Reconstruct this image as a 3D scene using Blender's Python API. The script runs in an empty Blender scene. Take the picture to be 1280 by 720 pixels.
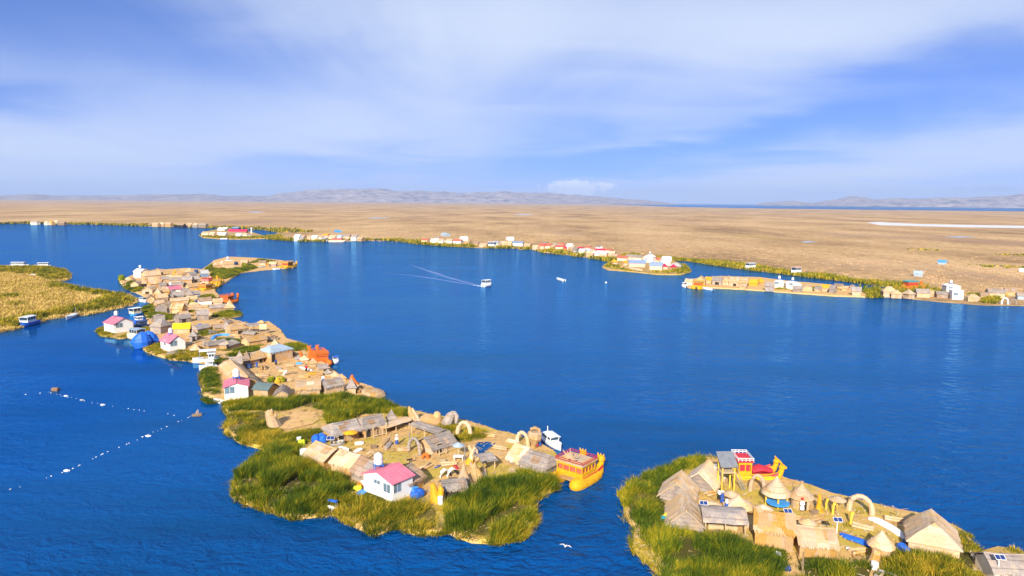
import bpy, bmesh, math, random, zlib
import numpy as np
from mathutils import Vector, Matrix, noise as mnoise
from mathutils.geometry import delaunay_2d_cdt
from math import sin, cos, pi, radians, atan, atan2, sqrt, exp

S = bpy.context.scene
COL = S.collection
random.seed(7)
HAZE = 5.4e-5
RNG = np.random.default_rng(11)

# ------------------------------------------------------------------ camera model (photo pixels 1280 x 720 -> metres)
F, CX, CY, H = 865.0, 640.0, 360.0, 40.0
PITCH, ROLL = atan((360 - 252.0) / F), radians(0.47)
_f = Vector((0, cos(PITCH), -sin(PITCH)))
_r0 = Vector((1, 0, 0)); _u0 = Vector((0, sin(PITCH), cos(PITCH)))
_r = _r0 * cos(ROLL) + _u0 * sin(ROLL)
_u = _u0 * cos(ROLL) - _r0 * sin(ROLL)
CAM = Vector((0, 0, H))

def ray(x, y): return (_f * F + _r * (x - CX) - _u * (y - CY))
def P(x, y, z=0.0):
    d = ray(x, y); t = (z - H) / min(d.z, -1e-3); p = CAM + d * t
    return Vector((p.x, p.y, z))
def proj(p):
    v = Vector(p) - CAM; w = v.dot(_f)
    return CX + F * v.dot(_r) / w, CY - F * v.dot(_u) / w
def MPP(x, y):                       # metres per photo pixel at the ground point under a pixel
    return (P(x, y) - CAM).dot(_f) / F
def top_z(p, yt, hi=30.0):           # height above a ground point that reaches photo row yt
    lo = -1.0
    for _ in range(40):
        m = (lo + hi) / 2
        if proj((p[0], p[1], m))[1] > yt: lo = m
        else: hi = m
    return (lo + hi) / 2

# ------------------------------------------------------------------ mesh builder
class MB:
    def __init__(s): s.v = []; s.f = []; s.smooth = False
    def add(s, vs, fs):
        o = len(s.v); s.v += [tuple(v) for v in vs]; s.f += [tuple(i + o for i in f) for f in fs]; return s
    def box(s, c, d, rz=0.0, taper=1.0):
        x, y, z = d[0] / 2, d[1] / 2, d[2] / 2; k = taper; vs = []
        for dz, q in ((-z, 1), (z, k)):
            for sx, sy in ((-1, -1), (1, -1), (1, 1), (-1, 1)):
                a, b = sx * x * q, sy * y * q
                vs.append((c[0] + a * cos(rz) - b * sin(rz), c[1] + a * sin(rz) + b * cos(rz), c[2] + dz))
        return s.add(vs, [(3, 2, 1, 0), (4, 5, 6, 7), (0, 1, 5, 4), (1, 2, 6, 5), (2, 3, 7, 6), (3, 0, 4, 7)])
    def tube(s, pts, rad, n=8, sq=1.0):
        pts = [Vector(p) for p in pts]
        if not hasattr(rad, '__len__'): rad = [rad] * len(pts)
        o = len(s.v); m = len(pts)
        for i, p in enumerate(pts):
            t = (pts[min(i + 1, m - 1)] - pts[max(i - 1, 0)]).normalized()
            a = Vector((0, 0, 1)) if abs(t.z) < .9 else Vector((1, 0, 0))
            e = t.cross(a).normalized(); g = e.cross(t).normalized()
            for k in range(n):
                th = 2 * pi * k / n
                s.v.append(tuple(p + e * cos(th) * rad[i] + g * sin(th) * rad[i] * sq))
        for i in range(m - 1):
            for k in range(n):
                a, b = o + i * n + k, o + i * n + (k + 1) % n
                s.f.append((a, b, b + n, a + n))
        s.f.append(tuple(o + k for k in range(n))[::-1]); s.f.append(tuple(o + (m - 1) * n + k for k in range(n)))
        return s
    def bar(s, a, b, r=.05, n=5): return s.tube([a, b], r, n)
    def lathe(s, prof, n=16, c=(0, 0, 0), jit=0.0, rnd=random):
        o = len(s.v)
        for r, z in prof:
            for k in range(n):
                th = 2 * pi * k / n; j = 1 + rnd.uniform(-jit, jit)
                s.v.append((c[0] + r * j * cos(th), c[1] + r * j * sin(th), c[2] + z))
        for i in range(len(prof) - 1):
            for k in range(n):
                a, b = o + i * n + k, o + i * n + (k + 1) % n
                s.f.append((a, b, b + n, a + n))
        s.f.append(tuple(o + k for k in range(n))[::-1]); m = len(prof) - 1
        s.f.append(tuple(o + m * n + k for k in range(n)))
        return s
    def ball(s, c, r, nu=10, nv=7):
        if not hasattr(r, '__len__'): r = (r, r, r)
        o = len(s.v)
        for i in range(nv + 1):
            ph = -pi / 2 + pi * (i + .02) / (nv + .04)
            for k in range(nu):
                th = 2 * pi * k / nu
                s.v.append((c[0] + r[0] * cos(ph) * cos(th), c[1] + r[1] * cos(ph) * sin(th), c[2] + r[2] * sin(ph)))
        for i in range(nv):
            for k in range(nu):
                a, b = o + i * nu + k, o + i * nu + (k + 1) % nu
                s.f.append((a, b, b + nu, a + nu))
        return s
    def sheet(s, g, th):                # g: rows of points; th: thickness downwards
        R, C = len(g), len(g[0]); o = len(s.v)
        for row in g: s.v += [tuple(p) for p in row]
        for row in g: s.v += [(p[0], p[1], p[2] - th) for p in row]
        n = R * C
        for i in range(R - 1):
            for j in range(C - 1):
                a = o + i * C + j
                s.f.append((a, a + 1, a + C + 1, a + C)); s.f.append((a + n, a + C + n, a + C + 1 + n, a + 1 + n))
        ring = [(0, j) for j in range(C)] + [(i, C - 1) for i in range(1, R)] + [(R - 1, j) for j in range(C - 2, -1, -1)] + [(i, 0) for i in range(R - 2, 0, -1)]
        for k in range(len(ring)):
            a = o + ring[k][0] * C + ring[k][1]; q = ring[(k + 1) % len(ring)]; b = o + q[0] * C + q[1]
            s.f.append((a, a + n, b + n, b))
        return s
    def build(s, name, m, parent=None, loc=None, rz=None, smooth=False):
        me = bpy.data.meshes.new(name); me.from_pydata(s.v, [], s.f); me.validate(); me.update()
        bm = bmesh.new(); bm.from_mesh(me); bmesh.ops.recalc_face_normals(bm, faces=bm.faces); bm.to_mesh(me); bm.free()
        if smooth: me.polygons.foreach_set('use_smooth', [True] * len(me.polygons))
        me.materials.append(m)
        o = bpy.data.objects.new(name, me); COL.objects.link(o)
        if parent: o.parent = parent
        if loc is not None: o.location = loc
        if rz is not None: o.rotation_euler = (0, 0, rz)
        return o

def tag(o, label=None, cat=None, group=None, kind=None):
    if label: o['label'] = label
    if cat: o['category'] = cat
    if group: o['group'] = group
    if kind: o['kind'] = kind
    return o
def thing(name, label, cat, loc, rz=0.0, group=None):
    o = bpy.data.objects.new(name, None); COL.objects.link(o); o.empty_display_size = .3
    o.location = loc; o.rotation_euler = (0, 0, rz)
    return tag(o, label, cat, group)
def rnd_of(label): return random.Random(zlib.crc32(label.encode()))

# ------------------------------------------------------------------ materials
def nd(t, ty, **kw):
    n = t.nodes.new(ty)
    for k, v in kw.items():
        if k in ('inp',):
            for i, x in v.items():
                n.inputs[i].default_value = x
        else: setattr(n, k, v)
    return n
def lk(t, a, b): t.links.new(a, b)
def newmat(name):
    m = bpy.data.materials.new(name); m.use_nodes = True
    t = m.node_tree; b = t.nodes['Principled BSDF']; return m, t, b
def c4(c): return (c[0], c[1], c[2], 1.0)
def mat(name, c1, c2=None, scale=1.0, stretch=(1, 1, 1), rough=.8, bump=0.0, var=.12, hue=0.0, metal=0.0, spec=.3, lo=.35, hi=.65, detail=4, c3=None):
    m, t, b = newmat(name)
    c2 = c2 or tuple(x * .8 for x in c1)
    tc = nd(t, 'ShaderNodeTexCoord'); mp = nd(t, 'ShaderNodeMapping'); mp.inputs['Scale'].default_value = stretch
    oi = nd(t, 'ShaderNodeObjectInfo')
    lk(t, tc.outputs['Object'], mp.inputs['Vector'])
    ad = nd(t, 'ShaderNodeVectorMath', operation='ADD'); sc = nd(t, 'ShaderNodeVectorMath', operation='SCALE'); sc.inputs['Scale'].default_value = 50
    cmb = nd(t, 'ShaderNodeCombineXYZ')
    for i in range(3): lk(t, oi.outputs['Random'], cmb.inputs[i])
    lk(t, cmb.outputs[0], sc.inputs[0]); lk(t, mp.outputs[0], ad.inputs[0]); lk(t, sc.outputs[0], ad.inputs[1])
    nz = nd(t, 'ShaderNodeTexNoise'); nz.inputs['Scale'].default_value = scale; nz.inputs['Detail'].default_value = detail
    lk(t, ad.outputs[0], nz.inputs['Vector'])
    rp = nd(t, 'ShaderNodeValToRGB'); rp.color_ramp.elements[0].position = lo; rp.color_ramp.elements[1].position = hi
    rp.color_ramp.elements[0].color = c4(c2); rp.color_ramp.elements[1].color = c4(c1)
    if c3:
        e = rp.color_ramp.elements.new(min(.98, hi + .1)); e.color = c4(c3)
    lk(t, nz.outputs['Fac'], rp.inputs['Fac'])
    hs = nd(t, 'ShaderNodeHueSaturation')
    mr = nd(t, 'ShaderNodeMapRange'); mr.inputs['To Min'].default_value = 1 - var; mr.inputs['To Max'].default_value = 1 + var
    lk(t, oi.outputs['Random'], mr.inputs['Value']); lk(t, mr.outputs[0], hs.inputs['Value'])
    lk(t, rp.outputs['Color'], hs.inputs['Color']); lk(t, hs.outputs[0], b.inputs['Base Color'])
    b.inputs['Roughness'].default_value = rough; b.inputs['Metallic'].default_value = metal; b.inputs['Specular IOR Level'].default_value = spec
    if bump:
        bp = nd(t, 'ShaderNodeBump'); bp.inputs['Strength'].default_value = bump; bp.inputs['Distance'].default_value = .08
        lk(t, nz.outputs['Fac'], bp.inputs['Height']); lk(t, bp.outputs[0], b.inputs['Normal'])
    return m
def thatch(name, c1, c2, c3, seams=.16, patch=.9, pm=.45):
    """mat of tied reeds: fine streaks across the ridge, larger weathered patches, faint binding rows"""
    m, t, b = newmat(name)
    tc = nd(t, 'ShaderNodeTexCoord'); oi = nd(t, 'ShaderNodeObjectInfo')
    ad = nd(t, 'ShaderNodeVectorMath', operation='ADD'); cmb = nd(t, 'ShaderNodeCombineXYZ'); mul = nd(t, 'ShaderNodeMath', operation='MULTIPLY'); mul.inputs[1].default_value = 37
    lk(t, oi.outputs['Random'], mul.inputs[0])
    for i in range(3): lk(t, mul.outputs[0], cmb.inputs[i])
    lk(t, tc.outputs['Object'], ad.inputs[0]); lk(t, cmb.outputs[0], ad.inputs[1])
    mp = nd(t, 'ShaderNodeMapping'); mp.inputs['Scale'].default_value = (9, 1.2, 1.2); lk(t, ad.outputs[0], mp.inputs['Vector'])
    n1 = nd(t, 'ShaderNodeTexNoise', inp={'Scale': 1.3, 'Detail': 5.0, 'Roughness': .65}); lk(t, mp.outputs[0], n1.inputs['Vector'])
    n2 = nd(t, 'ShaderNodeTexNoise', inp={'Scale': patch, 'Detail': 3.0}); lk(t, ad.outputs[0], n2.inputs['Vector'])
    r1 = nd(t, 'ShaderNodeValToRGB'); r1.color_ramp.elements[0].position = .3; r1.color_ramp.elements[1].position = .62
    r1.color_ramp.elements[0].color = c4(c2); r1.color_ramp.elements[1].color = c4(c1); lk(t, n1.outputs['Fac'], r1.inputs['Fac'])
    r2 = nd(t, 'ShaderNodeValToRGB'); r2.color_ramp.elements[0].position = .5; r2.color_ramp.elements[1].position = .72
    r2.color_ramp.elements[0].color = (0, 0, 0, 1); r2.color_ramp.elements[1].color = (pm, pm, pm, 1); lk(t, n2.outputs['Fac'], r2.inputs['Fac'])
    mx = nd(t, 'ShaderNodeMix', data_type='RGBA'); lk(t, r2.outputs['Color'], mx.inputs['Factor']); lk(t, r1.outputs['Color'], mx.inputs['A']); mx.inputs['B'].default_value = c4(c3)
    sp = nd(t, 'ShaderNodeSeparateXYZ'); lk(t, tc.outputs['Object'], sp.inputs[0])
    a = nd(t, 'ShaderNodeMath', operation='MULTIPLY'); a.inputs[1].default_value = 1.9; lk(t, sp.outputs['Z'], a.inputs[0])
    fr = nd(t, 'ShaderNodeMath', operation='FRACT'); lk(t, a.outputs[0], fr.inputs[0])
    ls = nd(t, 'ShaderNodeMath', operation='LESS_THAN'); ls.inputs[1].default_value = .13; lk(t, fr.outputs[0], ls.inputs[0])
    sm = nd(t, 'ShaderNodeMath', operation='MULTIPLY'); sm.inputs[1].default_value = seams; lk(t, ls.outputs[0], sm.inputs[0])
    m2 = nd(t, 'ShaderNodeMix', data_type='RGBA'); lk(t, sm.outputs[0], m2.inputs['Factor']); lk(t, mx.outputs['Result'], m2.inputs['A']); m2.inputs['B'].default_value = c4(tuple(x * .5 for x in c2))
    vo = nd(t, 'ShaderNodeTexVoronoi', feature='F1', distance='CHEBYCHEV', inp={'Scale': .75, 'Randomness': .5}); mv = nd(t, 'ShaderNodeMapping'); mv.inputs['Scale'].default_value = (1.0, .7, .7); lk(t, ad.outputs[0], mv.inputs['Vector']); lk(t, mv.outputs[0], vo.inputs['Vector'])
    vs_ = nd(t, 'ShaderNodeSeparateColor'); lk(t, vo.outputs['Color'], vs_.inputs[0])           # single mats laid at different times
    vr = nd(t, 'ShaderNodeMapRange'); vr.inputs['To Min'].default_value = .87; vr.inputs['To Max'].default_value = 1.10; lk(t, vs_.outputs[0], vr.inputs['Value'])
    h0 = nd(t, 'ShaderNodeHueSaturation'); lk(t, vr.outputs[0], h0.inputs['Value']); lk(t, m2.outputs['Result'], h0.inputs['Color'])
    vq = nd(t, 'ShaderNodeMapRange'); vq.inputs['To Min'].default_value = .7; vq.inputs['To Max'].default_value = 1.12; lk(t, vs_.outputs[1], vq.inputs['Value']); lk(t, vq.outputs[0], h0.inputs['Saturation'])
    hs = nd(t, 'ShaderNodeHueSaturation'); mr = nd(t, 'ShaderNodeMapRange'); mr.inputs['To Min'].default_value = .76; mr.inputs['To Max'].default_value = 1.14
    lk(t, oi.outputs['Random'], mr.inputs['Value']); lk(t, mr.outputs[0], hs.inputs['Value']); lk(t, h0.outputs[0], hs.inputs['Color'])
    lk(t, hs.outputs[0], b.inputs['Base Color']); b.inputs['Roughness'].default_value = .85; b.inputs['Specular IOR Level'].default_value = .2
    bp = nd(t, 'ShaderNodeBump', inp={'Strength': .6, 'Distance': .06}); lk(t, n1.outputs['Fac'], bp.inputs['Height']); lk(t, bp.outputs[0], b.inputs['Normal'])
    return m

M = {}
M['straw'] = thatch('straw', (.54, .345, .165), (.385, .23, .095), (.46, .33, .21))
M['pale'] = thatch('pale_straw', (.61, .41, .235), (.46, .295, .15), (.49, .375, .265))
M['fresh'] = thatch('brightened_straw', (.70, .485, .28), (.57, .375, .20), (.60, .44, .285))  # pale straw with extra sunlight put into its colour, for slopes the sun grazes
M['gold'] = thatch('golden_straw', (.57, .335, .12), (.43, .235, .065), (.50, .32, .15))
M['grey'] = thatch('weathered_reed', (.34, .285, .255), (.20, .16, .14), (.43, .325, .22), .5, pm=.8)
M['brown'] = thatch('brown_reed', (.36, .235, .15), (.22, .135, .08), (.31, .245, .195), .5, pm=.8)
M['yellow'] = mat('yellow_reed', (.62, .33, .015), (.48, .24, .01), 2.0, (3, 3, 3), .7, .3)
M['boat_yellow'] = mat('boat_yellow', (.74, .40, .006), (.50, .23, .008), 1.3, (1.2, 7, 7), .75, .5, .04, detail=6)
M['boat_orange'] = mat('boat_orange', (.66, .17, .015), (.44, .09, .012), 1.3, (1.2, 7, 7), .75, .5, .04, detail=6)
M['red'] = mat('red_paint', (.50, .03, .03), (.36, .02, .03), 3, (1, 1, 1), .5)
M['crimson'] = mat('crimson_roof', (.62, .02, .08), (.50, .02, .06), 1, (1, 1, 1), .5)
M['brick'] = mat('faded_red_roof', (.58, .13, .08), (.45, .09, .07), 1, (1, 1, 1), .6)
M['pink'] = mat('pink_metal', (.60, .17, .24), (.50, .14, .20), .8, (1, 1, 1), .45, 0, .06, spec=.4)
M['white'] = mat('white_paint', (.82, .80, .76), (.72, .70, .66), .7, (1, 1, 1), .55, 0, .04)
M['cream'] = mat('cream_paint', (.78, .68, .48), (.68, .58, .40), .9, (1, 1, 1), .6)
M['peach'] = mat('peach_plaster', (.75, .45, .34), (.66, .38, .28), .9, (1, 1, 1), .7)
M['hull'] = mat('boat_white', (.80, .81, .82), (.70, .72, .75), .8, (1, 1, 1), .3, 0, .03, spec=.5)
M['blue'] = mat('blue_tarp', (.02, .14, .62), (.015, .10, .48), 1.5, (1, 1, 1), .45, .3, .08)
M['skyblue'] = mat('light_blue_plastic', (.06, .32, .75), (.05, .25, .62), 1.5, (1, 1, 1), .4, .2)
M['paleblue'] = mat('pale_blue_roof', (.34, .43, .52), (.28, .36, .44), .8, (1, 1, 1), .45)
M['slate'] = mat('blue_grey_roof', (.20, .27, .42), (.17, .23, .36), .8, (1, 1, 1), .5)
M['navy'] = mat('navy_paint', (.02, .05, .16), (.015, .035, .11), 1, (1, 1, 1), .5)
M['tealroof'] = mat('grey_green_roof', (.13, .18, .18), (.10, .14, .145), 2, (8, 1, 1), .5)
M['teal'] = mat('teal_paint', (.03, .30, .35), (.02, .22, .28), 1, (1, 1, 1), .5)
M['tarp_yellow'] = mat('yellow_tarp', (.85, .58, .01), (.74, .46, .01), 1.2, (1, 1, 1), .5, .3)
M['umb_orange'] = mat('orange_cloth', (.85, .40, .01), (.75, .33, .01), 1.2, (1, 1, 1), .7)
M['lime'] = mat('lime_cloth', (.62, .75, .03), (.5, .62, .02), 2, (1, 1, 1), .7)
M['orange'] = mat('orange_cloth_bag', (.75, .20, .02), (.6, .15, .02), 2, (1, 1, 1), .7)
M['dark'] = mat('painted_inner_shade', (.035, .028, .022), (.02, .016, .013), 2, (1, 1, 1), .9)  # near-black colour painted for the shade inside doorways and open fronts
M['wood'] = mat('worn_wood', (.30, .21, .13), (.19, .13, .08), 3, (1, 1, 8), .8, .2)
M['paleWood'] = mat('pale_wood', (.58, .44, .26), (.42, .31, .18), 3, (1, 1, 6), .8, .2)
M['pole_yellow'] = mat('yellow_pole', (.75, .50, .05), (.58, .36, .04), 3, (1, 1, 6), .8)
M['metal'] = mat('grey_metal', (.42, .43, .45), (.33, .34, .36), 2, (1, 1, 1), .4, metal=.6)
M['greyboat'] = mat('grey_boat_paint', (.42, .41, .40), (.33, .32, .31), 1.5, (1, 1, 1), .6)
M['glass'] = mat('window_glass', (.16, .24, .30), (.10, .15, .20), .7, (1, 1, 1), .12, spec=.8)
M['darkglass'] = mat('dark_glass', (.03, .06, .10), (.02, .04, .07), .7, (1, 1, 1), .1, spec=.8)
M['panel'] = mat('solar_cells', (.015, .045, .20), (.012, .035, .15), 3, (1, 1, 1), .2, spec=.6)
M['tank'] = mat('tank_plastic', (.72, .70, .66), (.62, .60, .56), 1, (1, 1, 1), .5)
M['standblue'] = mat('blue_steel', (.05, .16, .50), (.04, .12, .40), 1, (1, 1, 1), .5)
M['skin'] = mat('skin', (.30, .15, .08), (.25, .12, .06), 2, (1, 1, 1), .6)
M['black'] = mat('black_cloth', (.02, .02, .025), (.012, .012, .016), 2, (1, 1, 1), .8)
M['bluecloth'] = mat('blue_cloth', (.03, .09, .35), (.02, .06, .26), 2, (1, 1, 1), .8)
M['redcloth'] = mat('red_cloth', (.50, .03, .05), (.40, .02, .04), 2, (1, 1, 1), .8)
M['whitecloth'] = mat('white_cloth', (.78, .77, .75), (.66, .66, .66), 2, (1, 1, 1), .8)
M['foam'] = mat('white_foam', (.78, .78, .76), (.62, .62, .60), 3, (1, 1, 1), .8)
M['rust'] = mat('rusty_drum', (.25, .15, .09), (.14, .09, .06), 3, (1, 1, 1), .8)
M['feather'] = mat('gull_feather', (.80, .80, .80), (.70, .70, .72), 3, (1, 1, 1), .8)
# ------------------------------------------------------------------ huts and houses
ZG = .45                               # top of the reed islands above the lake
def frame_of(x0, y0, x1, y1, depth, z):
    A, B = P(x0, y0, z), P(x1, y1, z); d = B - A; L = d.length; a = atan2(d.y, d.x)
    u = Vector((cos(a), sin(a), 0)); v = Vector((-sin(a), cos(a), 0))
    return A, B, L, a, u, v, A + u * L / 2 + v * depth / 2

def roof_mb(R, W, wh, rise, o, hip, th, rnd, nx=6, ny=4, jit=.03, bulge=.05):
    m = MB(); half = W / 2 + o; ends = (-R / 2 - o, R / 2 + o)
    J = {}
    for sg in (-1, 1):
        g = []
        for j in range(ny + 1):
            t = j / ny; row = []
            for i in range(nx + 1):
                s = i / nx; x = (ends[0] + hip[0] * (1 - t)) * (1 - s) + (ends[1] - hip[1] * (1 - t)) * s
                z = wh + rise - rise * (t * half / (W / 2)) + bulge * sin(pi * t) * 2
                y = sg * t * half
                if j == ny: z += rnd.uniform(-jit, jit) * 2.2; y += sg * rnd.uniform(-jit, jit) * 2
                elif j: z += rnd.uniform(-jit, jit)
                else: z -= .15 * sin(pi * s) * min(1, R / 5) - J.setdefault(i, rnd.uniform(-jit, jit))
                row.append((x, y, z + th))
            g.append(row)
        m.sheet(g, th)
        if sg == 1: gp = g
        else: gm = g
    for e, k in ((0, 0), (1, nx)):
        if hip[e] > .05:
            g = [[(gm[j][k][0], gm[j][k][1] + (gp[j][k][1] - gm[j][k][1]) * q / 4, gm[j][k][2] + (gp[j][k][2] - gm[j][k][2]) * q / 4 + .004) for q in range(5)] for j in range(ny + 1)]
            m.sheet(g, th)
    return m

def gable_walls(R, W, wh, rise, hip, z0=-.35, o=.0):
    m = MB(); vs = []
    for e, x in ((0, -R / 2), (1, R / 2)):
        ap = wh + (rise - .07 if hip[e] < .05 else -.02)
        vs += [(x, -W / 2, z0), (x, -W / 2, wh - .03), (x, 0, ap), (x, W / 2, wh - .03), (x, W / 2, z0)]
    m.add(vs, [(0, 1, 2, 3, 4), (9, 8, 7, 6, 5), (0, 5, 6, 1), (1, 6, 7, 2), (2, 7, 8, 3), (3, 8, 9, 4), (4, 9, 5, 0)])
    return m

INFO = {}
def hut(x0, y0, x1, y1, yt, label, depth=5.0, ridge='u', wf=.56, roof='straw', wall='straw', hip=(0, 0), door=None, name='reed_hut', cat='hut',
        group=None, z=ZG, near=False, over=.25, awning=None, dm='dark', windows=(), maxh=5.2, ridge_px=None, W=None, ye=None):
    if ridge_px:                      # placed by the two ends of its ridge, which stands yt metres up
        N_, F_ = P(ridge_px[0], ridge_px[1], z + yt), P(ridge_px[2], ridge_px[3], z + yt); d = F_ - N_; ridge = 'v'; depth = d.length - 2 * over; L = W
        v = d.normalized(); u = Vector((v.y, -v.x, 0)); a = atan2(u.y, u.x); c = (N_ + F_) / 2; c.z = z; Ht = yt
    else:
        if ridge == 'u': depth = max(2.6, depth * .72)
        A, B, L, a, u, v, c = frame_of(x0, y0, x1, y1, depth, z)
        rp = c if ridge == 'u' else c + v * depth / 2
        Ht = min(max(top_z(rp, yt) - z, 1.7), maxh)
    wh = Ht * wf; rise = Ht - wh
    if ye:                            # wall height from the photo row of the eave over the first corner
        wh = top_z(A, ye) - z; rise = min(max(Ht - wh, .28 * (depth if ridge == 'u' else L)), 1.9); Ht = wh + rise
    rnd = rnd_of(label)
    t = thing(name, label, cat, c, a, group)
    R, W = (L, depth) if ridge == 'u' else (depth, L)
    rz = 0 if ridge == 'u' else pi / 2
    gable_walls(R, W, wh, rise, hip).build('wall', M[wall], t, rz=rz)
    r = roof_mb(R, W, wh, rise, over, hip, .12, rnd, 8 if near else 3, 5 if near else 2, .03 if near else .02, .05)
    if near and not hip[0]:
        r.tube([(-R / 2 - over * .9, 0, wh + rise + .13), (-R / 4, 0, wh + rise + .06), (0, 0, wh + rise + .0), (R / 4, 0, wh + rise + .06), (R / 2 + over * .9, 0, wh + rise + .13)], .10, 6)
    if near:                         # ragged eaves and odd patches of other mats
        half = W / 2 + over; sl = rise / (W / 2); ze = wh + rise - sl * half
        for sg in (-1, 1):
            for k in range(int((R + 2 * over - hip[0] * 0) * 9)):
                x = rnd.uniform(-R / 2 - over, R / 2 + over); w_ = rnd.uniform(.04, .11); l_ = rnd.uniform(.12, .38); o_ = rnd.uniform(.0, .14); y0 = sg * (half - .06); y1 = sg * (half + o_)
                r.add([(x - w_, y0, ze + .14 + .06 * sl), (x + w_, y0, ze + .14 + .06 * sl), (x + w_ * .6 + rnd.uniform(-.06, .06), y1, ze + .1 - l_), (x - w_ * .6, y1, ze + .1 - l_)], [(0, 1, 2, 3)])
    r.build('roof', M[roof], t, rz=rz)
    if near:
        alt = {'straw': 'pale', 'pale': 'straw', 'gold': 'straw', 'grey': 'brown', 'brown': 'grey', 'fresh': 'pale'}.get(roof)
        for k in range(rnd.choice((1, 2, 2, 3)) if alt else 0):
            sg = -1 if rnd.random() < .75 else 1; t0 = rnd.uniform(.05, .45); t1 = min(.98, t0 + rnd.uniform(.3, .55)); hx = (R / 2 - max(hip) * .6) * .9; x0_ = rnd.uniform(-hx, hx * .5); x1_ = min(hx, x0_ + rnd.uniform(.7, 1.6)); half = W / 2 + over
            pt = lambda x, q: (x, sg * q * half, wh + rise - rise * q * half / (W / 2) + .12 + .13 + .10 * sin(pi * q) - .12 * (1 - q) * sin(pi * (x + R / 2) / R))
            MB().sheet([[pt(x0_, t0), pt((x0_ + x1_) / 2, t0 + .02), pt(x1_, t0)], [pt(x0_ + rnd.uniform(-.1, .1), t1), pt((x0_ + x1_) / 2, t1 + .02), pt(x1_ + rnd.uniform(-.1, .1), t1)]], .05).build('roof_mat', M[alt], t, rz=rz)
    for d in (door if isinstance(door, list) else [door] if door is not None else []):
        face, f, w, h = d if len(d) == 4 else (d[0], d[1], .9, min(1.6, wh * .88))
        door_part(t, 'door', dm, L, depth, face, f, w, h, 0)  # flat panel whose dark colour stands for shade in the opening
    for face, f, w, h, sill in windows: door_part(t, 'window', 'darkglass', L, depth, face, f, w, h, sill)
    if awning:                       # porch of two poles with a cross bar in front
        f0, f1, out, hh = awning
        for f in (f0, f1):
            MB().bar((-L / 2 + f * L, -depth / 2 - out, -.3), (-L / 2 + f * L, -depth / 2 - out, hh), .08).build('porch_post', M['paleWood'], t)
        MB().bar((-L / 2 + f0 * L - .2, -depth / 2 - out, .35), (-L / 2 + f1 * L + .2, -depth / 2 - out, .35), .08).build('porch_rail', M['paleWood'], t)
    INFO[label] = dict(c=c, u=u, v=v, a=a, L=L, D=depth, H=Ht, wh=wh)
    return t

def door_part(t, nm, m, L, D, face, f, w, h, sill):
    th = .05
    if face == 'front': c, d = (-L / 2 + f * L, -D / 2 - th / 2 + .02, sill + h / 2), (w, th, h)
    elif face == 'back': c, d = (-L / 2 + f * L, D / 2 + th / 2 - .02, sill + h / 2), (w, th, h)
    elif face == 'left': c, d = (-L / 2 - th / 2 + .02, -D / 2 + f * D, sill + h / 2), (th, w, h)
    else: c, d = (L / 2 + th / 2 - .02, -D / 2 + f * D, sill + h / 2), (th, w, h)
    p = MB().box(c, d).build(nm, M[m], t)
    fr = MB(); k = .07 if nm == 'door' else .05
    n = (0, 1) if face in ('front', 'back') else (1, 0)
    hw = w / 2 + k / 2
    for s in (-1, 1):
        if n == (0, 1): fr.box((c[0] + s * hw, c[1], c[2]), (k, th + .03, h + .1)); fr.box((c[0], c[1], c[2] + s * (h / 2 + k / 2)), (w + k * 1.96, th + .036, k))
        else: fr.box((c[0], c[1] + s * hw, c[2]), (th + .03, k, h + .1)); fr.box((c[0], c[1], c[2] + s * (h / 2 + k / 2)), (th + .036, w + k * 1.96, k))
    if nm == 'window':
        if n == (0, 1): fr.box((c[0], c[1], c[2]), (.05, th + .02, h))
        else: fr.box((c[0], c[1], c[2]), (th + .02, .05, h))
    fr.build('frame', M['paleWood' if nm == 'door' else 'white'], p)
    return p

def ridgehut(xn, yn, xf, yf, W, Ht, label, **k): return hut(0, 0, 0, 0, Ht, label, ridge_px=(xn, yn, xf, yf), W=W, **k)

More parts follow.
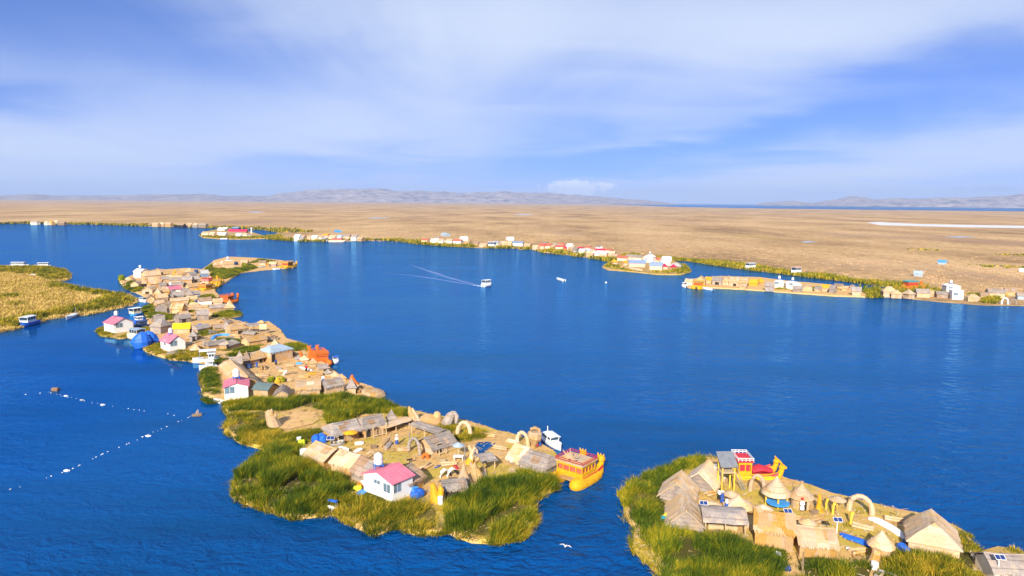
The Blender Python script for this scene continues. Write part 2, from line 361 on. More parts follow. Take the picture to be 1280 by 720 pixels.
def house(x0, y0, x1, y1, yt, label, depth=5.0, ridge='v', wf=.74, roof='pink', wall='white', windows=(), group=None, z=ZG, tank=None, tank_at=(0, .1), name='white_house', ribs=True, over=.3, base=True, maxh=7.5, tank_px=None, ye=None):
    if isinstance(depth, tuple): depth = (P(depth[0], depth[1], z) - P(x0, y0, z)).length
    A, B, L, a, u, v, c = frame_of(x0, y0, x1, y1, depth, z)
    rp = c
    Ht = min(max(top_z(rp, yt) - z, 2.2), maxh); wh = Ht * wf; rise = Ht - wh
    if ye: wh = top_z(A, ye) - z; rise = min(max(Ht - wh, .16 * (depth if ridge == 'u' else L)), 1.6); Ht = wh + rise
    t = thing(name, label, 'house', c, a, group)
    R, W = (L, depth) if ridge == 'u' else (depth, L); rz = 0 if ridge == 'u' else pi / 2
    gable_walls(R, W, wh, rise, (0, 0), -.1).build('wall', M[wall], t, rz=rz)
    r = roof_mb(R, W, wh, rise, over, (0, 0), .07, rnd_of(label), 1, 1, 0, 0)
    if ribs:
        half = W / 2 + over; zz = lambda q: wh + rise - rise * (q * half / (W / 2)) + .085
        n = int(R / .55)
        for i in range(n + 1):
            x = -R / 2 - over + .05 + (R + 2 * over - .1) * i / n
            for s in (-1, 1): r.bar((x, s * .04, zz(.02)), (x, s * half * .99, zz(.99)), .03, 4)
        r.bar((-R / 2 - over, 0, wh + rise + .09), (R / 2 + over, 0, wh + rise + .09), .07, 6)
    r.build('roof', M[roof], t, rz=rz)
    if base: MB().box((0, 0, -.28), (L + .5, depth + .5, .34)).build('floor_base', M['greyboat'], t)
    for face, f, w, h, sill in windows: door_part(t, 'window', 'glass', L, depth, face, f, w, h, sill)
    INFO[label] = dict(c=c, u=u, v=v, a=a, L=L, D=depth, H=Ht, wh=wh)
    if tank:
        p = c + u * tank_at[0] * L + v * tank_at[1] * depth
        water_tank(p.x, p.y, z + Ht - .05 - (abs(tank_at[0]) * L if ridge == 'v' else abs(tank_at[1]) * depth) * rise / (W / 2), tank, tank_px[0] if tank_px else 1.0, tank_px[1] if tank_px else 1.0)
    return t

def water_tank(x, y, z, label, s=1.0, legs=1.0, group='water tanks on house roofs'):
    t = thing('water_tank', label, 'water tank', (x, y, z), .4, group)
    h0 = .55 * legs
    MB().lathe([(.50 * s, h0), (.55 * s, h0 + .05), (.55 * s, h0 + .35), (.58 * s, h0 + .4), (.55 * s, h0 + .45), (.55 * s, h0 + .95 * s), (.46 * s, h0 + 1.15 * s), (.2 * s, h0 + 1.28 * s), (.16 * s, h0 + 1.36 * s), (.02, h0 + 1.38 * s)], 14).build('tank', M['tank'], t, smooth=False)
    st = MB()
    for k in range(4):
        q = pi / 4 + k * pi / 2
        st.bar((.8 * s * cos(q), .8 * s * sin(q), -.25), (.5 * s * cos(q), .5 * s * sin(q), h0 + .35), .06)
        st.bar((.72 * s * cos(q), .72 * s * sin(q), h0 - .12), (.72 * s * cos(q + pi / 2), .72 * s * sin(q + pi / 2), h0 - .12), .05)
    st.lathe([(.62 * s, h0 - .1), (.62 * s, h0 - .02)], 12).build('stand', M['standblue'], t)
    return t

def cone_hut(x, yb, yt, wpx, label, wf=.45, roof='pale', wall='straw', tiers=3, door=None, group=None, z=ZG, name='round_hut', tuft=True, n=18, posts=None, cat='hut'):
    m = MPP(x, yb); r = wpx * m / 2; c = P(x, yb, z) + Vector((0, r * .75, 0)); rnd = rnd_of(label)
    Ht = min(max(top_z(c, yt) - z, 1.6), 7.0); wh = Ht * wf
    t = thing(name, label, cat, c, 0, group)
    if posts is None:
        MB().lathe([(r * .76, -.3), (r * .76, wh + .1)], n).build('wall', M[wall], t)
    else:
        for k in range(posts):
            q = pi / 4 + 2 * pi * k / posts
            MB().bar((r * .74 * cos(q), r * .74 * sin(q), -.3), (r * .74 * cos(q), r * .74 * sin(q), wh + .25), .13, 7).build('post', M['pole_yellow'], t)
    pr = []
    for k in range(tiers):               # stepped thatch skirts
        t0, t1 = k / tiers, (k + 1) / tiers
        rr = lambda q: r * (1 - q) ** 1.12 + .03; zz = lambda q: wh - .1 + (Ht - wh + .1) * q
        pr += [(rr(t0) * 1.0, zz(t0)), (rr(t1) * 1.10 + .02, zz(t1) - .02)]
    pr = [(pr[0][0] * .86, pr[0][1] - .02)] + pr
    mb = MB().lathe(pr, n, jit=.025, rnd=rnd)
    if tuft:
        for k in range(3):
            q = 2 * pi * k / 3; mb.bar((0, 0, Ht - .1), (.16 * cos(q), .16 * sin(q), Ht + .32), .05)
    mb.build('roof', M[roof], t)
    if door is not None:
        th = radians(door); d = r * .77
        MB().box((d * sin(th), -d * cos(th), min(1.5, wh) / 2), (.8, .08, min(1.5, wh)), th).build('door', M['dark'], t)  # flat panel, the doorway's inner shade is its colour
    return t

def spire(x, yb, yt, wpx, label, wf=.4, roof='grey', wall='grey', rot=.5, group=None, z=ZG, door=False, name='pointed_hut', over=1.12, cat='hut'):
    m = MPP(x, yb); w = wpx * m / 1.25; c = P(x, yb, z) + Vector((0, w * .5, 0))
    Ht = min(max(top_z(c, yt) - z, 1.4), 6.5); wh = Ht * wf
    t = thing(name, label, cat, c, rot, group)
    MB().box((0, 0, (wh - .3) / 2), (w * .86, w * .86, wh + .3)).build('wall', M[wall], t)
    rows = 5; g = MB(); rnd = rnd_of(label); o = w * over / 2; vs = []; fs = []
    prof = [(.93, -.08)] + [((1 - k / rows) ** 1.15, k / rows) for k in range(rows)] + [(.03, 1.0)]
    for q, k in prof:
        s = o * q + .02; zz = wh + (Ht - wh) * k
        vs += [(-s, -s, zz), (s, -s, zz), (s, s, zz), (-s, s, zz)]
    n = len(prof)
    for i in range(n - 1):
        for k in range(4): fs.append((i * 4 + k, i * 4 + (k + 1) % 4, i * 4 + 4 + (k + 1) % 4, i * 4 + 4 + k))
    fs += [(3, 2, 1, 0), tuple(range(n * 4 - 4, n * 4))]
    g.add(vs, fs).build('roof', M[roof], t)
    if door: MB().box((w * .08, -w * .43 - .02, wh * .42), (w * .34, .06, wh * .84)).build('door', M['dark'], t)  # flat panel coloured as the shade inside the entrance
    return t

def umbrella(x, yb, yt, wpx, label, m='pale', flat=.35, pole='pole_yellow', group=None, z=ZG, name='thatched_umbrella', cat='umbrella', tilt=0.0):
    c = P(x, yb, z); r = wpx * MPP(x, yb) / 2; Ht = max(1.5, min(4.0, top_z(c, yt) - z))
    t = thing(name, label, cat, c, 0, group); h = r * flat + .1
    MB().bar((0, 0, -.3), (0, 0, Ht - .1), .07, 6).build('pole', M[pole], t)
    o = MB().lathe([(r * .97, Ht - h - .06), (r, Ht - h), (r * .52, Ht - h * .42), (.05, Ht), (.02, Ht + .05)], 16, jit=.02, rnd=rnd_of(label)).build('canopy', M[m], t)
    if tilt: o.rotation_euler = (tilt, 0, 0)
    return t

def open_shelter(x0, y0, x1, y1, yt, label, depth=3.5, roof='grey', post='paleWood', rise=.5, group=None, z=ZG, name='open_shelter', bench=None, flat=False):
    A, B, L, a, u, v, c = frame_of(x0, y0, x1, y1, depth, z)
    Ht = min(max(top_z(c, yt) - z, 1.5), 4.5); wh = Ht - rise
    t = thing(name, label, 'shelter', c, a, group); nn = max(2, int(L / 2.4) + 1)
    for s in (-1, 1):
        for i in range(nn):
            x = -L / 2 + .15 + (L - .3) * i / (nn - 1)
            MB().bar((x, s * (depth / 2 - .15), -.3), (x, s * (depth / 2 - .15), wh + .02), .08).build('post', M[post], t)
    roof_mb(L, depth, wh, rise, .2, (0, 0), .12, rnd_of(label), 6, 3, .03).build('roof', M[roof], t)
    if bench: MB().box((0, 0, .25), (L * .7, .7, .5)).build('bench', M[bench], t)
    return t

# ------------------------------------------------------------------ reed sculpture, arches, furniture
def arch(x0, y0, x1, y1, yt, label, r=.22, m='pale', group='reed arches', z=ZG, pw=1.0):
    A, B = P(x0, y0, z), P(x1, y1, z); c = (A + B) / 2; d = (B - A); w = d.length / 2; Ht = max(1.2, top_z(c, yt) - z - r)
    t = MB(); pts = []; n = 18
    for i in range(n + 1):
        th = pi * i / n
        pts.append((-w * (abs(cos(th)) ** pw) * (1 if cos(th) > 0 else -1), 0, Ht * sin(th) ** .8 if 0 < i < n else -.3))
    rnd = rnd_of(label)
    t.tube(pts, [r * (1.15 - .25 * sin(pi * i / n)) * rnd.uniform(.92, 1.06) for i in range(n + 1)], 8)
    for i in range(1, n, 2):             # rope bindings
        t.tube([Vector(pts[i]) * .985 + Vector(pts[i + 1]) * .015, Vector(pts[i]) * .9 + Vector(pts[i + 1]) * .1], r * 1.14, 8)
    o = t.build('reed_arch', M[m], None, c, atan2(d.y, d.x))
    return tag(o, label, 'arch', group)

def sculpture(label, pieces, m='straw', name='reed_sculpture', cat='sculpture', group=None, z=ZG, ref=None, mats=None):
    """pieces: (part name, [(px, py, radius m), ...]) where rows are photo points standing on the vertical plane through ref"""
    base = P(ref[0], ref[1], z); t = thing(name, label, cat, base, 0, group); mpp = MPP(*ref)
    dx = lambda px: (px - ref[0]) * mpp
    for i, (pn, pts) in enumerate(pieces):
        q = [(dx(p[0]), (p[3] if len(p) > 3 else 0.0), top_z((base.x, base.y), p[1]) - z) for p in pts]
        MB().tube(q, [p[2] for p in pts], 9).build(pn, M[(mats or {}).get(pn, m)], t, smooth=False)
    return t

def solar(x, yb, yt, label, w=.9, h=.55, rz=.3, m='metal', z=ZG, group='solar panels on posts'):
    c = P(x, yb, z); Ht = max(.6, min(5.0, top_z(c, yt) - z))
    t = thing('solar_panel', label, 'solar panel', c, rz - pi / 12, group)
    MB().bar((0, .12, -.3), (0, .12, Ht), .06).build('post', M[m], t)
    p = MB().box((0, 0, 0), (w, h, .05)).build('panel', M['panel'], t, (0, 0, Ht + .08)); p.rotation_euler = (radians(28), 0, 0)
    f = MB()
    for s in (-1, 1): f.box((s * (w / 2 + .02), 0, 0), (.04, h + .08, .07)); f.box((0, s * (h / 2 + .02), 0), (w, .04, .07))
    f.box((0, 0, .028), (.03, h, .02)); f.build('frame', M['white'], p)
    return t

PROTO = {}
def person(x, yb, label, shirt='bluecloth', skirt='black', hat=None, hpx=None, rz=0.0, z=ZG, scale=1.0):
    """one skinned body; clothes, hair and hat are children"""
    c = P(x, yb, z); t = thing('person', label, 'person', c, rz)
    if 'body' not in PROTO:
        vs = [(0, 0, .92), (0, 0, 1.12), (0, 0, 1.34), (0, -.01, 1.45), (0, -.02, 1.57), (0, -.03, 1.68),
              (.10, 0, .86), (.11, -.02, .48), (.12, 0, .08), (.12, -.15, .03), (-.10, 0, .86), (-.11, .02, .48), (-.12, .04, .08), (-.12, -.11, .03),
              (.20, 0, 1.38), (.26, .02, 1.1), (.27, -.08, .86), (.27, -.12, .78), (-.20, 0, 1.38), (-.27, .02, 1.1), (-.25, -.14, .9), (-.24, -.2, .84)]
        es = [(0, 1), (1, 2), (2, 3), (3, 4), (4, 5), (0, 6), (6, 7), (7, 8), (8, 9), (0, 10), (10, 11), (11, 12), (12, 13), (2, 14), (14, 15), (15, 16), (16, 17), (2, 18), (18, 19), (19, 20), (20, 21)]
        rs = [.14, .13, .14, .055, .095, .085, .09, .06, .045, .04, .09, .06, .045, .04, .065, .045, .035, .04, .065, .045, .035, .04]
        me = bpy.data.meshes.new('body'); me.from_pydata(vs, es, []); o = bpy.data.objects.new('body_source', me); COL.objects.link(o)
        o.modifiers.new('s', 'SKIN'); o.modifiers.new('d', 'SUBSURF').levels = 1
        for i, r in enumerate(rs): me.skin_vertices[0].data[i].radius = (r, r * .85)
        me.skin_vertices[0].data[0].use_root = True
        dg = bpy.context.evaluated_depsgraph_get(); PROTO['body'] = bpy.data.meshes.new_from_object(o.evaluated_get(dg)); bpy.data.objects.remove(o)
        PROTO['body'].materials.clear(); PROTO['body'].materials.append(M['skin'])
    b = bpy.data.objects.new('body', PROTO['body']); COL.objects.link(b); b.parent = t
    sh = MB().lathe([(.19, .9), (.20, 1.05), (.185, 1.2), (.21, 1.34), (.17, 1.42), (.075, 1.47)], 12)
    for s in (-1, 1): sh.tube([(s * .17, 0, 1.39), (s * .265, .02, 1.1), (s * .265, -.06, .93)], [.085, .07, .06], 8)
    sh.build('shirt', M[shirt], t)
    MB().lathe([(.30, .32), (.27, .6), (.2, .9), (.185, .97)], 12, jit=.04).build('skirt', M[skirt], t)
    MB().ball((0, .02, 1.66), (.105, .115, .10)).build('hair', M['black'], t)
    if hat: MB().lathe([(.24, 1.72), (.23, 1.74), (.12, 1.75), (.11, 1.87), (.02, 1.89)], 12).build('hat', M[hat], t)
    if scale != 1: t.scale = (scale,) * 3
    return t

def blob(x, yb, label, dims, m, name, cat, lumps=5, z=ZG, group=None, parts=None):
    c = P(x, yb, z); rnd = rnd_of(label); b = MB()
    for i in range(lumps):
        k = rnd.uniform(.45, .75)
        b.ball((rnd.uniform(-.3, .3) * dims[0], rnd.uniform(-.3, .3) * dims[1], dims[2] * k * .5), (dims[0] * .5 * k, dims[1] * .5 * k, dims[2] * .55), 9, 6)
    b.v = [(v[0] + .06 * dims[0] * mnoise.noise(Vector(v) * 3), v[1], max(-.15, v[2] + .12 * dims[2] * mnoise.noise(Vector(v) * 4))) for v in b.v]
    return tag(b.build(name, M[m], None, c, rnd.uniform(0, 3)), label, cat, group)

def strip(label, pts, w, m, name, cat, h=.45, z=ZG, group=None, taper=.5):
    """long low rounded body following photo points on the ground"""
    q = [P(x, y, z + .15) for x, y in pts]; c = q[0].copy(); n = len(q)
    # resample smooth
    out = []
    for i in range(n - 1):
        for k in range(4):
            t = k / 4; p0, p1, p2, p3 = q[max(i - 1, 0)], q[i], q[i + 1], q[min(i + 2, n - 1)]
            out.append(.5 * ((2 * p1) + (p2 - p0) * t + (2 * p0 - 5 * p1 + 4 * p2 - p3) * t * t + (3 * p1 - p0 - 3 * p2 + p3) * t ** 3))
    out.append(q[-1]); m_ = len(out)
    rad = [w / 2 * (taper + (1 - taper) * min(1, 4 * min(i, m_ - 1 - i) / m_)) for i in range(m_)]
    o = MB().tube([p - c for p in out], rad, 10, h / w).build(name, M[m], None, c)
    return tag(o, label, cat, group)

def bundle(x, yb, rz, label, l=2.2, m='straw', n=3, z=ZG):
    rnd = rnd_of(label); b = MB()
    for i in range(n):
        a = rz + rnd.uniform(-.15, .15); o = (i - (n - 1) / 2) * .34; c, s = cos(a), sin(a); q = lambda f: (c * f * l - s * o, s * f * l + c * o, .16 + (.2 if i % 2 and n > 2 else 0))
        b.tube([q(-.5), q(-.46), q(0), q(.46), q(.52)], [.10, .17, .18, .16, .06], 7)
    return tag(b.build('reed_bundle', M[m], None, P(x, yb, z + .05)), label, 'reed bundle', 'tied reed bundles')
def crate(x, yb, label, d=(.9, .6, .5), m='wood', rz=.4, z=ZG):
    b = MB(); k = .06
    b.box((0, 0, d[2] * .08), (d[0], d[1], d[2] * .16))
    for s in (-1, 1):
        for j in range(3):
            b.box((0, s * (d[1] / 2), d[2] * (.25 + .3 * j)), (d[0], k, d[2] * .2)); b.box((s * (d[0] / 2), 0, d[2] * (.25 + .3 * j)), (k, d[1] - k * 1.02, d[2] * .2))
    o = b.build('crate', M[m], None, P(x, yb, z + .03), rz); return tag(o, label, 'crate')
def table(x, yb, label, w=1.2, d=.7, m='paleWood', h=.75, rz=0.0, z=ZG, name='table', legs=True):
    t = thing(name, label, 'table', P(x, yb, z), rz)
    MB().box((0, 0, h), (w, d, .08)).build('tabletop', M[m], t)
    for sx in (-1, 1):
        for sy in (-1, 1): MB().bar((sx * (w / 2 - .1), sy * (d / 2 - .1), -.25), (sx * (w / 2 - .1), sy * (d / 2 - .1), h - .04), .04).build('leg', M[m], t)
    return t

def drum(x, yb, label, r=.3, h=.9, m='blue', name='barrel', cat='barrel', z=ZG, group=None):
    o = MB().lathe([(r * .9, -.1), (r, 0), (r, h * .33), (r * 1.05, h * .36), (r, h * .4), (r, h * .95), (r * .9, h), (.05, h + .02)], 12).build(name, M[m], None, P(x, yb, z))
    return tag(o, label, cat, group)

def pole(x, yb, yt, label, bar=.5, m='metal', z=ZG, group='utility poles'):
    c = P(x, yb, z); h = top_z(c, yt) - z
    t = thing('utility_pole', label, 'pole', c, 0, group)
    MB().tube([(0, 0, -.3), (0, 0, h)], [.11, .08], 7).build('pole', M[m], t)
    MB().bar((-bar, 0, h - .1), (bar, 0, h - .05), .06).build('crossarm', M[m], t)
    return t

# ------------------------------------------------------------------ boats
def axis(xs, ys, xb, yb, z=0):
    A, B = P(xs, ys, z), P(xb, yb, z); d = B - A
    return (A + B) / 2, d.length, atan2(d.y, d.x)

def reed_boat(xs, ys, xb, yb, label, m='boat_yellow', trim='red', beam=3.6, r=.85, cab=(-.28, .22), cabh=2.2, group='big reed boats', crest=False, heads=2, deck='straw', detail=True, bow=1.0, rail=True, rail_m=None, cover=None, neck=1.0, seatm='redcloth'):
    c, L, a = axis(xs, ys, xb, yb); t = thing('reed_boat', label, 'boat', c, a, group); hb = beam / 2 - r * .75
    xs_ = [-.5, -.47, -.42, -.3, -.1, .1, .28, .40, .47, .50]
    zz = [1.05, .95, .75, .5, .42, .42, .55, .95, 1.5, 2.0]; rr = [.35, .72, .96, 1.05, 1.05, 1.05, 1, .86, .62, .45]
    for s in (-1, 1):
        pts = [(x * L, s * hb * (1 - .25 * max(0, x - .2) * 2), .1 + (z - .42) * (bow if x > 0 else 1) * .9 + r * .15) for x, z in zip(xs_, zz)]
        h = MB().tube(pts, [q * r for q in rr], 14)
        if detail:
            for k in range(1, 9): h.tube([Vector(pts[k]) * .992 + Vector(pts[k + 1]) * .008, Vector(pts[k]) * .95 + Vector(pts[k + 1]) * .05], rr[k] * r * 1.03, 14)
        h.build('hull', M[m], t, smooth=True)
        if heads == 2 or (heads == 1 and s == 1):
            x, y, z = pts[-1]; k_ = neck; hd = MB().tube([(x - .1, y, z - .3), (x + .05, y, z + .35 * k_), (x + .12, y, z + .9 * k_)], [.5 * r, .5 * r, .46 * r], 10)
            hd.ball((x + .15, y, z + 1.05 * k_), (.66 * r, .6 * r, .58 * r)); hd.ball((x + .6 * r + .15, y, z + .95 * k_), (.34 * r, .36 * r, .28 * r))
            for e in (-1, 0, 1): hd.tube([(x + .1, y + e * .36 * r, z + 1.05 * k_ + .4 * r), (x + .0, y + e * .55 * r, z + 1.05 * k_ + .95 * r)], [.2 * r, .05], 6)
            hd.build('bow_head', M[m], t)
        if detail and rail:
            q = [(x * L, s * (hb + r * .45), r * 1.15 + max(0, (x - .25)) * 3) for x in (-.36, -.2, 0, .2, .36, .42)]
            rl = MB().tube(q, .09, 6)
            for k in range(16):
                f = k / 15; X = (-.36 + .74 * f) * L; rl.bar((X, s * (hb + r * .45), r * .85), (X, s * (hb + r * .45), r * 1.15 + max(0, X / L - .25) * 3), .05, 4)
            q2 = [(p[0], p[1], p[2] - .22) for p in q]; rl.tube(q2, .12, 6); rl.build('side_rail', M[trim], t)
    zd = r * 1.05
    MB().box(((-.02) * L, 0, zd - .1), (.74 * L, hb * 2 + r * .5, .2)).build('deck', M[deck], t)
    if cab:
        x0, x1 = cab[0] * L, cab[1] * L; w = hb * 2 + r * .7; cx, lx = (x0 + x1) / 2, x1 - x0
        cb = MB().box((cx, 0, zd + .35), (lx, w, .7)); cb.box((cx, 0, zd + cabh - .2), (lx + .02, w + .02, .4))
        n = max(3, int(lx / .42))
        for s in (-1, 1):
            for i in range(n + 1):
                if i % 2 == 0: cb.box((x0 + .08 + (lx - .16) * i / n, s * (w / 2 - .08), zd + cabh / 2), (.13, .13, cabh - .3))
        for e in (x0 + .08, x1 - .08):
            for k in range(1, 4): cb.box((e, -w / 2 + w * k / 4, zd + cabh / 2), (.13, .13, cabh - .3))
        cb.build('cabin', M[m], t)
        if cover: MB().tube([(x1 + .4, 0, zd + .35), ((x1 + L * .36) / 2, 0, zd + .7), (L * .36, 0, zd + .3)], [w * .30, w * .34, w * .24], 10, .4).build('deck_cover', M[cover], t)
        MB().box((cx, 0, zd + cabh * .5 + .1), (lx - .5, w - .5, cabh - .9)).build('seats', M[seatm], t)
        rf = MB().box((cx, 0, zd + cabh + .05), (lx + .5, w + .4, .12)).build('roof', M[deck], t)
        rl = MB(); zt = zd + cabh + .11
        for i in range(n + 1):
            X = x0 - .15 + (lx + .3) * i / n
            for s in (-1, 1): rl.bar((X, s * (w / 2 + .12), zt), (X, s * (w / 2 + .12), zt + .5), .04, 4)
        for s in (-1, 1):
            for zz_ in (.25, .5): rl.bar((x0 - .2, s * (w / 2 + .12), zt + zz_), (x1 + .2, s * (w / 2 + .12), zt + zz_), .05, 4)
        for e in (x0 - .15, x1 + .15):
            for zz_ in (.25, .5): rl.bar((e, -w / 2 - .12, zt + zz_), (e, w / 2 + .12, zt + zz_), .05, 4)
        rl.build('roof_rail', M[rail_m or trim], t)
        if crest:                        # fan of reed rays at the stern edge of the roof
            cr = MB()
            for k in range(9):
                q = pi * k / 8; l = 1.9 if k % 2 == 0 else 1.45
                cr.tube([(x0 + .3, cos(q) * .35, zt + .25 + .3 * sin(q)), (x0 + .1, cos(q) * l * .95, zt + .25 + l * sin(q))], [.2, .03], 6)
            cr.build('sun_crest', M['pale'], t)
    return t

def hull_mb(L, W, h=.75, draft=.25, fine=.45, n=9, open_in=False, bowup=.35, inner=.0):
    m = MB(); rows = []
    for i in range(n + 1):
        x = i / n; w = W / 2 * (1 - max(0, (x - (1 - fine)) / fine) ** 2.2) * (.92 + .08 * min(1, x * 4)) + .02
        sh = h + bowup * max(0, x - .4) ** 2 / .36
        X = (x - .5) * L
        rows.append([(X, -w, sh), (X, -w * .9, sh * .35), (X, -w * .55, -draft * (1 - x ** 3 * .8)), (X, 0, -draft * (1.15 - x ** 3 * .9)), (X, w * .55, -draft * (1 - x ** 3 * .8)), (X, w * .9, sh * .35), (X, w, sh)])
    vs = [p for r in rows for p in r]; fs = []; k = 7
    for i in range(n):
        for j in range(6): fs.append((i * k + j, i * k + j + 1, (i + 1) * k + j + 1, (i + 1) * k + j))
    fs.append(tuple(range(7))); fs.append(tuple(range(n * k, n * k + 7))[::-1])
    if not open_in:
        for i in range(n): fs.append((i * k, (i + 1) * k, (i + 1) * k + 6, i * k + 6))
    else:                                # inner skin and floor
        o = len(vs)
        for r in rows:
            x0 = r[0]; w = max(.01, x0[1] * -1 - .08)
            vs += [(x0[0], -w, x0[2]), (x0[0], -w * .8, .14), (x0[0], w * .8, .14), (x0[0], w, x0[2])]
        for i in range(n):
            a, b = o + i * 4, o + (i + 1) * 4
            fs += [(a, b, b + 1, a + 1), (a + 1, b + 1, b + 2, a + 2), (a + 2, b + 2, b + 3, a + 3)]
            fs += [(i * k, (i + 1) * k, b, a), (i * k + 6, a + 3, b + 3, (i + 1) * k + 6)]
        fs += [(0, o, o + 3, 6), (n * k, n * k + 6, o + n * 4 + 3, o + n * 4), (o, o + 1, o + 2, o + 3), (o + n * 4, o + n * 4 + 3, o + n * 4 + 2, o + n * 4 + 1)]
    return m.add(vs, fs)

def launch(xs, ys, xb, yb, label, W=2.6, hull='hull', cab=(-.3, .2), cabh=1.5, canopy=None, roofm='hull', group='motor launches', open_cab=False, h=.8, name='motor_launch', mast=False, wall='hull'):
    c, L, a = axis(xs, ys, xb, yb); t = thing(name, label, 'boat', c, a, group)
    hull_mb(L, W, h).build('hull', M[hull], t)
    if cab:
        x0, x1 = cab[0] * L, cab[1] * L; cx, lx = (x0 + x1) / 2, x1 - x0; w = W * .78
        cb = MB().box((cx, 0, h + cabh * .2), (lx, w, cabh * .4))
        n = max(2, int(lx / 1.1))
        for i in range(n + 1):
            for s in (-1, 1): cb.box((x0 + .05 + (lx - .1) * i / n, s * (w / 2 - .05), h + cabh * .5), (.1, .1, cabh * .95))
        cb.build('cabin', M[wall], t)
        if not open_cab:
            MB().box((cx, 0, h + cabh * .62), (lx - .12, w - .14, cabh * .5)).build('window', M['darkglass'], t)
        MB().sheet([[(x0 - .3, -w / 2 - .12, h + cabh), (x0 - .3, 0, h + cabh + .14), (x0 - .3, w / 2 + .12, h + cabh)], [(x1 + .35, -w / 2 - .12, h + cabh), (x1 + .35, 0, h + cabh + .14), (x1 + .35, w / 2 + .12, h + cabh)]], .1).build('roof', M[roofm], t)
    if canopy:
        x0, x1 = canopy[0] * L, canopy[1] * L; zc = canopy[2]
        MB().box(((x0 + x1) / 2, 0, zc), (x1 - x0, W * .85, .1)).build('canopy', M[canopy[3]], t)
        for X in (x0 + .1, x1 - .1):
            for s in (-1, 1): MB().bar((X, s * W * .4, h * .8), (X, s * W * .4, zc), .04).build('canopy_post', M['metal'], t)
    if mast: MB().bar((cab[0] * L, 0, h), (cab[0] * L - .2, 0, h + cabh + 1.0), .06).build('mast', M['hull'], t)
    MB().box((-L / 2 - .18, 0, .55), (.34, .42, .8)).build('outboard_motor', M['black'], t)
    return t

def rowboat(xs, ys, xb, yb, label, W=1.2, m='greyboat', z=0.0, group='small open boats', h=.42):
    c, L, a = axis(xs, ys, xb, yb, z); t = thing('rowing_boat', label, 'boat', c, a, group)
    hull_mb(L, W, h, .15, .5, 8, True, .3).build('hull', M[m], t)
    for f in (-.25, .12): MB().box((f * L, 0, h * .78), (.28, W * .78, .05)).build('thwart', M['paleWood'], t)
    return t
# ------------------------------------------------------------------ sky, sun, camera
SUN_EL, SUN_AZ = 28.0, 194.0           # azimuth clockwise from +Y; the camera looks along +Y
w = bpy.data.worlds.new("World"); S.world = w; w.use_nodes = True
t = w.node_tree; bg = t.nodes['Background']
sky = nd(t, 'ShaderNodeTexSky', sky_type='NISHITA'); sky.sun_disc = False
sky.sun_elevation = radians(SUN_EL); sky.sun_rotation = radians(SUN_AZ); sky.altitude = 3800; sky.air_density = 1.0; sky.dust_density = .6; sky.ozone_density = 3.0

def mth(op, a, b=None, c=None, clamp=False):
    n = nd(t, 'ShaderNodeMath', operation=op); n.use_clamp = clamp
    for i, x in enumerate((a, b, c)):
        if x is None: continue
        if hasattr(x, 'node'): lk(t, x, n.inputs[i])
        else: n.inputs[i].default_value = x
    return n.outputs[0]
tc = nd(t, 'ShaderNodeTexCoord'); sx = nd(t, 'ShaderNodeSeparateXYZ'); lk(t, tc.outputs['Generated'], sx.inputs[0])
X, Y, Z = sx.outputs
sv = nd(t, 'ShaderNodeCombineXYZ'); lk(t, X, sv.inputs[0]); lk(t, Y, sv.inputs[1]); lk(t, mth('ADD', mth('MAXIMUM', Z, 0.0), .16), sv.inputs[2])   # thin dry air: keep the horizon from bleaching out
sn = nd(t, 'ShaderNodeVectorMath', operation='NORMALIZE'); lk(t, sv.outputs[0], sn.inputs[0]); lk(t, sn.outputs[0], sky.inputs['Vector'])
az = mth('MULTIPLY', mth('ARCTAN2', X, Y), 180 / pi); el = mth('MULTIPLY', mth('ARCSINE', Z), 180 / pi)
# cloud-layer coordinates: direction meets a high flat layer
den = mth('ADD', mth('MAXIMUM', Z, 0.0), .10)
cv = nd(t, 'ShaderNodeCombineXYZ'); lk(t, mth('DIVIDE', X, den), cv.inputs[0]); lk(t, mth('DIVIDE', Y, den), cv.inputs[1])
def noise(scale, detail, rough, st=(1, 1, 1), rot=0.0, dist=0.0, off=(0, 0, 0)):
    mp = nd(t, 'ShaderNodeMapping'); mp.inputs['Scale'].default_value = st; mp.inputs['Rotation'].default_value = (0, 0, rot); mp.inputs['Location'].default_value = off
    lk(t, cv.outputs[0], mp.inputs['Vector'])
    n = nd(t, 'ShaderNodeTexNoise', inp={'Scale': scale, 'Detail': detail, 'Roughness': rough, 'Distortion': dist}); lk(t, mp.outputs[0], n.inputs['Vector'])
    return n.outputs['Fac']
n1 = noise(.55, 9, .60, (1, .6, 1), .5, .6)
n2 = noise(1.1, 6, .5, (.7, 1, 1), -.3, .8, (3, 1, 0))
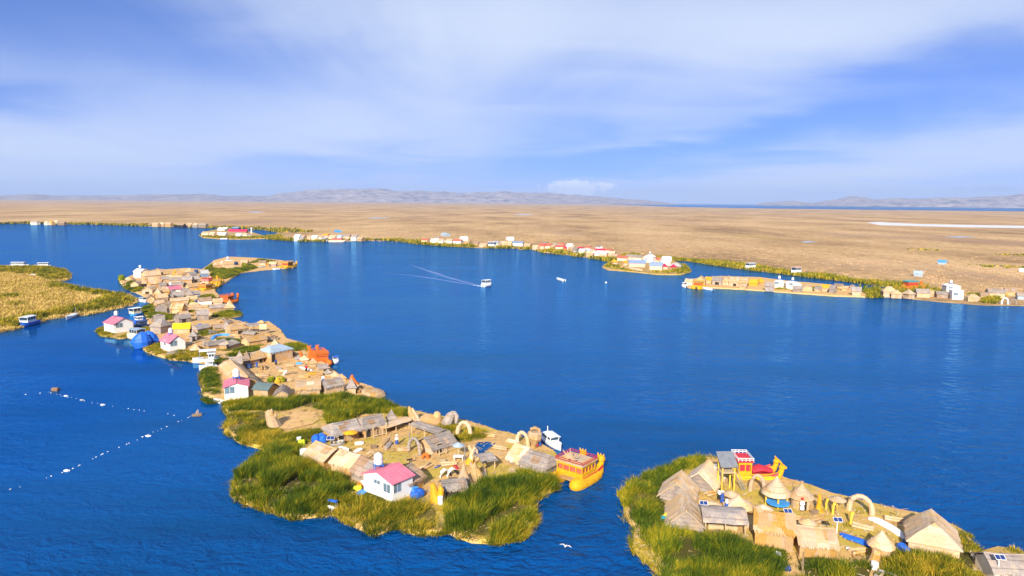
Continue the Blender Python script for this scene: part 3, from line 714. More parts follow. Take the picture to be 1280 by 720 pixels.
# slow warp so that cloud banks do not have clean outlines
azw = mth('ADD', az, mth('MULTIPLY', mth('SUBTRACT', n1, .5), 22.0)); elw = mth('ADD', el, mth('MULTIPLY', mth('SUBTRACT', n2, .5), 5.0))
dens = mth('ADD', mth('MULTIPLY', mth('SUBTRACT', n1, .5), .8), mth('MULTIPLY', mth('SUBTRACT', n2, .5), .5))
def sky_ae(x, y):
    d = ray(x, y).normalized(); return atan2(d.x, d.y) * 180 / pi, math.asin(d.z) * 180 / pi
def bank(x, y, wx, wy, rot, amp):      # a cloud bank (or a gap, amp < 0) round a direction
    global dens
    a0, e0 = sky_ae(x, y); k = 15.1     # photo pixels per degree
    da = mth('SUBTRACT', azw, a0); de = mth('SUBTRACT', elw, e0); r = radians(rot)
    p = mth('ADD', mth('MULTIPLY', da, cos(r)), mth('MULTIPLY', de, sin(r))); q = mth('SUBTRACT', mth('MULTIPLY', de, cos(r)), mth('MULTIPLY', da, sin(r)))
    e = mth('ADD', mth('POWER', mth('MULTIPLY', mth('ABSOLUTE', p), k / wx), 2.0), mth('POWER', mth('MULTIPLY', mth('ABSOLUTE', q), k / wy), 2.0))
    dens = mth('ADD', dens, mth('MULTIPLY', mth('POWER', 2.718, mth('MULTIPLY', e, -1.0)), amp))
BANKS = [(70, 20, 360, 60, -8, -1.0), (20, 118, 90, 16, 0, -.45), (300, 110, 330, 60, -15, .45), (560, 90, 110, 150, -20, .40), (90, 200, 190, 34, 0, .50),
         (480, 212, 260, 26, 3, -.45), (680, 130, 120, 60, 30, -.18), (760, 40, 300, 60, 0, .40), (1100, 130, 330, 40, 12, -.50), (780, 195, 240, 22, 10, -.40),
         (880, 158, 90, 12, 8, .35), (1150, 200, 260, 34, 9, .42), (1150, 30, 260, 40, 0, .30), (900, 235, 200, 16, 3, .25), (150, 236, 300, 14, 0, .35), (560, 238, 200, 10, 0, .2)]
for b in BANKS: bank(*b)
cl = nd(t, 'ShaderNodeMapRange', interpolation_type='SMOOTHSTEP'); cl.inputs['From Min'].default_value = -.75; cl.inputs['From Max'].default_value = .75
cl.inputs['To Min'].default_value = .02; cl.inputs['To Max'].default_value = .95
lk(t, dens, cl.inputs['Value'])
tint = nd(t, 'ShaderNodeMix', data_type='RGBA', blend_type='MULTIPLY'); tint.inputs['Factor'].default_value = 1.0
lk(t, sky.outputs[0], tint.inputs['A']); tint.inputs['B'].default_value = (.62, .80, 1.20, 1)
mx = nd(t, 'ShaderNodeMix', data_type='RGBA'); lk(t, cl.outputs[0], mx.inputs['Factor']); lk(t, tint.outputs['Result'], mx.inputs['A']); mx.inputs['B'].default_value = (4.05, 4.6, 5.65, 1)
# a few small cumulus low over the far hills
nc = noise(2.2, 8, .6, (1, 1, 1), 0, .4, (7, 2, 0))
def puff(x, y, wx, wy, col, prev, sharp=6.0, th=.5):
    a0, e0 = sky_ae(x, y); k = 15.1
    vv = nd(t, 'ShaderNodeCombineXYZ'); lk(t, az, vv.inputs[0]); lk(t, el, vv.inputs[1])
    nz = nd(t, 'ShaderNodeTexNoise', inp={'Scale': 1.1, 'Detail': 6.0, 'Roughness': .6}); lk(t, vv.outputs[0], nz.inputs['Vector'])
    p = mth('MULTIPLY', mth('SUBTRACT', az, a0), k / wx); q = mth('MULTIPLY', mth('SUBTRACT', el, e0), k / wy)
    e = mth('ADD', mth('MULTIPLY', p, p), mth('MULTIPLY', q, q))
    d = mth('SUBTRACT', mth('ADD', mth('SUBTRACT', 1.0, e), mth('MULTIPLY', mth('SUBTRACT', nz.outputs['Fac'], .5), 3.2)), th)
    f = mth('MULTIPLY', mth('MULTIPLY', d, sharp / 6.0, clamp=True), .75)
    m_ = nd(t, 'ShaderNodeMix', data_type='RGBA'); lk(t, f, m_.inputs['Factor']); lk(t, prev, m_.inputs['A']); m_.inputs['B'].default_value = col
    return m_.outputs['Result']
res = puff(722, 234, 46, 10, (6.6, 6.7, 6.9, 1), mx.outputs['Result'], 14.0, .1)
res = puff(1235, 236, 60, 5, (1.5, 2.3, 4.6, 1), res)
lk(t, res, bg.inputs['Color']); bg.inputs['Strength'].default_value = .1

sd = bpy.data.lights.new('sun', 'SUN'); sd.energy = 4.9; sd.angle = radians(.55); sd.color = (1.0, .91, .76)
so = bpy.data.objects.new('sun', sd); COL.objects.link(so)
a_, e_ = radians(SUN_AZ), radians(SUN_EL)
sdir = Vector((sin(a_) * cos(e_), cos(a_) * cos(e_), sin(e_)))
so.rotation_euler = (-sdir).to_track_quat('-Z', 'Y').to_euler(); so.location = (0, -50, 200)

cam = bpy.data.cameras.new('camera'); co = bpy.data.objects.new('camera', cam); COL.objects.link(co)
cam.sensor_width = 36; cam.sensor_fit = 'HORIZONTAL'; cam.lens = F / 1280 * 36; cam.clip_end = 200000; cam.clip_start = .5
co.matrix_world = Matrix(((_r.x, _u.x, -_f.x, CAM.x), (_r.y, _u.y, -_f.y, CAM.y), (_r.z, _u.z, -_f.z, CAM.z), (0, 0, 0, 1)))
S.camera = co
S.view_settings.view_transform = 'Standard'; S.view_settings.look = 'None'; S.view_settings.exposure = 0.85; S.view_settings.gamma = 1; S.view_settings.use_curve_mapping = False
S.render.engine = 'CYCLES'; S.cycles.use_denoising = True
try: S.cycles.denoiser = 'OPENIMAGEDENOISE'
except Exception: pass
S.cycles.max_bounces = 6; S.cycles.volume_bounces = 0; S.cycles.transparent_max_bounces = 8; S.cycles.caustics_reflective = False; S.cycles.caustics_refractive = False

# ------------------------------------------------------------------ water
m, t, b = newmat('lake_water')
b.inputs['Roughness'].default_value = .10; b.inputs['IOR'].default_value = 1.333; b.inputs['Specular IOR Level'].default_value = .4; b.inputs['Specular Tint'].default_value = (.12, .6, 1.0, 1)
ge = nd(t, 'ShaderNodeNewGeometry')
def wn(scale, st, rot, detail=3, rough=.55, dist=0.0):
    mp = nd(t, 'ShaderNodeMapping'); mp.inputs['Scale'].default_value = st; mp.inputs['Rotation'].default_value = (0, 0, rot); lk(t, ge.outputs['Position'], mp.inputs['Vector'])
    n = nd(t, 'ShaderNodeTexNoise', inp={'Scale': scale, 'Detail': detail, 'Roughness': rough, 'Distortion': dist}); lk(t, mp.outputs[0], n.inputs['Vector']); return n.outputs['Fac']
wv1 = wn(.42, (.85, 1.1, 1), .25, 4, .62, .7); wv2 = wn(.13, (.8, 1.1, 1), -.2, 3); wv3 = wn(1.25, (.8, 1.2, 1), .5, 3)
sm = wn(.012, (.6, 2.2, 1), .15, 4, .6)        # calm and ruffled areas
def m2(op, a, b_=None, clamp=False):
    n = nd(t, 'ShaderNodeMath', operation=op); n.use_clamp = clamp
    for i, x in enumerate((a, b_)):
        if x is None: continue
        if hasattr(x, 'node'): lk(t, x, n.inputs[i])
        else: n.inputs[i].default_value = x
    return n.outputs[0]
hgt = m2('ADD', m2('ADD', m2('MULTIPLY', wv1, .85), m2('MULTIPLY', wv2, .25)), m2('MULTIPLY', wv3, .24))
calm = nd(t, 'ShaderNodeMapRange', inp={'From Min': .36, 'From Max': .60, 'To Min': .30, 'To Max': 1.0}); lk(t, sm, calm.inputs['Value'])
bp = nd(t, 'ShaderNodeBump', inp={'Distance': 3.0}); sp_ = nd(t, 'ShaderNodeSeparateXYZ'); lk(t, ge.outputs['Position'], sp_.inputs[0])          # lee of the island chain: sheltered water
def lee(cx, cy, rx, ry):
    a = m2('DIVIDE', m2('SUBTRACT', sp_.outputs[0], cx), rx); c = m2('DIVIDE', m2('SUBTRACT', sp_.outputs[1], cy), ry)
    return m2('POWER', 2.718, m2('MULTIPLY', m2('ADD', m2('MULTIPLY', a, a), m2('MULTIPLY', c, c)), -1.0))
l1 = P(215, 500); l2 = P(140, 430); l3 = P(70, 640)
ls_ = m2('MULTIPLY', m2('ADD', m2('ADD', lee(l1.x, l1.y, 34, 42), lee(l2.x, l2.y, 40, 50)), m2('MULTIPLY', lee(l3.x, l3.y, 40, 30), .6)), .86, True)
hk = m2('MULTIPLY', calm.outputs[0], m2('SUBTRACT', 1.0, m2('MINIMUM', ls_, .86))); hc = m2('MULTIPLY', hgt, hk)
hs_ = m2('MULTIPLY', m2('ADD', m2('ADD', m2('MULTIPLY', wv1, .95), m2('MULTIPLY', wv2, .35)), m2('MULTIPLY', wv3, .05)), hk); lk(t, hc, bp.inputs['Height']); bp.inputs['Strength'].default_value = 1.0
lk(t, bp.outputs[0], b.inputs['Normal'])
wr = nd(t, 'ShaderNodeValToRGB'); wr.color_ramp.elements[0].color = (.0002, .042, .150, 1); wr.color_ramp.elements[1].color = (.0008, .078, .325, 1)
wr.color_ramp.elements[0].position = .35; wr.color_ramp.elements[1].position = .7; lk(t, sm, wr.inputs['Fac']); lk(t, wr.outputs[0], b.inputs['Base Color'])
b.inputs['Specular IOR Level'].default_value = 0
gl = nd(t, 'ShaderNodeBsdfGlossy'); gl.inputs['Color'].default_value = (.24, .62, 1, 1); gl.inputs['Roughness'].default_value = .05
bg_ = nd(t, 'ShaderNodeBump', inp={'Distance': .40}); lk(t, hs_, bg_.inputs['Height']); bg_.inputs['Strength'].default_value = 1.0; lk(t, bg_.outputs[0], gl.inputs['Normal'])
fn = nd(t, 'ShaderNodeFresnel'); fn.inputs['IOR'].default_value = 1.333; bf_ = nd(t, 'ShaderNodeBump', inp={'Distance': .40}); lk(t, hs_, bf_.inputs['Height']); lk(t, bf_.outputs[0], fn.inputs['Normal'])
ms = nd(t, 'ShaderNodeMixShader'); lk(t, m2('MINIMUM', fn.outputs[0], .45), ms.inputs[0]); lk(t, b.outputs[0], ms.inputs[1]); lk(t, gl.outputs[0], ms.inputs[2]); lk(t, ms.outputs[0], t.nodes['Material Output'].inputs['Surface'])
M['water'] = m
wm = MB(); R_ = 60000
wm.add([(-R_, -400, 0), (R_, -400, 0), (R_, 42000, 0), (-R_, 42000, 0)], [(0, 1, 2, 3)])
tag(wm.build('water', M['water']), 'deep blue rippled lake around the reed islands', 'lake', kind='structure')

# ------------------------------------------------------------------ ground materials
def ground_mat(name, c1, c2, cg, gpos=.55, s1=.9, bump=.5):
    m, t, b = newmat(name)
    ge = nd(t, 'ShaderNodeNewGeometry')
    n1 = nd(t, 'ShaderNodeTexNoise', inp={'Scale': s1, 'Detail': 6.0, 'Roughness': .7}); lk(t, ge.outputs['Position'], n1.inputs['Vector'])
    n2 = nd(t, 'ShaderNodeTexNoise', inp={'Scale': .16, 'Detail': 4.0}); lk(t, ge.outputs['Position'], n2.inputs['Vector'])
    n3 = nd(t, 'ShaderNodeTexNoise', inp={'Scale': 5.0, 'Detail': 4.0, 'Roughness': .7}); lk(t, ge.outputs['Position'], n3.inputs['Vector'])
    r = nd(t, 'ShaderNodeValToRGB'); r.color_ramp.elements[0].position = .35; r.color_ramp.elements[1].position = .6
    r.color_ramp.elements[0].color = c4(c2); r.color_ramp.elements[1].color = c4(c1)
    mm = nd(t, 'ShaderNodeMath', operation='MULTIPLY_ADD'); mm.inputs[1].default_value = .5; lk(t, n3.outputs['Fac'], mm.inputs[0])
    hh = nd(t, 'ShaderNodeMath', operation='MULTIPLY'); hh.inputs[1].default_value = .5; lk(t, n1.outputs['Fac'], hh.inputs[0]); lk(t, hh.outputs[0], mm.inputs[2]); lk(t, mm.outputs[0], r.inputs['Fac'])
    f = nd(t, 'ShaderNodeMapRange', inp={'From Min': gpos, 'From Max': gpos + .12, 'To Max': .85}); lk(t, n2.outputs['Fac'], f.inputs['Value'])
    mx = nd(t, 'ShaderNodeMix', data_type='RGBA'); lk(t, f.outputs[0], mx.inputs['Factor']); lk(t, r.outputs[0], mx.inputs['A']); mx.inputs['B'].default_value = c4(cg)
    lk(t, mx.outputs['Result'], b.inputs['Base Color']); b.inputs['Roughness'].default_value = .95; b.inputs['Specular IOR Level'].default_value = .1
    bp = nd(t, 'ShaderNodeBump', inp={'Strength': bump, 'Distance': .12}); lk(t, mm.outputs[0], bp.inputs['Height']); lk(t, bp.outputs[0], b.inputs['Normal'])
    return m
M['ground_straw'] = ground_mat('trodden_reed', (.68, .43, .19), (.44, .255, .10), (.52, .36, .12), .56)
M['ground_green'] = ground_mat('trodden_reed_grassy', (.65, .41, .165), (.42, .25, .085), (.44, .33, .05), .46)
M['ground_marsh'] = ground_mat('marsh_ground', (.50, .33, .12), (.36, .23, .07), (.20, .17, .02), .55, .25)
# the plain: dry totora, long patches
m, t, b = newmat('dry_totora_plain')
ge = nd(t, 'ShaderNodeNewGeometry')
def gn(scale, st=(1, 1, 1), detail=5, rough=.6, rot=0.0):
    mp = nd(t, 'ShaderNodeMapping'); mp.inputs['Scale'].default_value = st; mp.inputs['Rotation'].default_value = (0, 0, rot); lk(t, ge.outputs['Position'], mp.inputs['Vector'])
    n = nd(t, 'ShaderNodeTexNoise', inp={'Scale': scale, 'Detail': detail, 'Roughness': rough}); lk(t, mp.outputs[0], n.inputs['Vector']); return n.outputs['Fac']
def ramp(fac, stops):
    r = nd(t, 'ShaderNodeValToRGB'); e = r.color_ramp.elements
    e[0].position, e[0].color = stops[0][0], c4(stops[0][1]); e[1].position, e[1].color = stops[-1][0], c4(stops[-1][1])
    for p_, c_ in stops[1:-1]: k = e.new(p_); k.color = c4(c_)
    lk(t, fac, r.inputs['Fac']); return r.outputs[0]
base = ramp(gn(.0075, (1, .45, 1), 8, .70), [(.34, (.27, .17, .085)), (.48, (.48, .315, .15)), (.62, (.62, .42, .215))])
fine = ramp(gn(.22, (1, .7, 1), 6, .7), [(.3, (.55, .52, .50)), (.62, (1.12, 1.1, 1.1))])
mu = nd(t, 'ShaderNodeMix', data_type='RGBA', blend_type='MULTIPLY'); mu.inputs['Factor'].default_value = 1; lk(t, base, mu.inputs['A']); lk(t, fine, mu.inputs['B'])
dk = nd(t, 'ShaderNodeMapRange', inp={'From Min': .53, 'From Max': .66, 'To Max': .75}); lk(t, gn(.0045, (1, .35, 1), 6, .65, .1), dk.inputs['Value'])
mx = nd(t, 'ShaderNodeMix', data_type='RGBA'); lk(t, dk.outputs[0], mx.inputs['Factor']); lk(t, mu.outputs['Result'], mx.inputs['A']); mx.inputs['B'].default_value = (.33, .21, .135, 1)
gr = nd(t, 'ShaderNodeMapRange', inp={'From Min': .61, 'From Max': .70, 'To Max': .5}); lk(t, gn(.007, (1, .3, 1), 5, .6, -.15), gr.inputs['Value'])
mx2 = nd(t, 'ShaderNodeMix', data_type='RGBA'); lk(t, gr.outputs[0], mx2.inputs['Factor']); lk(t, mx.outputs['Result'], mx2.inputs['A']); mx2.inputs['B'].default_value = (.26, .20, .03, 1)
lk(t, mx2.outputs['Result'], b.inputs['Base Color']); b.inputs['Roughness'].default_value = .95; b.inputs['Specular IOR Level'].default_value = .05
M['plain'] = m
m, t, b = newmat('dry_hills')
ge = nd(t, 'ShaderNodeNewGeometry')
cc = ramp(gn(.0050, (1, 1, 1), 9, .72), [(.38, (.05, .045, .05)), (.48, (.26, .20, .18)), (.62, (.42, .34, .30))])
lk(t, cc, b.inputs['Base Color']); b.inputs['Roughness'].default_value = 1; b.inputs['Specular IOR Level'].default_value = 0
M['hills'] = m
# blades
def blade_mat(name, stops, s1=.16, s2=.7):
    m, t, b = newmat(name)
    ge = nd(t, 'ShaderNodeNewGeometry')
    a = nd(t, 'ShaderNodeTexNoise', inp={'Scale': s1, 'Detail': 3.0}); lk(t, ge.outputs['Position'], a.inputs['Vector'])
    c = nd(t, 'ShaderNodeTexNoise', inp={'Scale': s2, 'Detail': 3.0}); lk(t, ge.outputs['Position'], c.inputs['Vector'])
    def mm(op, x, y):
        n = nd(t, 'ShaderNodeMath', operation=op)
        for i, q in enumerate((x, y)):
            if hasattr(q, 'node'): lk(t, q, n.inputs[i])
            else: n.inputs[i].default_value = q
        return n.outputs[0]
    v = mm('ADD', mm('ADD', mm('MULTIPLY', a.outputs['Fac'], .55), mm('MULTIPLY', c.outputs['Fac'], .45)), mm('MULTIPLY', mm('SUBTRACT', ge.outputs['Random Per Island'], .5), .26))
    r = nd(t, 'ShaderNodeValToRGB'); e = r.color_ramp.elements
    e[0].position, e[0].color = stops[0][0], c4(stops[0][1]); e[1].position, e[1].color = stops[-1][0], c4(stops[-1][1])
    for p_, c_ in stops[1:-1]: k = e.new(p_); k.color = c4(c_)
    lk(t, v, r.inputs['Fac']); lk(t, r.outputs[0], b.inputs['Base Color']); b.inputs['Roughness'].default_value = .7; b.inputs['Specular IOR Level'].default_value = .15
    return m
M['reed_green'] = blade_mat('green_totora', [(.36, (.022, .046, .002)), (.46, (.062, .100, .003)), (.55, (.130, .155, .004)), (.64, (.32, .25, .010))])
M['reed_olive'] = blade_mat('olive_totora', [(.36, (.042, .068, .003)), (.46, (.115, .13, .004)), (.54, (.24, .20, .007)), (.63, (.46, .31, .025))])
M['reed_dry'] = blade_mat('dry_totora', [(.34, (.30, .22, .03)), (.5, (.47, .325, .085)), (.66, (.60, .41, .14))], .04, .2)

# ------------------------------------------------------------------ polygons and islands
def inside(pts, poly):
    x, y = pts[:, 0], pts[:, 1]; c = np.zeros(len(pts), bool); n = len(poly); j = n - 1
    for i in range(n):
        xi, yi, xj, yj = poly[i][0], poly[i][1], poly[j][0], poly[j][1]
        if yi != yj: c ^= ((yi > y) != (yj > y)) & (x < (xj - xi) * (y - yi) / (yj - yi) + xi)
        j = i
    return c
def rough(poly, step, amp, seed=0):
    out = []; n = len(poly)
    for i in range(n):
        a, b = poly[i], poly[(i + 1) % n]; d = sqrt((b[0] - a[0]) ** 2 + (b[1] - a[1]) ** 2); k = max(1, min(60, int(d / step)))
        for q in range(k):
            f = q / k; x, y = a[0] + (b[0] - a[0]) * f, a[1] + (b[1] - a[1]) * f
            out.append((x + amp * mnoise.noise(Vector((x / step * .37, y / step * .37, seed + 3.1))), y + amp * mnoise.noise(Vector((x / step * .37, y / step * .37, seed + 9.7)))))
    return out
def rough_open(pts, step, amp, seed=0):
    out = []
    for a, b in zip(pts, pts[1:]):
        d = sqrt((b[0] - a[0]) ** 2 + (b[1] - a[1]) ** 2); k = max(1, min(60, int(d / step)))
        for q in range(k):
            f = q / k; x, y = a[0] + (b[0] - a[0]) * f, a[1] + (b[1] - a[1]) * f
            out.append((x + amp * mnoise.noise(Vector((x / step * .37, y / step * .37, seed + 3.1))), y + amp * mnoise.noise(Vector((x / step * .37, y / step * .37, seed + 9.7)))))
    return out + [pts[-1]]
def world_poly(px): return [tuple(P(x, y, 0)[:2]) for x, y in px]
def clean(poly, eps=.05):
    out = []
    for p in poly:
        if not out or (p[0] - out[-1][0]) ** 2 + (p[1] - out[-1][1]) ** 2 > eps * eps: out.append(p)
    return out
def island(px, label, m, z=ZG, step=1.2, amp=.5, grid=1.5, bump=.07, slope=.5, name='island'):
    poly = clean(rough(world_poly(px), step, amp, len(px)))
    xs = [p[0] for p in poly]; ys = [p[1] for p in poly]
    A = (max(xs) - min(xs)) * (max(ys) - min(ys)); grid = max(grid, sqrt(A / 5000))
    gx, gy = np.meshgrid(np.arange(min(xs), max(xs), grid), np.arange(min(ys), max(ys), grid)); g = np.stack([gx.ravel(), gy.ravel()], 1) + RNG.uniform(-.3, .3, (gx.size, 2)) * grid
    g = g[inside(g, poly)]
    vin = [Vector(p) for p in poly] + [Vector(p) for p in g]; n = len(poly)
    r = delaunay_2d_cdt(vin, [(i, (i + 1) % n) for i in range(n)], [], 1, 1e-4)
    vs = [(v.x, v.y, z + bump * (mnoise.noise(Vector((v.x * .35, v.y * .35, 1))) + .6 * mnoise.noise(Vector((v.x * .9, v.y * .9, 5))))) for v in r[0]]
    fs = [tuple(f) for f in r[2]]
    mb = MB().add(vs, fs)
    # bank down to and below the waterline
    cx, cy = sum(xs) / n, sum(ys) / n; o = len(mb.v)
    area = sum(poly[i][0] * poly[(i + 1) % n][1] - poly[(i + 1) % n][0] * poly[i][1] for i in range(n)); sgn = 1 if area > 0 else -1
    for i in range(n):
        a, c = Vector(poly[i - 1]), Vector(poly[(i + 1) % n]); d = (c - a); nn = Vector((d.y, -d.x)).normalized() * sgn if d.length > 1e-6 else Vector((0, 0))
        p = poly[i]; q = slope * (1 + .5 * mnoise.noise(Vector((p[0] * .8, p[1] * .8, 2))))
        mb.v += [(p[0], p[1], z + bump * (mnoise.noise(Vector((p[0] * .35, p[1] * .35, 1))) + .6 * mnoise.noise(Vector((p[0] * .9, p[1] * .9, 5))))), (p[0] + nn.x * q * .6, p[1] + nn.y * q * .6, z * .4), (p[0] + nn.x * q, p[1] + nn.y * q, -.25)]
    for i in range(n):
        a, c = o + 3 * i, o + 3 * ((i + 1) % n)
        mb.f += [(a, c, c + 1, a + 1), (a + 1, c + 1, c + 2, a + 2)]
    return tag(mb.build(name, M[m]), label, 'island', kind='structure')

def reed_mesh(pos, hgt, wid, clump_r, per, lean, z0, name, m, label, bend=.35):
    """pos: clump centres; every clump gets `per` bent blades that lean outwards"""
    n = len(pos) * per
    c = np.repeat(pos, per, 0); h = np.repeat(hgt, per) * RNG.uniform(.6, 1.1, n)
    th = RNG.uniform(0, 2 * pi, n); rr = np.sqrt(RNG.uniform(0, 1, n)) * clump_r
    bx, by = c[:, 0] + rr * np.cos(th), c[:, 1] + rr * np.sin(th)
    ln = lean * (.25 + rr / max(clump_r, 1e-6)) * RNG.uniform(.4, 1.3, n); wx, wy = .10, .06
    dx, dy = np.cos(th) * ln + wx, np.sin(th) * ln + wy
    ya = RNG.uniform(0, pi, n); w = wid * RNG.uniform(.6, 1.4, n) / 2; ex, ey = np.cos(ya) * w, np.sin(ya) * w
    V = np.zeros((n, 6, 3)); f1 = .55
    V[:, 0] = np.stack([bx - ex, by - ey, np.full(n, z0)], 1); V[:, 1] = np.stack([bx + ex, by + ey, np.full(n, z0)], 1)
    mx_, my_ = bx + dx * h * f1 * .7, by + dy * h * f1 * .7
    V[:, 2] = np.stack([mx_ + ex * .85, my_ + ey * .85, z0 + h * f1], 1); V[:, 3] = np.stack([mx_ - ex * .85, my_ - ey * .85, z0 + h * f1], 1)
    tx, ty = bx + dx * h * (1 + bend), by + dy * h * (1 + bend); tz = z0 + h * (1 - .25 * np.minimum(1, ln * 1.3))
    V[:, 4] = np.stack([tx + ex * .15, ty + ey * .15, tz], 1); V[:, 5] = np.stack([tx - ex * .15, ty - ey * .15, tz], 1)
    q = (np.arange(n) * 6)[:, None]
    Fc = np.concatenate([q + np.array([[0, 1, 2, 3]]), q + np.array([[3, 2, 4, 5]])], 1).reshape(-1)
    me = bpy.data.meshes.new(name); me.vertices.add(n * 6); me.vertices.foreach_set('co', V.reshape(-1).astype(np.float32))
    me.loops.add(len(Fc)); me.loops.foreach_set('vertex_index', Fc.astype(np.int32))
    k = len(Fc) // 4; me.polygons.add(k); me.polygons.foreach_set('loop_start', (np.arange(k) * 4).astype(np.int32)); me.polygons.foreach_set('loop_total', np.full(k, 4, np.int32))
    me.update(calc_edges=True); me.materials.append(M[m]); me.polygons.foreach_set('use_smooth', np.ones(k, bool))
    o = bpy.data.objects.new(name, me); COL.objects.link(o)
    return tag(o, label, 'reeds', kind='stuff')
CLEAR = []                               # world-space (x, y, r): keep reeds off what stands there
def sample(poly, d):
    a = np.array(poly); lo, hi = a.min(0), a.max(0); n = int(d * (hi[0] - lo[0]) * (hi[1] - lo[1])) + 1
    p = RNG.uniform(lo, hi, (n, 2)); return p[inside(p, poly)]
def grown(poly, g):
    n = len(poly); ar = sum(poly[i][0] * poly[(i + 1) % n][1] - poly[(i + 1) % n][0] * poly[i][1] for i in range(n)); s = 1 if ar > 0 else -1; out = []
    for i in range(n):
        a, c = Vector(poly[i - 1]), Vector(poly[(i + 1) % n]); d = c - a; k = g * s / max(d.length, 1e-6); out.append((poly[i][0] + d.y * k, poly[i][1] - d.x * k))
    return out
def edge_dist(p, poly):
    a = np.array(poly); b = np.roll(a, -1, 0); d = np.full(len(p), 1e9)
    for i in range(len(a)):
        e = b[i] - a[i]; q = p - a[i]; t_ = np.clip((q @ e) / max(e @ e, 1e-9), 0, 1); d = np.minimum(d, np.hypot(*(q - t_[:, None] * e).T))
    return d
def reeds(px_polys, label, dens=5.0, h=2.0, wid=.06, per=34, clump=.6, lean=.33, m='reed_green', z0=.2, hv=.45, edge=.4, holes=True, name='reeds', grow=.2, dome=3.0, gaps=.22, base=None):
    ps, hs = [], []
    for px in px_polys:
        raw = grown(world_poly(px), grow); poly = rough(raw, 1.2, edge, 5); p = sample(poly, dens)
        g_ = np.array([mnoise.noise(Vector((x * .33, y * .33, 2.5))) for x, y in p]) if len(p) else np.zeros(0)
        p = p[g_ > -gaps - .12]; d = edge_dist(p, raw) if dome else np.full(len(p), 9.)
        ps.append(p); hs.append(h * (.42 + .58 * np.sqrt(np.clip(d / dome, 0, 1))) if dome else np.full(len(p), h))
    p = np.concatenate(ps); hh = np.concatenate(hs)
    hh = hh * np.array([1 + hv * 1.7 * mnoise.noise(Vector((x * .30, y * .30, 4))) + hv * .8 * mnoise.noise(Vector((x * .8, y * .8, 8))) for x, y in p])
    if holes and CLEAR:
        ok = np.ones(len(p), bool)
        for cx, cy, ux, uy, hl, hd in CLEAR:
            dx, dy = p[:, 0] - cx, p[:, 1] - cy; ax, ay = np.abs(dx * ux + dy * uy) - hl, np.abs(-dx * uy + dy * ux) - hd
            ok &= ~((ax < .45) & (ay < .45)); hh *= np.clip(.40 + np.hypot(np.maximum(ax, 0), np.maximum(ay, 0)) / 5, .40, 1)
        p, hh = p[ok], hh[ok]
    return reed_mesh(p, np.maximum(hh, h * .22), wid, clump, per, lean, z0, name, m, label)
def litter(px_polys, label, n_per=3.0, m='litter'):
    """loose cut reeds lying about on the trodden ground"""
    ps = np.concatenate([sample(world_poly(px), n_per) for px in px_polys]); n = len(ps); a = RNG.normal(.4, 1.0, n); l = RNG.uniform(.25, 1.0, n); w_ = RNG.uniform(.025, .07, n)
    e = np.stack([np.cos(a) * l / 2, np.sin(a) * l / 2], 1); f = np.stack([-np.sin(a) * w_, np.cos(a) * w_], 1); z = ZG + RNG.uniform(.07, .16, n); z2 = z + RNG.uniform(-.03, .12, n)
    V = np.zeros((n, 4, 3)); V[:, 0, :2] = ps - e - f; V[:, 1, :2] = ps + e - f; V[:, 2, :2] = ps + e + f; V[:, 3, :2] = ps - e + f; V[:, 0, 2] = V[:, 3, 2] = z; V[:, 1, 2] = V[:, 2, 2] = z2
    me = bpy.data.meshes.new('loose_reeds'); me.from_pydata(V.reshape(-1, 3).tolist(), [], (np.arange(n * 4).reshape(-1, 4)).tolist()); me.materials.append(M[m])
    o = bpy.data.objects.new('loose_reeds', me); COL.objects.link(o); return tag(o, label, 'straw litter', kind='stuff')
M['litter'] = blade_mat('cut_reed_litter', [(.36, (.22, .13, .05)), (.46, (.48, .31, .13)), (.54, (.66, .46, .22)), (.64, (.60, .50, .36))], .3, 1.2)
M['stubble'] = blade_mat('reed_stubble', [(.36, (.32, .205, .11)), (.5, (.42, .275, .15)), (.64, (.50, .335, .19))], .05, .4)
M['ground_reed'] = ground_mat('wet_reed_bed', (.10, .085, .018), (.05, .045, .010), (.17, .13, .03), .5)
# ------------------------------------------------------------------ the far plain, hills, channels
SHORE = [(-500, 279), (60, 279.5), (130, 281), (190, 283), (250, 284.3), (262, 285), (300, 285.5), (330, 287.5), (350, 291), (338, 294.2), (325, 297.5), (345, 299.5), (368, 301.5), (442, 301.5), (470, 299.5), (500, 301.5), (520, 305), (560, 308), (600, 310), (640, 310.5), (664, 312), (680, 316), (705, 318.5), (740, 323), (765, 327.5), (778, 325.6), (800, 324), (830, 325), (860, 326.5), (885, 330.5), (930, 337), (980, 342.5), (1000, 345.5), (1050, 351), (1095, 356.5), (1122, 361), (1105, 367), (1130, 373), (1180, 378), (1230, 381.5), (1290, 383), (1500, 392), (2000, 420)]
FAR = [(2000, 268.8), (1400, 266), (1280, 264.3), (1120, 262.6), (960, 260.7), (840, 258.6), (760, 255.3), (640, 253.6), (400, 251.0), (200, 249.4), (0, 248.6), (-500, 245.5)]
pl = clean(rough_open(world_poly(SHORE), 6, 2.0, 3) + rough_open(world_poly(FAR), 700, 60, 1), .5)
pb = MB(); n = len(pl)
r = delaunay_2d_cdt([Vector(p) for p in pl], [(i, (i + 1) % n) for i in range(n)], [], 1, 1e-3)
pb.add([(v.x, v.y, .3) for v in r[0]], [tuple(f) for f in r[2]])
o = len(pb.v)
for p in pl: pb.v += [(p[0], p[1], .3), (p[0], p[1], -.4)]
for i in range(n): a, c = o + 2 * i, o + 2 * ((i + 1) % n); pb.f.append((a, c, c + 1, a + 1))
tag(pb.build('plain', M['plain']), 'vast tan plain of dry totora reaching the far hills', 'plain', kind='structure')

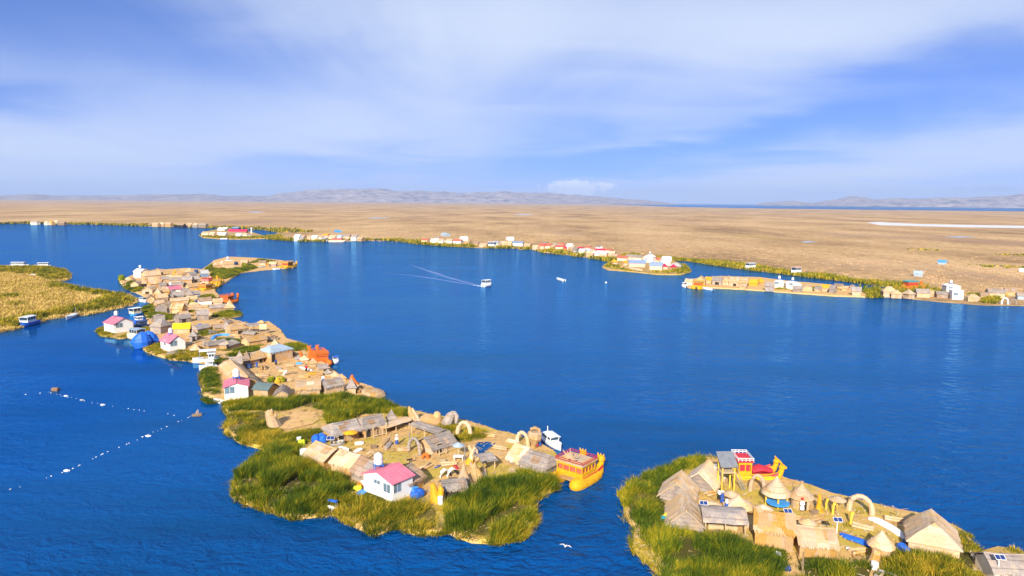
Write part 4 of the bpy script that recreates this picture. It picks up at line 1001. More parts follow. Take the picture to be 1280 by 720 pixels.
def hill(px0, px1, dist, prof, depth, label, seed):
    """ridge of hills between two photo columns; prof: (column, row of the skyline)"""
    nx, ny = 330, 40; vs = []; fs = []
    import bisect
    xs = [q[0] for q in prof]
    for j in range(ny + 1):
        v = j / ny
        for i in range(nx + 1):
            x = px0 + (px1 - px0) * i / nx
            k = min(max(bisect.bisect(xs, x) - 1, 0), len(prof) - 2); f = (x - xs[k]) / (xs[k + 1] - xs[k]); f = min(1, max(0, f)); f = f * f * (3 - 2 * f)
            yp = prof[k][1] * (1 - f) + prof[k + 1][1] * f
            az = atan2(*(lambda d: (d.x, d.y))(ray(x, 250)))
            D = dist + depth * (v - .45); px_, py_ = sin(az) * D, cos(az) * D
            top = top_z((sin(az) * dist, cos(az) * dist), yp, 2500)
            e = min(1, i / 10, (nx - i) / 10); s = sin(pi * min(1, v / .9)) ** .8 if v < .9 else 0
            q = Vector((px_ / 1400, py_ / 1400, seed))
            fr = mnoise.fractal(q, .85, 2.1, 8) - .5 * abs(mnoise.noise(q * 2.3))
            z = top * s * (.80 + .30 * mnoise.noise(q * .6)) + top * .26 * fr * (s ** .5) - 6 * (1 - s)
            vs.append((px_, py_, z * e - 3 * (1 - e)))
    for j in range(ny):
        for i in range(nx): a = j * (nx + 1) + i; fs.append((a, a + 1, a + nx + 2, a + nx + 1))
    tag(MB().add(vs, fs).build('hills', M['hills'], smooth=False), label, 'hills', kind='structure')
hill(-160, 345, 17500, [(-160, 243), (0, 242.3), (36, 240), (80, 242.5), (130, 243), (180, 241.5), (225, 241), (258, 238.6), (290, 243), (345, 246)], 5000, 'low blue hills beyond the plain with one rounded peak', 3.3)
hill(300, 850, 18500, [(300, 247), (330, 243), (355, 239.5), (385, 236.5), (430, 235), (520, 237), (600, 239), (680, 241), (740, 243.2), (790, 246), (850, 254)], 6000, 'long flat-topped blue hill range behind the plain', 7.7)
hill(935, 1420, 19000, [(935, 256), (960, 252.8), (990, 250.5), (1015, 253), (1040, 250), (1068, 244.5), (1095, 247), (1115, 245.5), (1150, 244.5), (1200, 244.5), (1240, 241), (1290, 236), (1420, 238)], 5500, 'pale brown hills beyond the strip of open lake', 12.1)

def sheet_px(px, z, name, m, label, cat, kind='structure'):
    poly = clean(rough(world_poly(px), 8, 2, 2), .3); n = len(poly)
    r = delaunay_2d_cdt([Vector(p) for p in poly], [(i, (i + 1) % n) for i in range(n)], [], 1, 1e-3)
    return tag(MB().add([(v.x, v.y, z) for v in r[0]], [tuple(f) for f in r[2]]).build(name, M[m]), label, cat, kind=kind)
mc, tt, bb = newmat('channel_sky_reflection'); bb.inputs['Base Color'].default_value = (.74, .72, .70, 1); bb.inputs['Roughness'].default_value = .4; M['still'] = mc  # reflection of the bright horizon put into the whitish base colour
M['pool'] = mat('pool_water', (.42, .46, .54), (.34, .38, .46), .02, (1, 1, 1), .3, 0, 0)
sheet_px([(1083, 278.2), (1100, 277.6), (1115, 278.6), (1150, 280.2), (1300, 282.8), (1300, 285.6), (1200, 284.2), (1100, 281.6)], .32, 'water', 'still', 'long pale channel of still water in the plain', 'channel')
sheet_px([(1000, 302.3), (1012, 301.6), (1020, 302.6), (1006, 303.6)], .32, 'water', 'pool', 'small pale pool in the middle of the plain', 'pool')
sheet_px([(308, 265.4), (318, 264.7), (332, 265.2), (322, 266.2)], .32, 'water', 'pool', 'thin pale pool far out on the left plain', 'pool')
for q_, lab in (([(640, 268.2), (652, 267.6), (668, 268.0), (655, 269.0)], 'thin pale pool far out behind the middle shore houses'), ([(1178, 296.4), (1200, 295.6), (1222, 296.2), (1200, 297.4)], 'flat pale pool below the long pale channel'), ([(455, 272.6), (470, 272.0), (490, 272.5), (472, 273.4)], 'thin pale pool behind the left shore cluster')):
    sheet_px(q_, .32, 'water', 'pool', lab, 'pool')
sheet_px([(590, 553.6), (605, 553.4), (616, 556), (611, 561.5), (601, 569), (592, 571), (588, 562)], ZG + .10, 'water', 'water', 'small square pond of lake water between straw quays', 'pond')

# ------------------------------------------------------------------ reed islands
I = {}
I['tail'] = [(255, 336), (262, 331), (268, 326), (285, 321.5), (320, 323), (352, 326), (369, 329.5), (366, 335), (335, 337.5), (312, 340), (300, 342), (291, 347), (280, 355), (268, 361), (250, 352), (246, 342)]
I['village'] = [(150, 352), (165, 345), (185, 339), (232, 336), (250, 337), (262, 342), (270, 351), (268, 356), (268, 364), (274, 371), (268, 377), (280, 384), (288, 388), (300, 391), (302, 395), (285, 399), (312, 406), (336, 403), (350, 413), (357, 424), (381, 432), (382, 440), (360, 441), (330, 447), (290, 453), (262, 455), (240, 452), (215, 450), (192, 443), (181, 437), (196, 428), (194, 416), (186, 404), (184, 392), (190, 380), (180, 370), (165, 364), (155, 358)]
I['house'] = [(122, 414), (135, 408), (150, 408), (170, 409), (190, 411), (186, 419), (150, 423.5), (128, 420)]
I['ring'] = [(252, 472), (258, 459), (275, 449), (300, 441), (340, 434), (385, 441), (405, 456), (425, 471), (440, 478), (465, 485), (480, 495), (470, 501), (430, 506), (380, 510), (320, 512), (278, 502), (256, 494)]
I['near'] = [(282, 540), (290, 522), (279, 506), (320, 500), (420, 493), (480, 505), (520, 516), (545, 521), (585, 529), (620, 540), (660, 550), (690, 564), (703, 580), (692, 597), (691, 612), (660, 627), (666, 650), (650, 673), (620, 680), (590, 675), (556, 663), (550, 668), (520, 668), (495, 658), (470, 668), (440, 655), (418, 640), (410, 636), (400, 645), (370, 648), (340, 640), (310, 630), (294, 619), (298, 604), (303, 590), (325, 576), (337, 562), (303, 554)]
I['right'] = [(779, 622), (790, 608), (806, 598), (832, 588), (850, 580), (880, 574), (905, 577), (940, 589), (965, 596), (1000, 605), (1040, 619), (1090, 632), (1130, 641), (1165, 648), (1192, 660), (1206, 668), (1220, 690), (1224, 740), (1224, 800), (860, 800), (830, 724), (814, 706), (793, 685), (795, 660), (783, 640)]
I['corner'] = [(1226, 693), (1250, 688), (1272, 691), (1290, 700), (1330, 712), (1330, 780), (1232, 780), (1226, 720)]
I['marsh'] = [(-330, 345), (-200, 339), (-120, 336), (0, 333), (60, 334), (82, 339), (88, 345), (85, 350), (66, 354), (95, 360), (130, 366), (160, 370), (170, 376), (165, 382), (140, 388), (110, 394), (85, 396), (60, 400), (40, 405), (20, 412), (0, 416), (-120, 421), (-260, 412), (-350, 385)]
I['strip'] = [(853, 357), (860, 350), (900, 346), (950, 347.5), (985, 352), (1030, 356), (1060, 360), (1083, 366), (1085, 372), (1040, 370.3), (980, 366), (930, 362.3), (890, 360.3), (862, 360.3)]
I['mid'] = [(753, 334), (760, 329), (772, 325), (785, 323.6), (815, 322), (840, 326), (858, 333), (863, 340), (850, 344), (820, 343.4), (785, 339.6), (760, 337.6)]
I['redroof'] = [(249, 294.5), (256, 290), (272, 287), (300, 286.6), (316, 291), (330, 295), (340, 296.4), (330, 298.6), (300, 299.3), (275, 299), (255, 297.3)]
island(I['tail'], 'narrow reed spit at the far end of the village', 'ground_straw', .46)
island(I['village'], 'straw covered island crowded with the far village', 'ground_straw', .45, grid=2)
island(I['house'], 'tiny reed islet under the pink roofed white house', 'ground_marsh', .40)
island(I['ring'], 'straw island with an open plaza ringed by huts', 'ground_straw', .455)
island(I['near'], 'near reed island with grassy plaza and tall reed beds', 'ground_green', .45)
island(I['right'], 'round reed island with cone roofs and two boats', 'ground_green', .45)
island(I['corner'], 'small island cut off by the corner with one hut', 'ground_marsh', .45)
island(I['marsh'], 'flat marsh of dry reeds across the channel', 'ground_marsh', .35, amp=1.0, grid=4)
island(I['strip'], 'long low straw strip lined with small houses', 'ground_straw', .5, amp=.8, grid=3)
island(I['mid'], 'small oval island holding the pink lodge', 'ground_marsh', .5, amp=.8, grid=3)
island(I['redroof'], 'far low islet with a long crimson roof', 'ground_marsh', .5, amp=1.0, grid=4)
sheet_px([(350, 524), (374, 516), (398, 517), (402, 526), (392, 532), (368, 538), (353, 540), (344, 533)], ZG + .12, 'ground', 'ground_straw', 'bare straw clearing between the reed beds', 'ground')
# ================================================================== near island (left of centre)
G = 'reed huts on the near island'
hut(418, 554.5, 449, 547.5, 528.5, 'grey weathered reed hut behind the orange oval parasol', 5.5, roof='grey', wall='straw', ye=542.5, near=True, group=G, door=('front', .28), over=.4, hip=(1.0, 0))
hut(456, 547.5, 481, 541.5, 521.5, 'grey reed hut with a pole porch beside the pointed hut', 5.5, roof='grey', wall='straw', ye=535, near=True, group=G, door=('front', .18), over=.4, hip=(1.0, 0), awning=(.28, .92, 1.0, 2.2))
spire(488.5, 535, 511.5, 15, 'small grey pointed hut next to the navy tarp', .48, rot=.35, group=G, door=True)
hut(381, 577, 405.5, 587, 559.5, 'fresh tan reed hut at the left end of a row of three', 6, roof='pale', wall='gold', ye=566.5, near=True, group=G, wf=.58)
hut(414, 588.5, 438, 596, 567.5, 'tan reed hut in the middle of a row of three', 5.5, roof='pale', wall='gold', ye=577, near=True, group=G, wf=.58)
hut(439.5, 599.5, 460, 607.5, 574.5, 'brown and grey reed hut touching the near white house', 5, roof='brown', wall='grey', ye=588, near=True, group=G, wf=.6)
hut(541, 568.5, 568, 560.5, 543.5, 'grey reed hut with a dark doorway behind the small arch', 5.2, roof='grey', wall='pale', ye=560, near=True, group=G, door=('front', .30, 1.0, 1.5), over=.45, awning=(.1, .42, 1.1, .9))
hut(511, 619, 530, 607, 589, 'shaded brown reed hut standing behind the near white house', 6, 'u', roof='brown', wall='gold', ye=606, near=True, group=G)
hut(556, 622, 583, 619, 604.5, 'low grey lean-to hut with a dark open front and blue bag', 4.2, roof='grey', wall='straw', near=True, group=G, wf=.62, door=('front', .38, 2.0, 1.0))
hut(634, 578, 650, 584, 557.5, 'short tan reed hut joined to a long grey one', 5.5, roof='pale', wall='grey', ye=572, near=True, group=G, wf=.5)
hut(650, 585, 683, 595, 566, 'long grey reed hut with rounded ends behind tall reeds', 5.5, roof='grey', wall='grey', near=True, group=G, wf=.46, hip=(.6, 1.2))
house(490.5, 628.5, 516, 617, 593.5, 'near white house with pink ribbed roof and a big water tank', (462, 612), 'u', ye=604.5, wf=.74, windows=(('front', .24, 1.35, 1.2, 1.15), ('left', .18, 1.35, 1.2, 1.15), ('left', .52, 1.2, .55, 1.85)), tank='large white water tank on tall blue legs above a pink roof', tank_at=(-.08, .28), tank_px=(1.15, 1.5), group='white houses with pink roofs')
open_shelter(478, 545, 513, 534, 533, 'long tan slanting canopy roof on thin posts', 2.0, roof='pale', rise=.25, group='stall canopies')
open_shelter(513, 542, 547, 553, 533, 'long grey canopy roof on thin posts beside the grassy plaza', 2.2, roof='grey', rise=.25, group='stall canopies')
open_shelter(603, 590, 620, 587, 570.5, 'small square grey canopy over reed benches', 3.2, roof='grey', rise=.2, group='stall canopies')
umbrella(438, 552.5, 538.5, 18, 'orange oval parasol in front of a grey hut', 'umb_orange', .16, 'metal', name='parasol')
umbrella(573, 572, 553, 15, 'pale pointed parasol over a white table', 'paleblue', .4, 'paleWood', name='parasol')
table(573, 576, 'white cloth covered table under the pale parasol', 1.5, .9, 'whitecloth')
sculpture('pale reed arch figure with two curled horns beside the pond', [('leg', [(588, 579, .35), (589.5, 571, .4), (590, 562, .3)]), ('horn', [(590, 564, .3), (587, 560, .28), (586.5, 556.5, .14)]), ('horn', [(590, 566, .3), (594, 559, .25), (596, 563, .2), (597, 570, .12)]), ('skirt', [(587, 580, .7), (588, 574, .45), (589, 570, .2)])], 'pale', ref=(589, 579), mats={'skirt': 'yellow'})
sculpture('tall forked straw figure leaning between plaza and grey canopy', [('trunk', [(597, 602, .5), (594, 592, .62), (592, 583, .55), (596, 575, .3), (599, 572, .2)]), ('limb', [(606, 605, .55), (600, 596, .55), (595, 586, .4)]), ('limb', [(592, 584, .35), (588.5, 580, .22), (588, 577, .12)])], 'gold', ref=(598, 602))
sculpture('straw sheaf standing upright behind black and white seats', [('sheaf', [(575, 607, .8), (578, 596, .55), (579.5, 586, .32), (580, 579, .08)]), ('sheaf', [(585, 607, .8), (582, 597, .5), (580, 586, .25)])], 'straw', ref=(578, 606))
sculpture('yellow straw figure with a wide flared foot beside the white house', [('body', [(545.5, 628, .95), (543.5, 618, .65), (541.5, 608, .4), (540.5, 604, .25)]), ('arm', [(546, 620, .4), (542, 610, .3), (538.5, 605, .2)])], 'yellow', ref=(544, 627))
sculpture('slim yellow figure over two white jars in the reeds', [('body', [(550.5, 627, .35), (550.5, 618, .45), (551.5, 612, .4), (550, 607, .12)])], 'yellow', ref=(551, 627))
drum(550.5, 629.5, 'white jar at the foot of the slim yellow figure', .35, 1.0, 'whitecloth', 'jar', 'jar')
sculpture('curved straw tusk rising at the outer shore', [('tusk', [(521, 530, .9), (517, 522, .8), (513, 514, .5), (511.5, 508, .15)]), ('tusk', [(524, 530, .7), (519, 519, .5), (515.5, 510, .12)])], 'straw', ref=(519, 529))
sculpture('long straw beast with a raised head on the outer shore', [('body', [(526, 524, .5), (532, 524, 1.1), (540, 526, 1.25), (548, 528, 1.2), (554, 532, .7)]), ('head', [(545.5, 526, .7), (546.5, 520, .75), (547, 516, .6), (547.5, 514.5, .25)])], 'straw', ref=(540, 531))
sculpture('grey bird shaped reed sculpture with a ring shaped head', [('body', [(556, 534, .8), (560, 526, 1.0), (564, 519, .8), (567, 515, .35)]), ('wing', [(570, 529, .3), (571, 520, .4), (568.5, 515.5, .3), (564, 515.5, .25)])], 'grey', ref=(562, 533))
arch(572, 544, 588, 545, 525.5, 'pale reed arch between the bird sculpture and the bushes', .35)
arch(511, 564, 525, 569, 546, 'grey reed arch at the corner of the grassy plaza', .26, 'grey')
arch(646.5, 553.5, 660, 558, 538.5, 'white reed arch next to the vase sculpture on the quay', .3)
sculpture('tan vase sculpture topped by an open ring on the quay', [('stem', [(666, 561, .5), (667, 556, .45), (668, 552, .7)]), ('vase', [(667, 553, .6), (668, 547, 1.15), (668.5, 541, 1.2), (668.5, 539, .9)]), ('ring', [(662.5, 541, .25), (663.5, 536.5, .28), (668.5, 534.8, .3), (673.5, 537, .28), (674.5, 542, .25)])], 'straw', ref=(667, 560))
sculpture('tall straw tower figure with horns among the reeds', [('trunk', [(343, 534, 1.3), (340.5, 526, 1.0), (337.5, 517, .8), (335, 513, .3)]), ('horn', [(337, 520, .4), (340.5, 514, .3), (340, 511, .1)]), ('horn', [(342, 526, .4), (345, 519, .35), (345.5, 515, .12)])], 'straw', ref=(342, 533))
strip('low reed bench running round the grey canopy', [(606, 586), (606, 597), (617, 600), (635, 599)], .9, 'pale', 'bench', 'bench', .7)
strip('slanted grey reed bench on the grassy plaza', [(482, 561), (489, 553)], 1.0, 'grey', 'bench', 'bench', .8)
strip('straw bench log near the small pointed hut', [(476, 558), (486, 548)], .8, 'straw', 'bench', 'bench', .6)
strip('white bent lounger on the shaded plaza', [(443, 565), (449, 562), (452, 560.5)], .9, 'whitecloth', 'lounger', 'lounger', .4)
strip('white oval dish lying before the pole porch hut', [(444, 555), (449, 554), (455, 553.5)], 1.5, 'whitecloth', 'boat_cover', 'cover', .5)
rowboat(414, 556, 431, 555, 'grey skiff pulled up before the grey hut', 1.8, z=.5)
rowboat(421, 562, 436, 567, 'pale skiff lying in the shade behind the tan row', 1.5, 'hull', z=.5)
blob(399.5, 553, 'bright blue tarp bundle at the back of the tan row', (2.1, 2.0, 1.6), 'blue', 'tarp_bundle', 'tarp')
blob(377.5, 556, 'lime yellow sack sitting in the reeds', (1.1, 1.0, 1.1), 'lime', 'sack', 'bag')
drum(374, 553, 'white drum beside the lime sack', .4, .9, 'whitecloth')
drum(379.5, 569, 'white and blue drum by the left end of the tan row', .6, 1.0, 'whitecloth')
solar(413.5, 556, 548, 'small solar panel at the corner of a grey hut', 1.2, .8)
blob(447, 613, 'lime cloth heap beside the white house', (1.1, .9, .7), 'lime', 'cloth_heap', 'laundry', group='laundry heaps')
blob(450, 609.5, 'orange cloth heap beside the white house', (1.2, .9, .7), 'orange', 'cloth_heap', 'laundry', group='laundry heaps')
blob(456.5, 607, 'white laundry sacks piled against the brown hut', (1.9, 1.2, .9), 'whitecloth', 'cloth_heap', 'laundry', group='laundry heaps')
blob(459.5, 608.5, 'red cloth heap between white sacks and house', (.8, .8, .8), 'redcloth', 'cloth_heap', 'laundry', group='laundry heaps')
strip('light blue tarp spread at the foot of the white house', [(447, 619), (452, 615), (457, 612)], 1.2, 'skyblue', 'tarp', 'tarp', .3)
blob(522, 622, 'heap of blue tarps behind the white house', (2.4, 1.8, 1.3), 'blue', 'tarp_bundle', 'tarp')
drum(519, 619, 'light blue barrel among the tarps by the white house', .5, 1.1, 'skyblue')
strip('rolled tan reed mat lying by the blue tarps', [(524, 618), (533, 613)], .8, 'pale', 'reed_roll', 'mat', .7)
sculpture('orange and white painted reed ring leaning by the plaza arch', [('ring', [(528, 572, .25), (530, 568, .25), (534, 569, .25), (535.5, 574, .3)])], 'boat_orange', ref=(531, 573))
for x, y, lab in ((556, 596.5, 'white and black curved reed seat on the left of a pair'), (565, 595.5, 'white and black curved reed seat nearer the straw sheaf')):
    t_ = thing('curved_seat', lab, 'seat', P(x, y, ZG), .4, 'curved seats')
    MB().tube([(-.7, 0, .1), (-.5, 0, .8), (0, 0, 1.2), (.5, 0, 1.0)], [.25, .4, .35, .12], 8, .5).build('shell', M['whitecloth'], t_)
    MB().tube([(.35, 0, .95), (.75, .1, .5), (1.0, .1, .0)], [.14, .16, .12], 7).build('leg', M['black'], t_)
table(566, 602, 'low dark table in front of the curved seats', 1.2, .8, 'wood', .5)
person(496, 556.5, 'person in a white top and blue skirt standing on the grassy plaza', 'whitecloth', 'bluecloth', 'whitecloth', rz=.6)
person(671, 559.5, 'person in dark clothes by the vase sculpture', 'black', 'redcloth', 'rust', rz=2)
person(674.5, 558.5, 'person in a white top standing on the quay by the vase', 'whitecloth', 'bluecloth', None, rz=1)
strip('navy tarp stretched behind the tan canopy', [(498, 528), (506, 526.5), (514, 525)], 2.8, 'navy', 'tarp', 'tarp', .8)
sculpture('black tripod stand holding a small dark panel on the plaza', [('pole', [(512, 580, .06), (512, 574, .06)]), ('panel', [(508.5, 575, .12), (515.5, 573.5, .12)])], 'black', name='stand', cat='stand', ref=(512, 580))
arch(458, 575, 470, 573, 565, 'low pale reed arch in the shade behind the brown hut', .22)
# boats round the near island
reed_boat(702, 609, 739, 588.5, 'big yellow reed boat with red railings and a fan of reed rays', beam=5.2, r=1.0, cabh=1.9, cab=(-.26, .20), bow=.95, neck=.55, seatm='brick', crest=True, heads=2)
launch(681, 549, 701, 563.5, 'white cabin launch moored behind the yellow reed boat', 2.1, cab=(-.3, .12), cabh=1.05, mast=True, h=.6)
launch(419, 636, 412, 640.5, 'small blue and white motorboat at the edge of the tall reeds', 1.5, 'hull', cab=None, canopy=(-.3, .1, 1.3, 'blue'), h=.6)
rowboat(333, 560, 352, 556.5, 'slim white canoe slid into the reeds', 1.0, 'hull')

# ================================================================== right island
G = 'reed huts on the right island'
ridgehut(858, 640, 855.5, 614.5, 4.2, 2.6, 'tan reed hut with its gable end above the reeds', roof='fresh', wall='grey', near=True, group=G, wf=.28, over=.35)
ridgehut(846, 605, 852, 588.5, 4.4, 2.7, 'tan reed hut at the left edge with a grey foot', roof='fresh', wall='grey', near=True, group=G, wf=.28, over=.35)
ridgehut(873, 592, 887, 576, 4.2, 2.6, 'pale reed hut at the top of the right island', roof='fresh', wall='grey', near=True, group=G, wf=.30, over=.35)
open_shelter(880, 669.5, 933, 673.5, 636.5, 'long grey open shelter on pale posts with a bench inside', 4.4, rise=.7, group='stall canopies', bench='paleWood')
hut(943, 683, 991, 690.5, 640.5, 'tall plain tan hut beside the open grey shelter', 5.5, roof='gold', wall='gold', ye=660, near=True, group=G, wf=.62)
hut(999, 696.5, 1045, 701, 662.5, 'wide tan hut with a lighter roof next to the tall hut', 5.5, roof='pale', wall='gold', ye=679.5, near=True, group=G, wf=.56)
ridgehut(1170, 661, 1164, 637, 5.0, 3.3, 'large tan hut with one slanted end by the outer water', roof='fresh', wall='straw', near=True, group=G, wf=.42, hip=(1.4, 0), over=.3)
hut(1242, 729, 1290, 732, 696, 'grey roofed cream hut cut by the corner', 5.0, roof='grey', wall='cream', ye=714, near=True, group=G, wf=.5, over=.3)
cone_hut(974.5, 636, 595, 36, 'open cone roofed pavilion over the blue round table', .42, posts=5, tiers=4, name='reed_pavilion', cat='pavilion', tuft=False)
cone_hut(1005.5, 638, 604, 31, 'round reed hut with a tufted cone roof and dark door', .46, door=-8, tiers=4)
cone_hut(927.5, 641.5, 619.5, 38, 'wide cone roofed reed hut behind the grey shelter', .30, tiers=3, tuft=False)
cone_hut(1107, 698, 663, 32, 'small round reed hut beside the bright blue strip', .40, tiers=3, tuft=False, wall='gold')
umbrella(913.5, 628, 613.5, 21, 'thatched umbrella on a bent yellow post', group='thatched umbrellas')
umbrella(953.5, 645, 636.5, 24, 'thatched umbrella just above the tall hut roof', group='thatched umbrellas')
umbrella(1009, 663, 650.5, 22, 'thatched umbrella between the tall hut and the wide hut', group='thatched umbrellas')
umbrella(1046, 637, 620.5, 21, 'thatched shade near the foot of the big arch', flat=.28, group='thatched umbrellas')
tt = thing('round_table', 'large round blue table under the cone roofed pavilion', 'table', P(972, 634, ZG))
MB().lathe([(1.45, .62), (1.5, .66), (1.5, .72), (1.4, .74)], 22).build('tabletop', M['skyblue'], tt); MB().bar((0, 0, -.3), (0, 0, .64), .12, 7).build('leg', M['wood'], tt)
# lookout tower with ladder
c_ = P(907, 612, ZG); tw = thing('lookout_tower', 'lookout tower with slanted grey roof, yellow posts and ladder', 'tower', c_, .05)
hz = top_z(c_, 570.5) - ZG; hp = top_z(c_, 588) - ZG
for sx in (-1, 1):
    for sy in (-1, 1): MB().bar((sx * .85, sy * .8, -.3), (sx * .85, sy * .8, hz - .9 + (.7 if sy > 0 else 0)), .11, 7).build('post', M['pole_yellow'], tw)
rf = MB().box((0, 0, 0), (2.4, 2.7, .14)).build('roof', M['metal'], tw, (0, 0, hz - .45)); rf.rotation_euler = (radians(32), 0, 0)
MB().box((0, 0, hp), (2.0, 1.9, .14)).build('platform', M['paleWood'], tw)
ld = MB(); pb_ = P(930, 614, ZG) - c_; pt_ = Vector((.9, -.5, hp + .1))
for s in (-.22, .22): ld.bar(pb_ + Vector((s, 0, 0)), pt_ + Vector((s, 0, .9)), .06)
for k in range(1, 11): q = pb_.lerp(pt_, k / 11); ld.bar(q + Vector((-.22, 0, 0)), q + Vector((.22, 0, 0)), .035, 4)
ld.build('ladder', M['metal'], tw)
arch(937.8, 613.5, 955.2, 616.5, 592, 'white reed arch between the lookout tower and the pavilion', .27)
arch(1061, 637.5, 1090, 645, 617.5, 'large white reed arch beside the long white canoe', .32)
reed_boat(914, 596, 972, 597, 'red and yellow reed boat with a two storey cabin and white rails', 'boat_yellow', 'red', 3.8, .75, cab=(-.42, -.14), cabh=2.1, heads=2, deck='redcloth', group='big reed boats', bow=.75, rail_m='white', cover='redcloth', neck=.75)
for x, yb, yt, lab in ((868, 610, 597, 'solar panel between the two left huts'), (890.5, 598, 583, 'solar panel beside the top pale hut'), (878.5, 652, 629.5, 'upright solar panel at the corner of the grey shelter'), (984, 655, 639.5, 'solar panel behind the ridge of the tall hut'), (1045, 685, 650.5, 'solar panel on a tall white post beside the bright blue strip'), (1247, 728, 697.5, 'solar panel on a white pole over the corner hut')):
    solar(x, yb, yt, lab, .92, .56, rz=.15, m='white' if x > 1040 else 'pole_yellow')
person(902.5, 630, 'person in blue beside the bent thatched umbrella', 'bluecloth', 'bluecloth', 'whitecloth', rz=.5)
person(908, 637, 'person in white and dark clothes sitting room behind the cone roof'.replace('sitting room ', ''), 'whitecloth', 'bluecloth', None, rz=1.2)
person(899, 626, 'person in a white shirt at the end of the straw wall', 'whitecloth', 'black', None, rz=2.2)
person(871.5, 606, 'person in black and white by the top left hut', 'whitecloth', 'black', None, rz=.2)
person(1002.3, 639.5, 'person in white and red at the door of the round hut', 'whitecloth', 'whitecloth', 'redcloth', rz=.1)
person(1143.5, 683, 'person in blue with a white hat by the large hut', 'bluecloth', 'bluecloth', 'whitecloth', rz=.4)
strip('low straw wall behind the open grey shelter', [(881, 630), (890, 631.5), (903, 634)], 1.0, 'pale', 'straw_wall', 'wall', 1.0)
strip('long upturned white canoe lying beside the big arch', [(1085, 648), (1095, 650.5), (1110, 658), (1124, 667), (1132, 674)], 1.15, 'hull', 'canoe', 'canoe', .8, taper=.25)
strip('bright blue tarp strip trailing to the round hut', [(1051, 667), (1062, 672), (1077, 677), (1090, 684)], 1.2, 'blue', 'tarp', 'tarp', .5)
blob(1128, 690, 'bright blue tarp mound beside the round hut', (2.0, 1.5, .9), 'blue', 'tarp_bundle', 'tarp')
blob(1136, 679, 'navy and white bundle at the end of the white canoe', (1.5, 1.2, .9), 'bluecloth', 'bundle', 'bundle')
blob(1157, 684, 'grey heap of old reeds against the large hut', (2.2, 1.5, 1.3), 'grey', 'reed_heap', 'reed heap')
blob(832, 650, 'yellow tarp bundle by the gable ended hut', (1.0, .8, .9), 'tarp_yellow', 'tarp_bundle', 'tarp')
drum(829, 652, 'teal drum beside the yellow bundle', .3, .7, 'teal')
blob(974, 697, 'crumpled white plastic sheet in the reeds', (1.3, 1.0, .7), 'whitecloth', 'plastic_sheet', 'sheet')
blob(984, 713, 'dark grey ball shaped bag on the dry reeds', (.8, .7, .6), 'navy', 'sack', 'bag')
sculpture('yellow spindle figure standing on a round yellow base', [('body', [(1023, 640, .55), (1023, 632, .3), (1023.5, 626, .28), (1023, 616, .1)]), ('base', [(1023, 640, .7), (1023, 637, .6)])], 'yellow', ref=(1023, 639))
for x, yb, yt, lab in ((1032, 637, 623, 'short yellow post next to the spindle figure'), (1040.5, 643, 628, 'thick yellow post in front of the thatched shade'), (1063, 656, 640, 'yellow post with a straw top below the big arch')):
    o_ = MB().tube([(0, 0, -.3), (.05, 0, (top_z(P(x, yb, ZG), yt) - ZG) * .6), (.2, 0, top_z(P(x, yb, ZG), yt) - ZG)], [.16, .14, .22], 7).build('straw_post', M['pole_yellow'], None, P(x, yb, ZG)); tag(o_, lab, 'post', 'yellow posts')
sculpture('straw puma figure standing at the edge of the front reeds', [('body', [(1090, 706, .6), (1093, 699, .55), (1094.5, 692, .5)]), ('head', [(1094, 692, .45), (1095, 687, .5)]), ('tail', [(1087, 707, .2), (1083, 704, .15)])], 'gold', ref=(1091, 706))
drum(1093, 711, 'white plastic jar below the straw puma', .4, .8, 'whitecloth', 'jar', 'jar')
rowboat(1096, 719, 1122, 729, 'grey skiff beached below the straw puma', 1.6, z=.4)
strip('white plank lying between the two right hand huts', [(1058, 684), (1062, 686)], .5, 'whitecloth', 'plank', 'plank', .2)
table(902, 676, 'pale wooden table in front of the grey shelter', 1.6, .6, 'paleWood', .6)
# small clutter of the two near islands
for x, yb, rz, lab, l, m_ in ((505, 563, .3, 'tied reed bundles by the person in white', 2.0, 'straw'), (533, 584, 1.2, 'tied reed bundles on the shaded plaza edge', 2.2, 'pale'), (561, 581, .2, 'tied reed bundles between parasol table and curved seats', 2.4, 'straw'), (603, 613, -.3, 'tied reed bundles in front of the forked straw figure', 2.6, 'gold'), (625, 561, -.5, 'tied reed bundles beside the pond quay', 2.6, 'straw'), (641, 553, -.4, 'tied reed bundles at the foot of the white arch', 2.2, 'pale'), (610, 545, -.3, 'tied reed bundles on the outer quay', 2.8, 'straw'), (683, 575, -.5, 'tied reed bundles near the moored white launch', 2.6, 'straw'), (625, 608, .1, 'tied reed bundles against the round bench', 2.2, 'pale'),
                           (889, 618, .5, 'tied reed bundles on the open ground under the lookout', 2.0, 'gold'), (990, 648, -.2, 'tied reed bundles before the round hut', 2.2, 'straw'), (1022, 652, .4, 'tied reed bundles near the spindle figure', 2.0, 'gold'), (1078, 660, -.6, 'tied reed bundles inside the big arch', 2.4, 'straw'), (1120, 651, -.4, 'tied reed bundles on the outer straw shore', 2.6, 'pale'), (1072, 690, .2, 'tied reed bundles behind the front reeds', 2.0, 'gold')):
    bundle(x, yb, rz, lab, l, m_)
for x, yb, lab, m_ in ((467, 560, 'wooden crate in the shade of the pole porch', 'wood'), (553, 578, 'pale crate beside the leaning porch poles', 'paleWood'), (588, 610, 'dark crate behind the lean-to hut', 'wood'), (640, 590, 'pale crate by the long grey hut', 'paleWood'), (932, 659, 'pale crate beside the wide cone hut', 'paleWood'), (1018, 642, 'wooden crate at the wall of the round hut', 'wood'), (896, 668, 'wooden crate under the grey shelter', 'wood')):
    crate(x, yb, lab, m=m_)
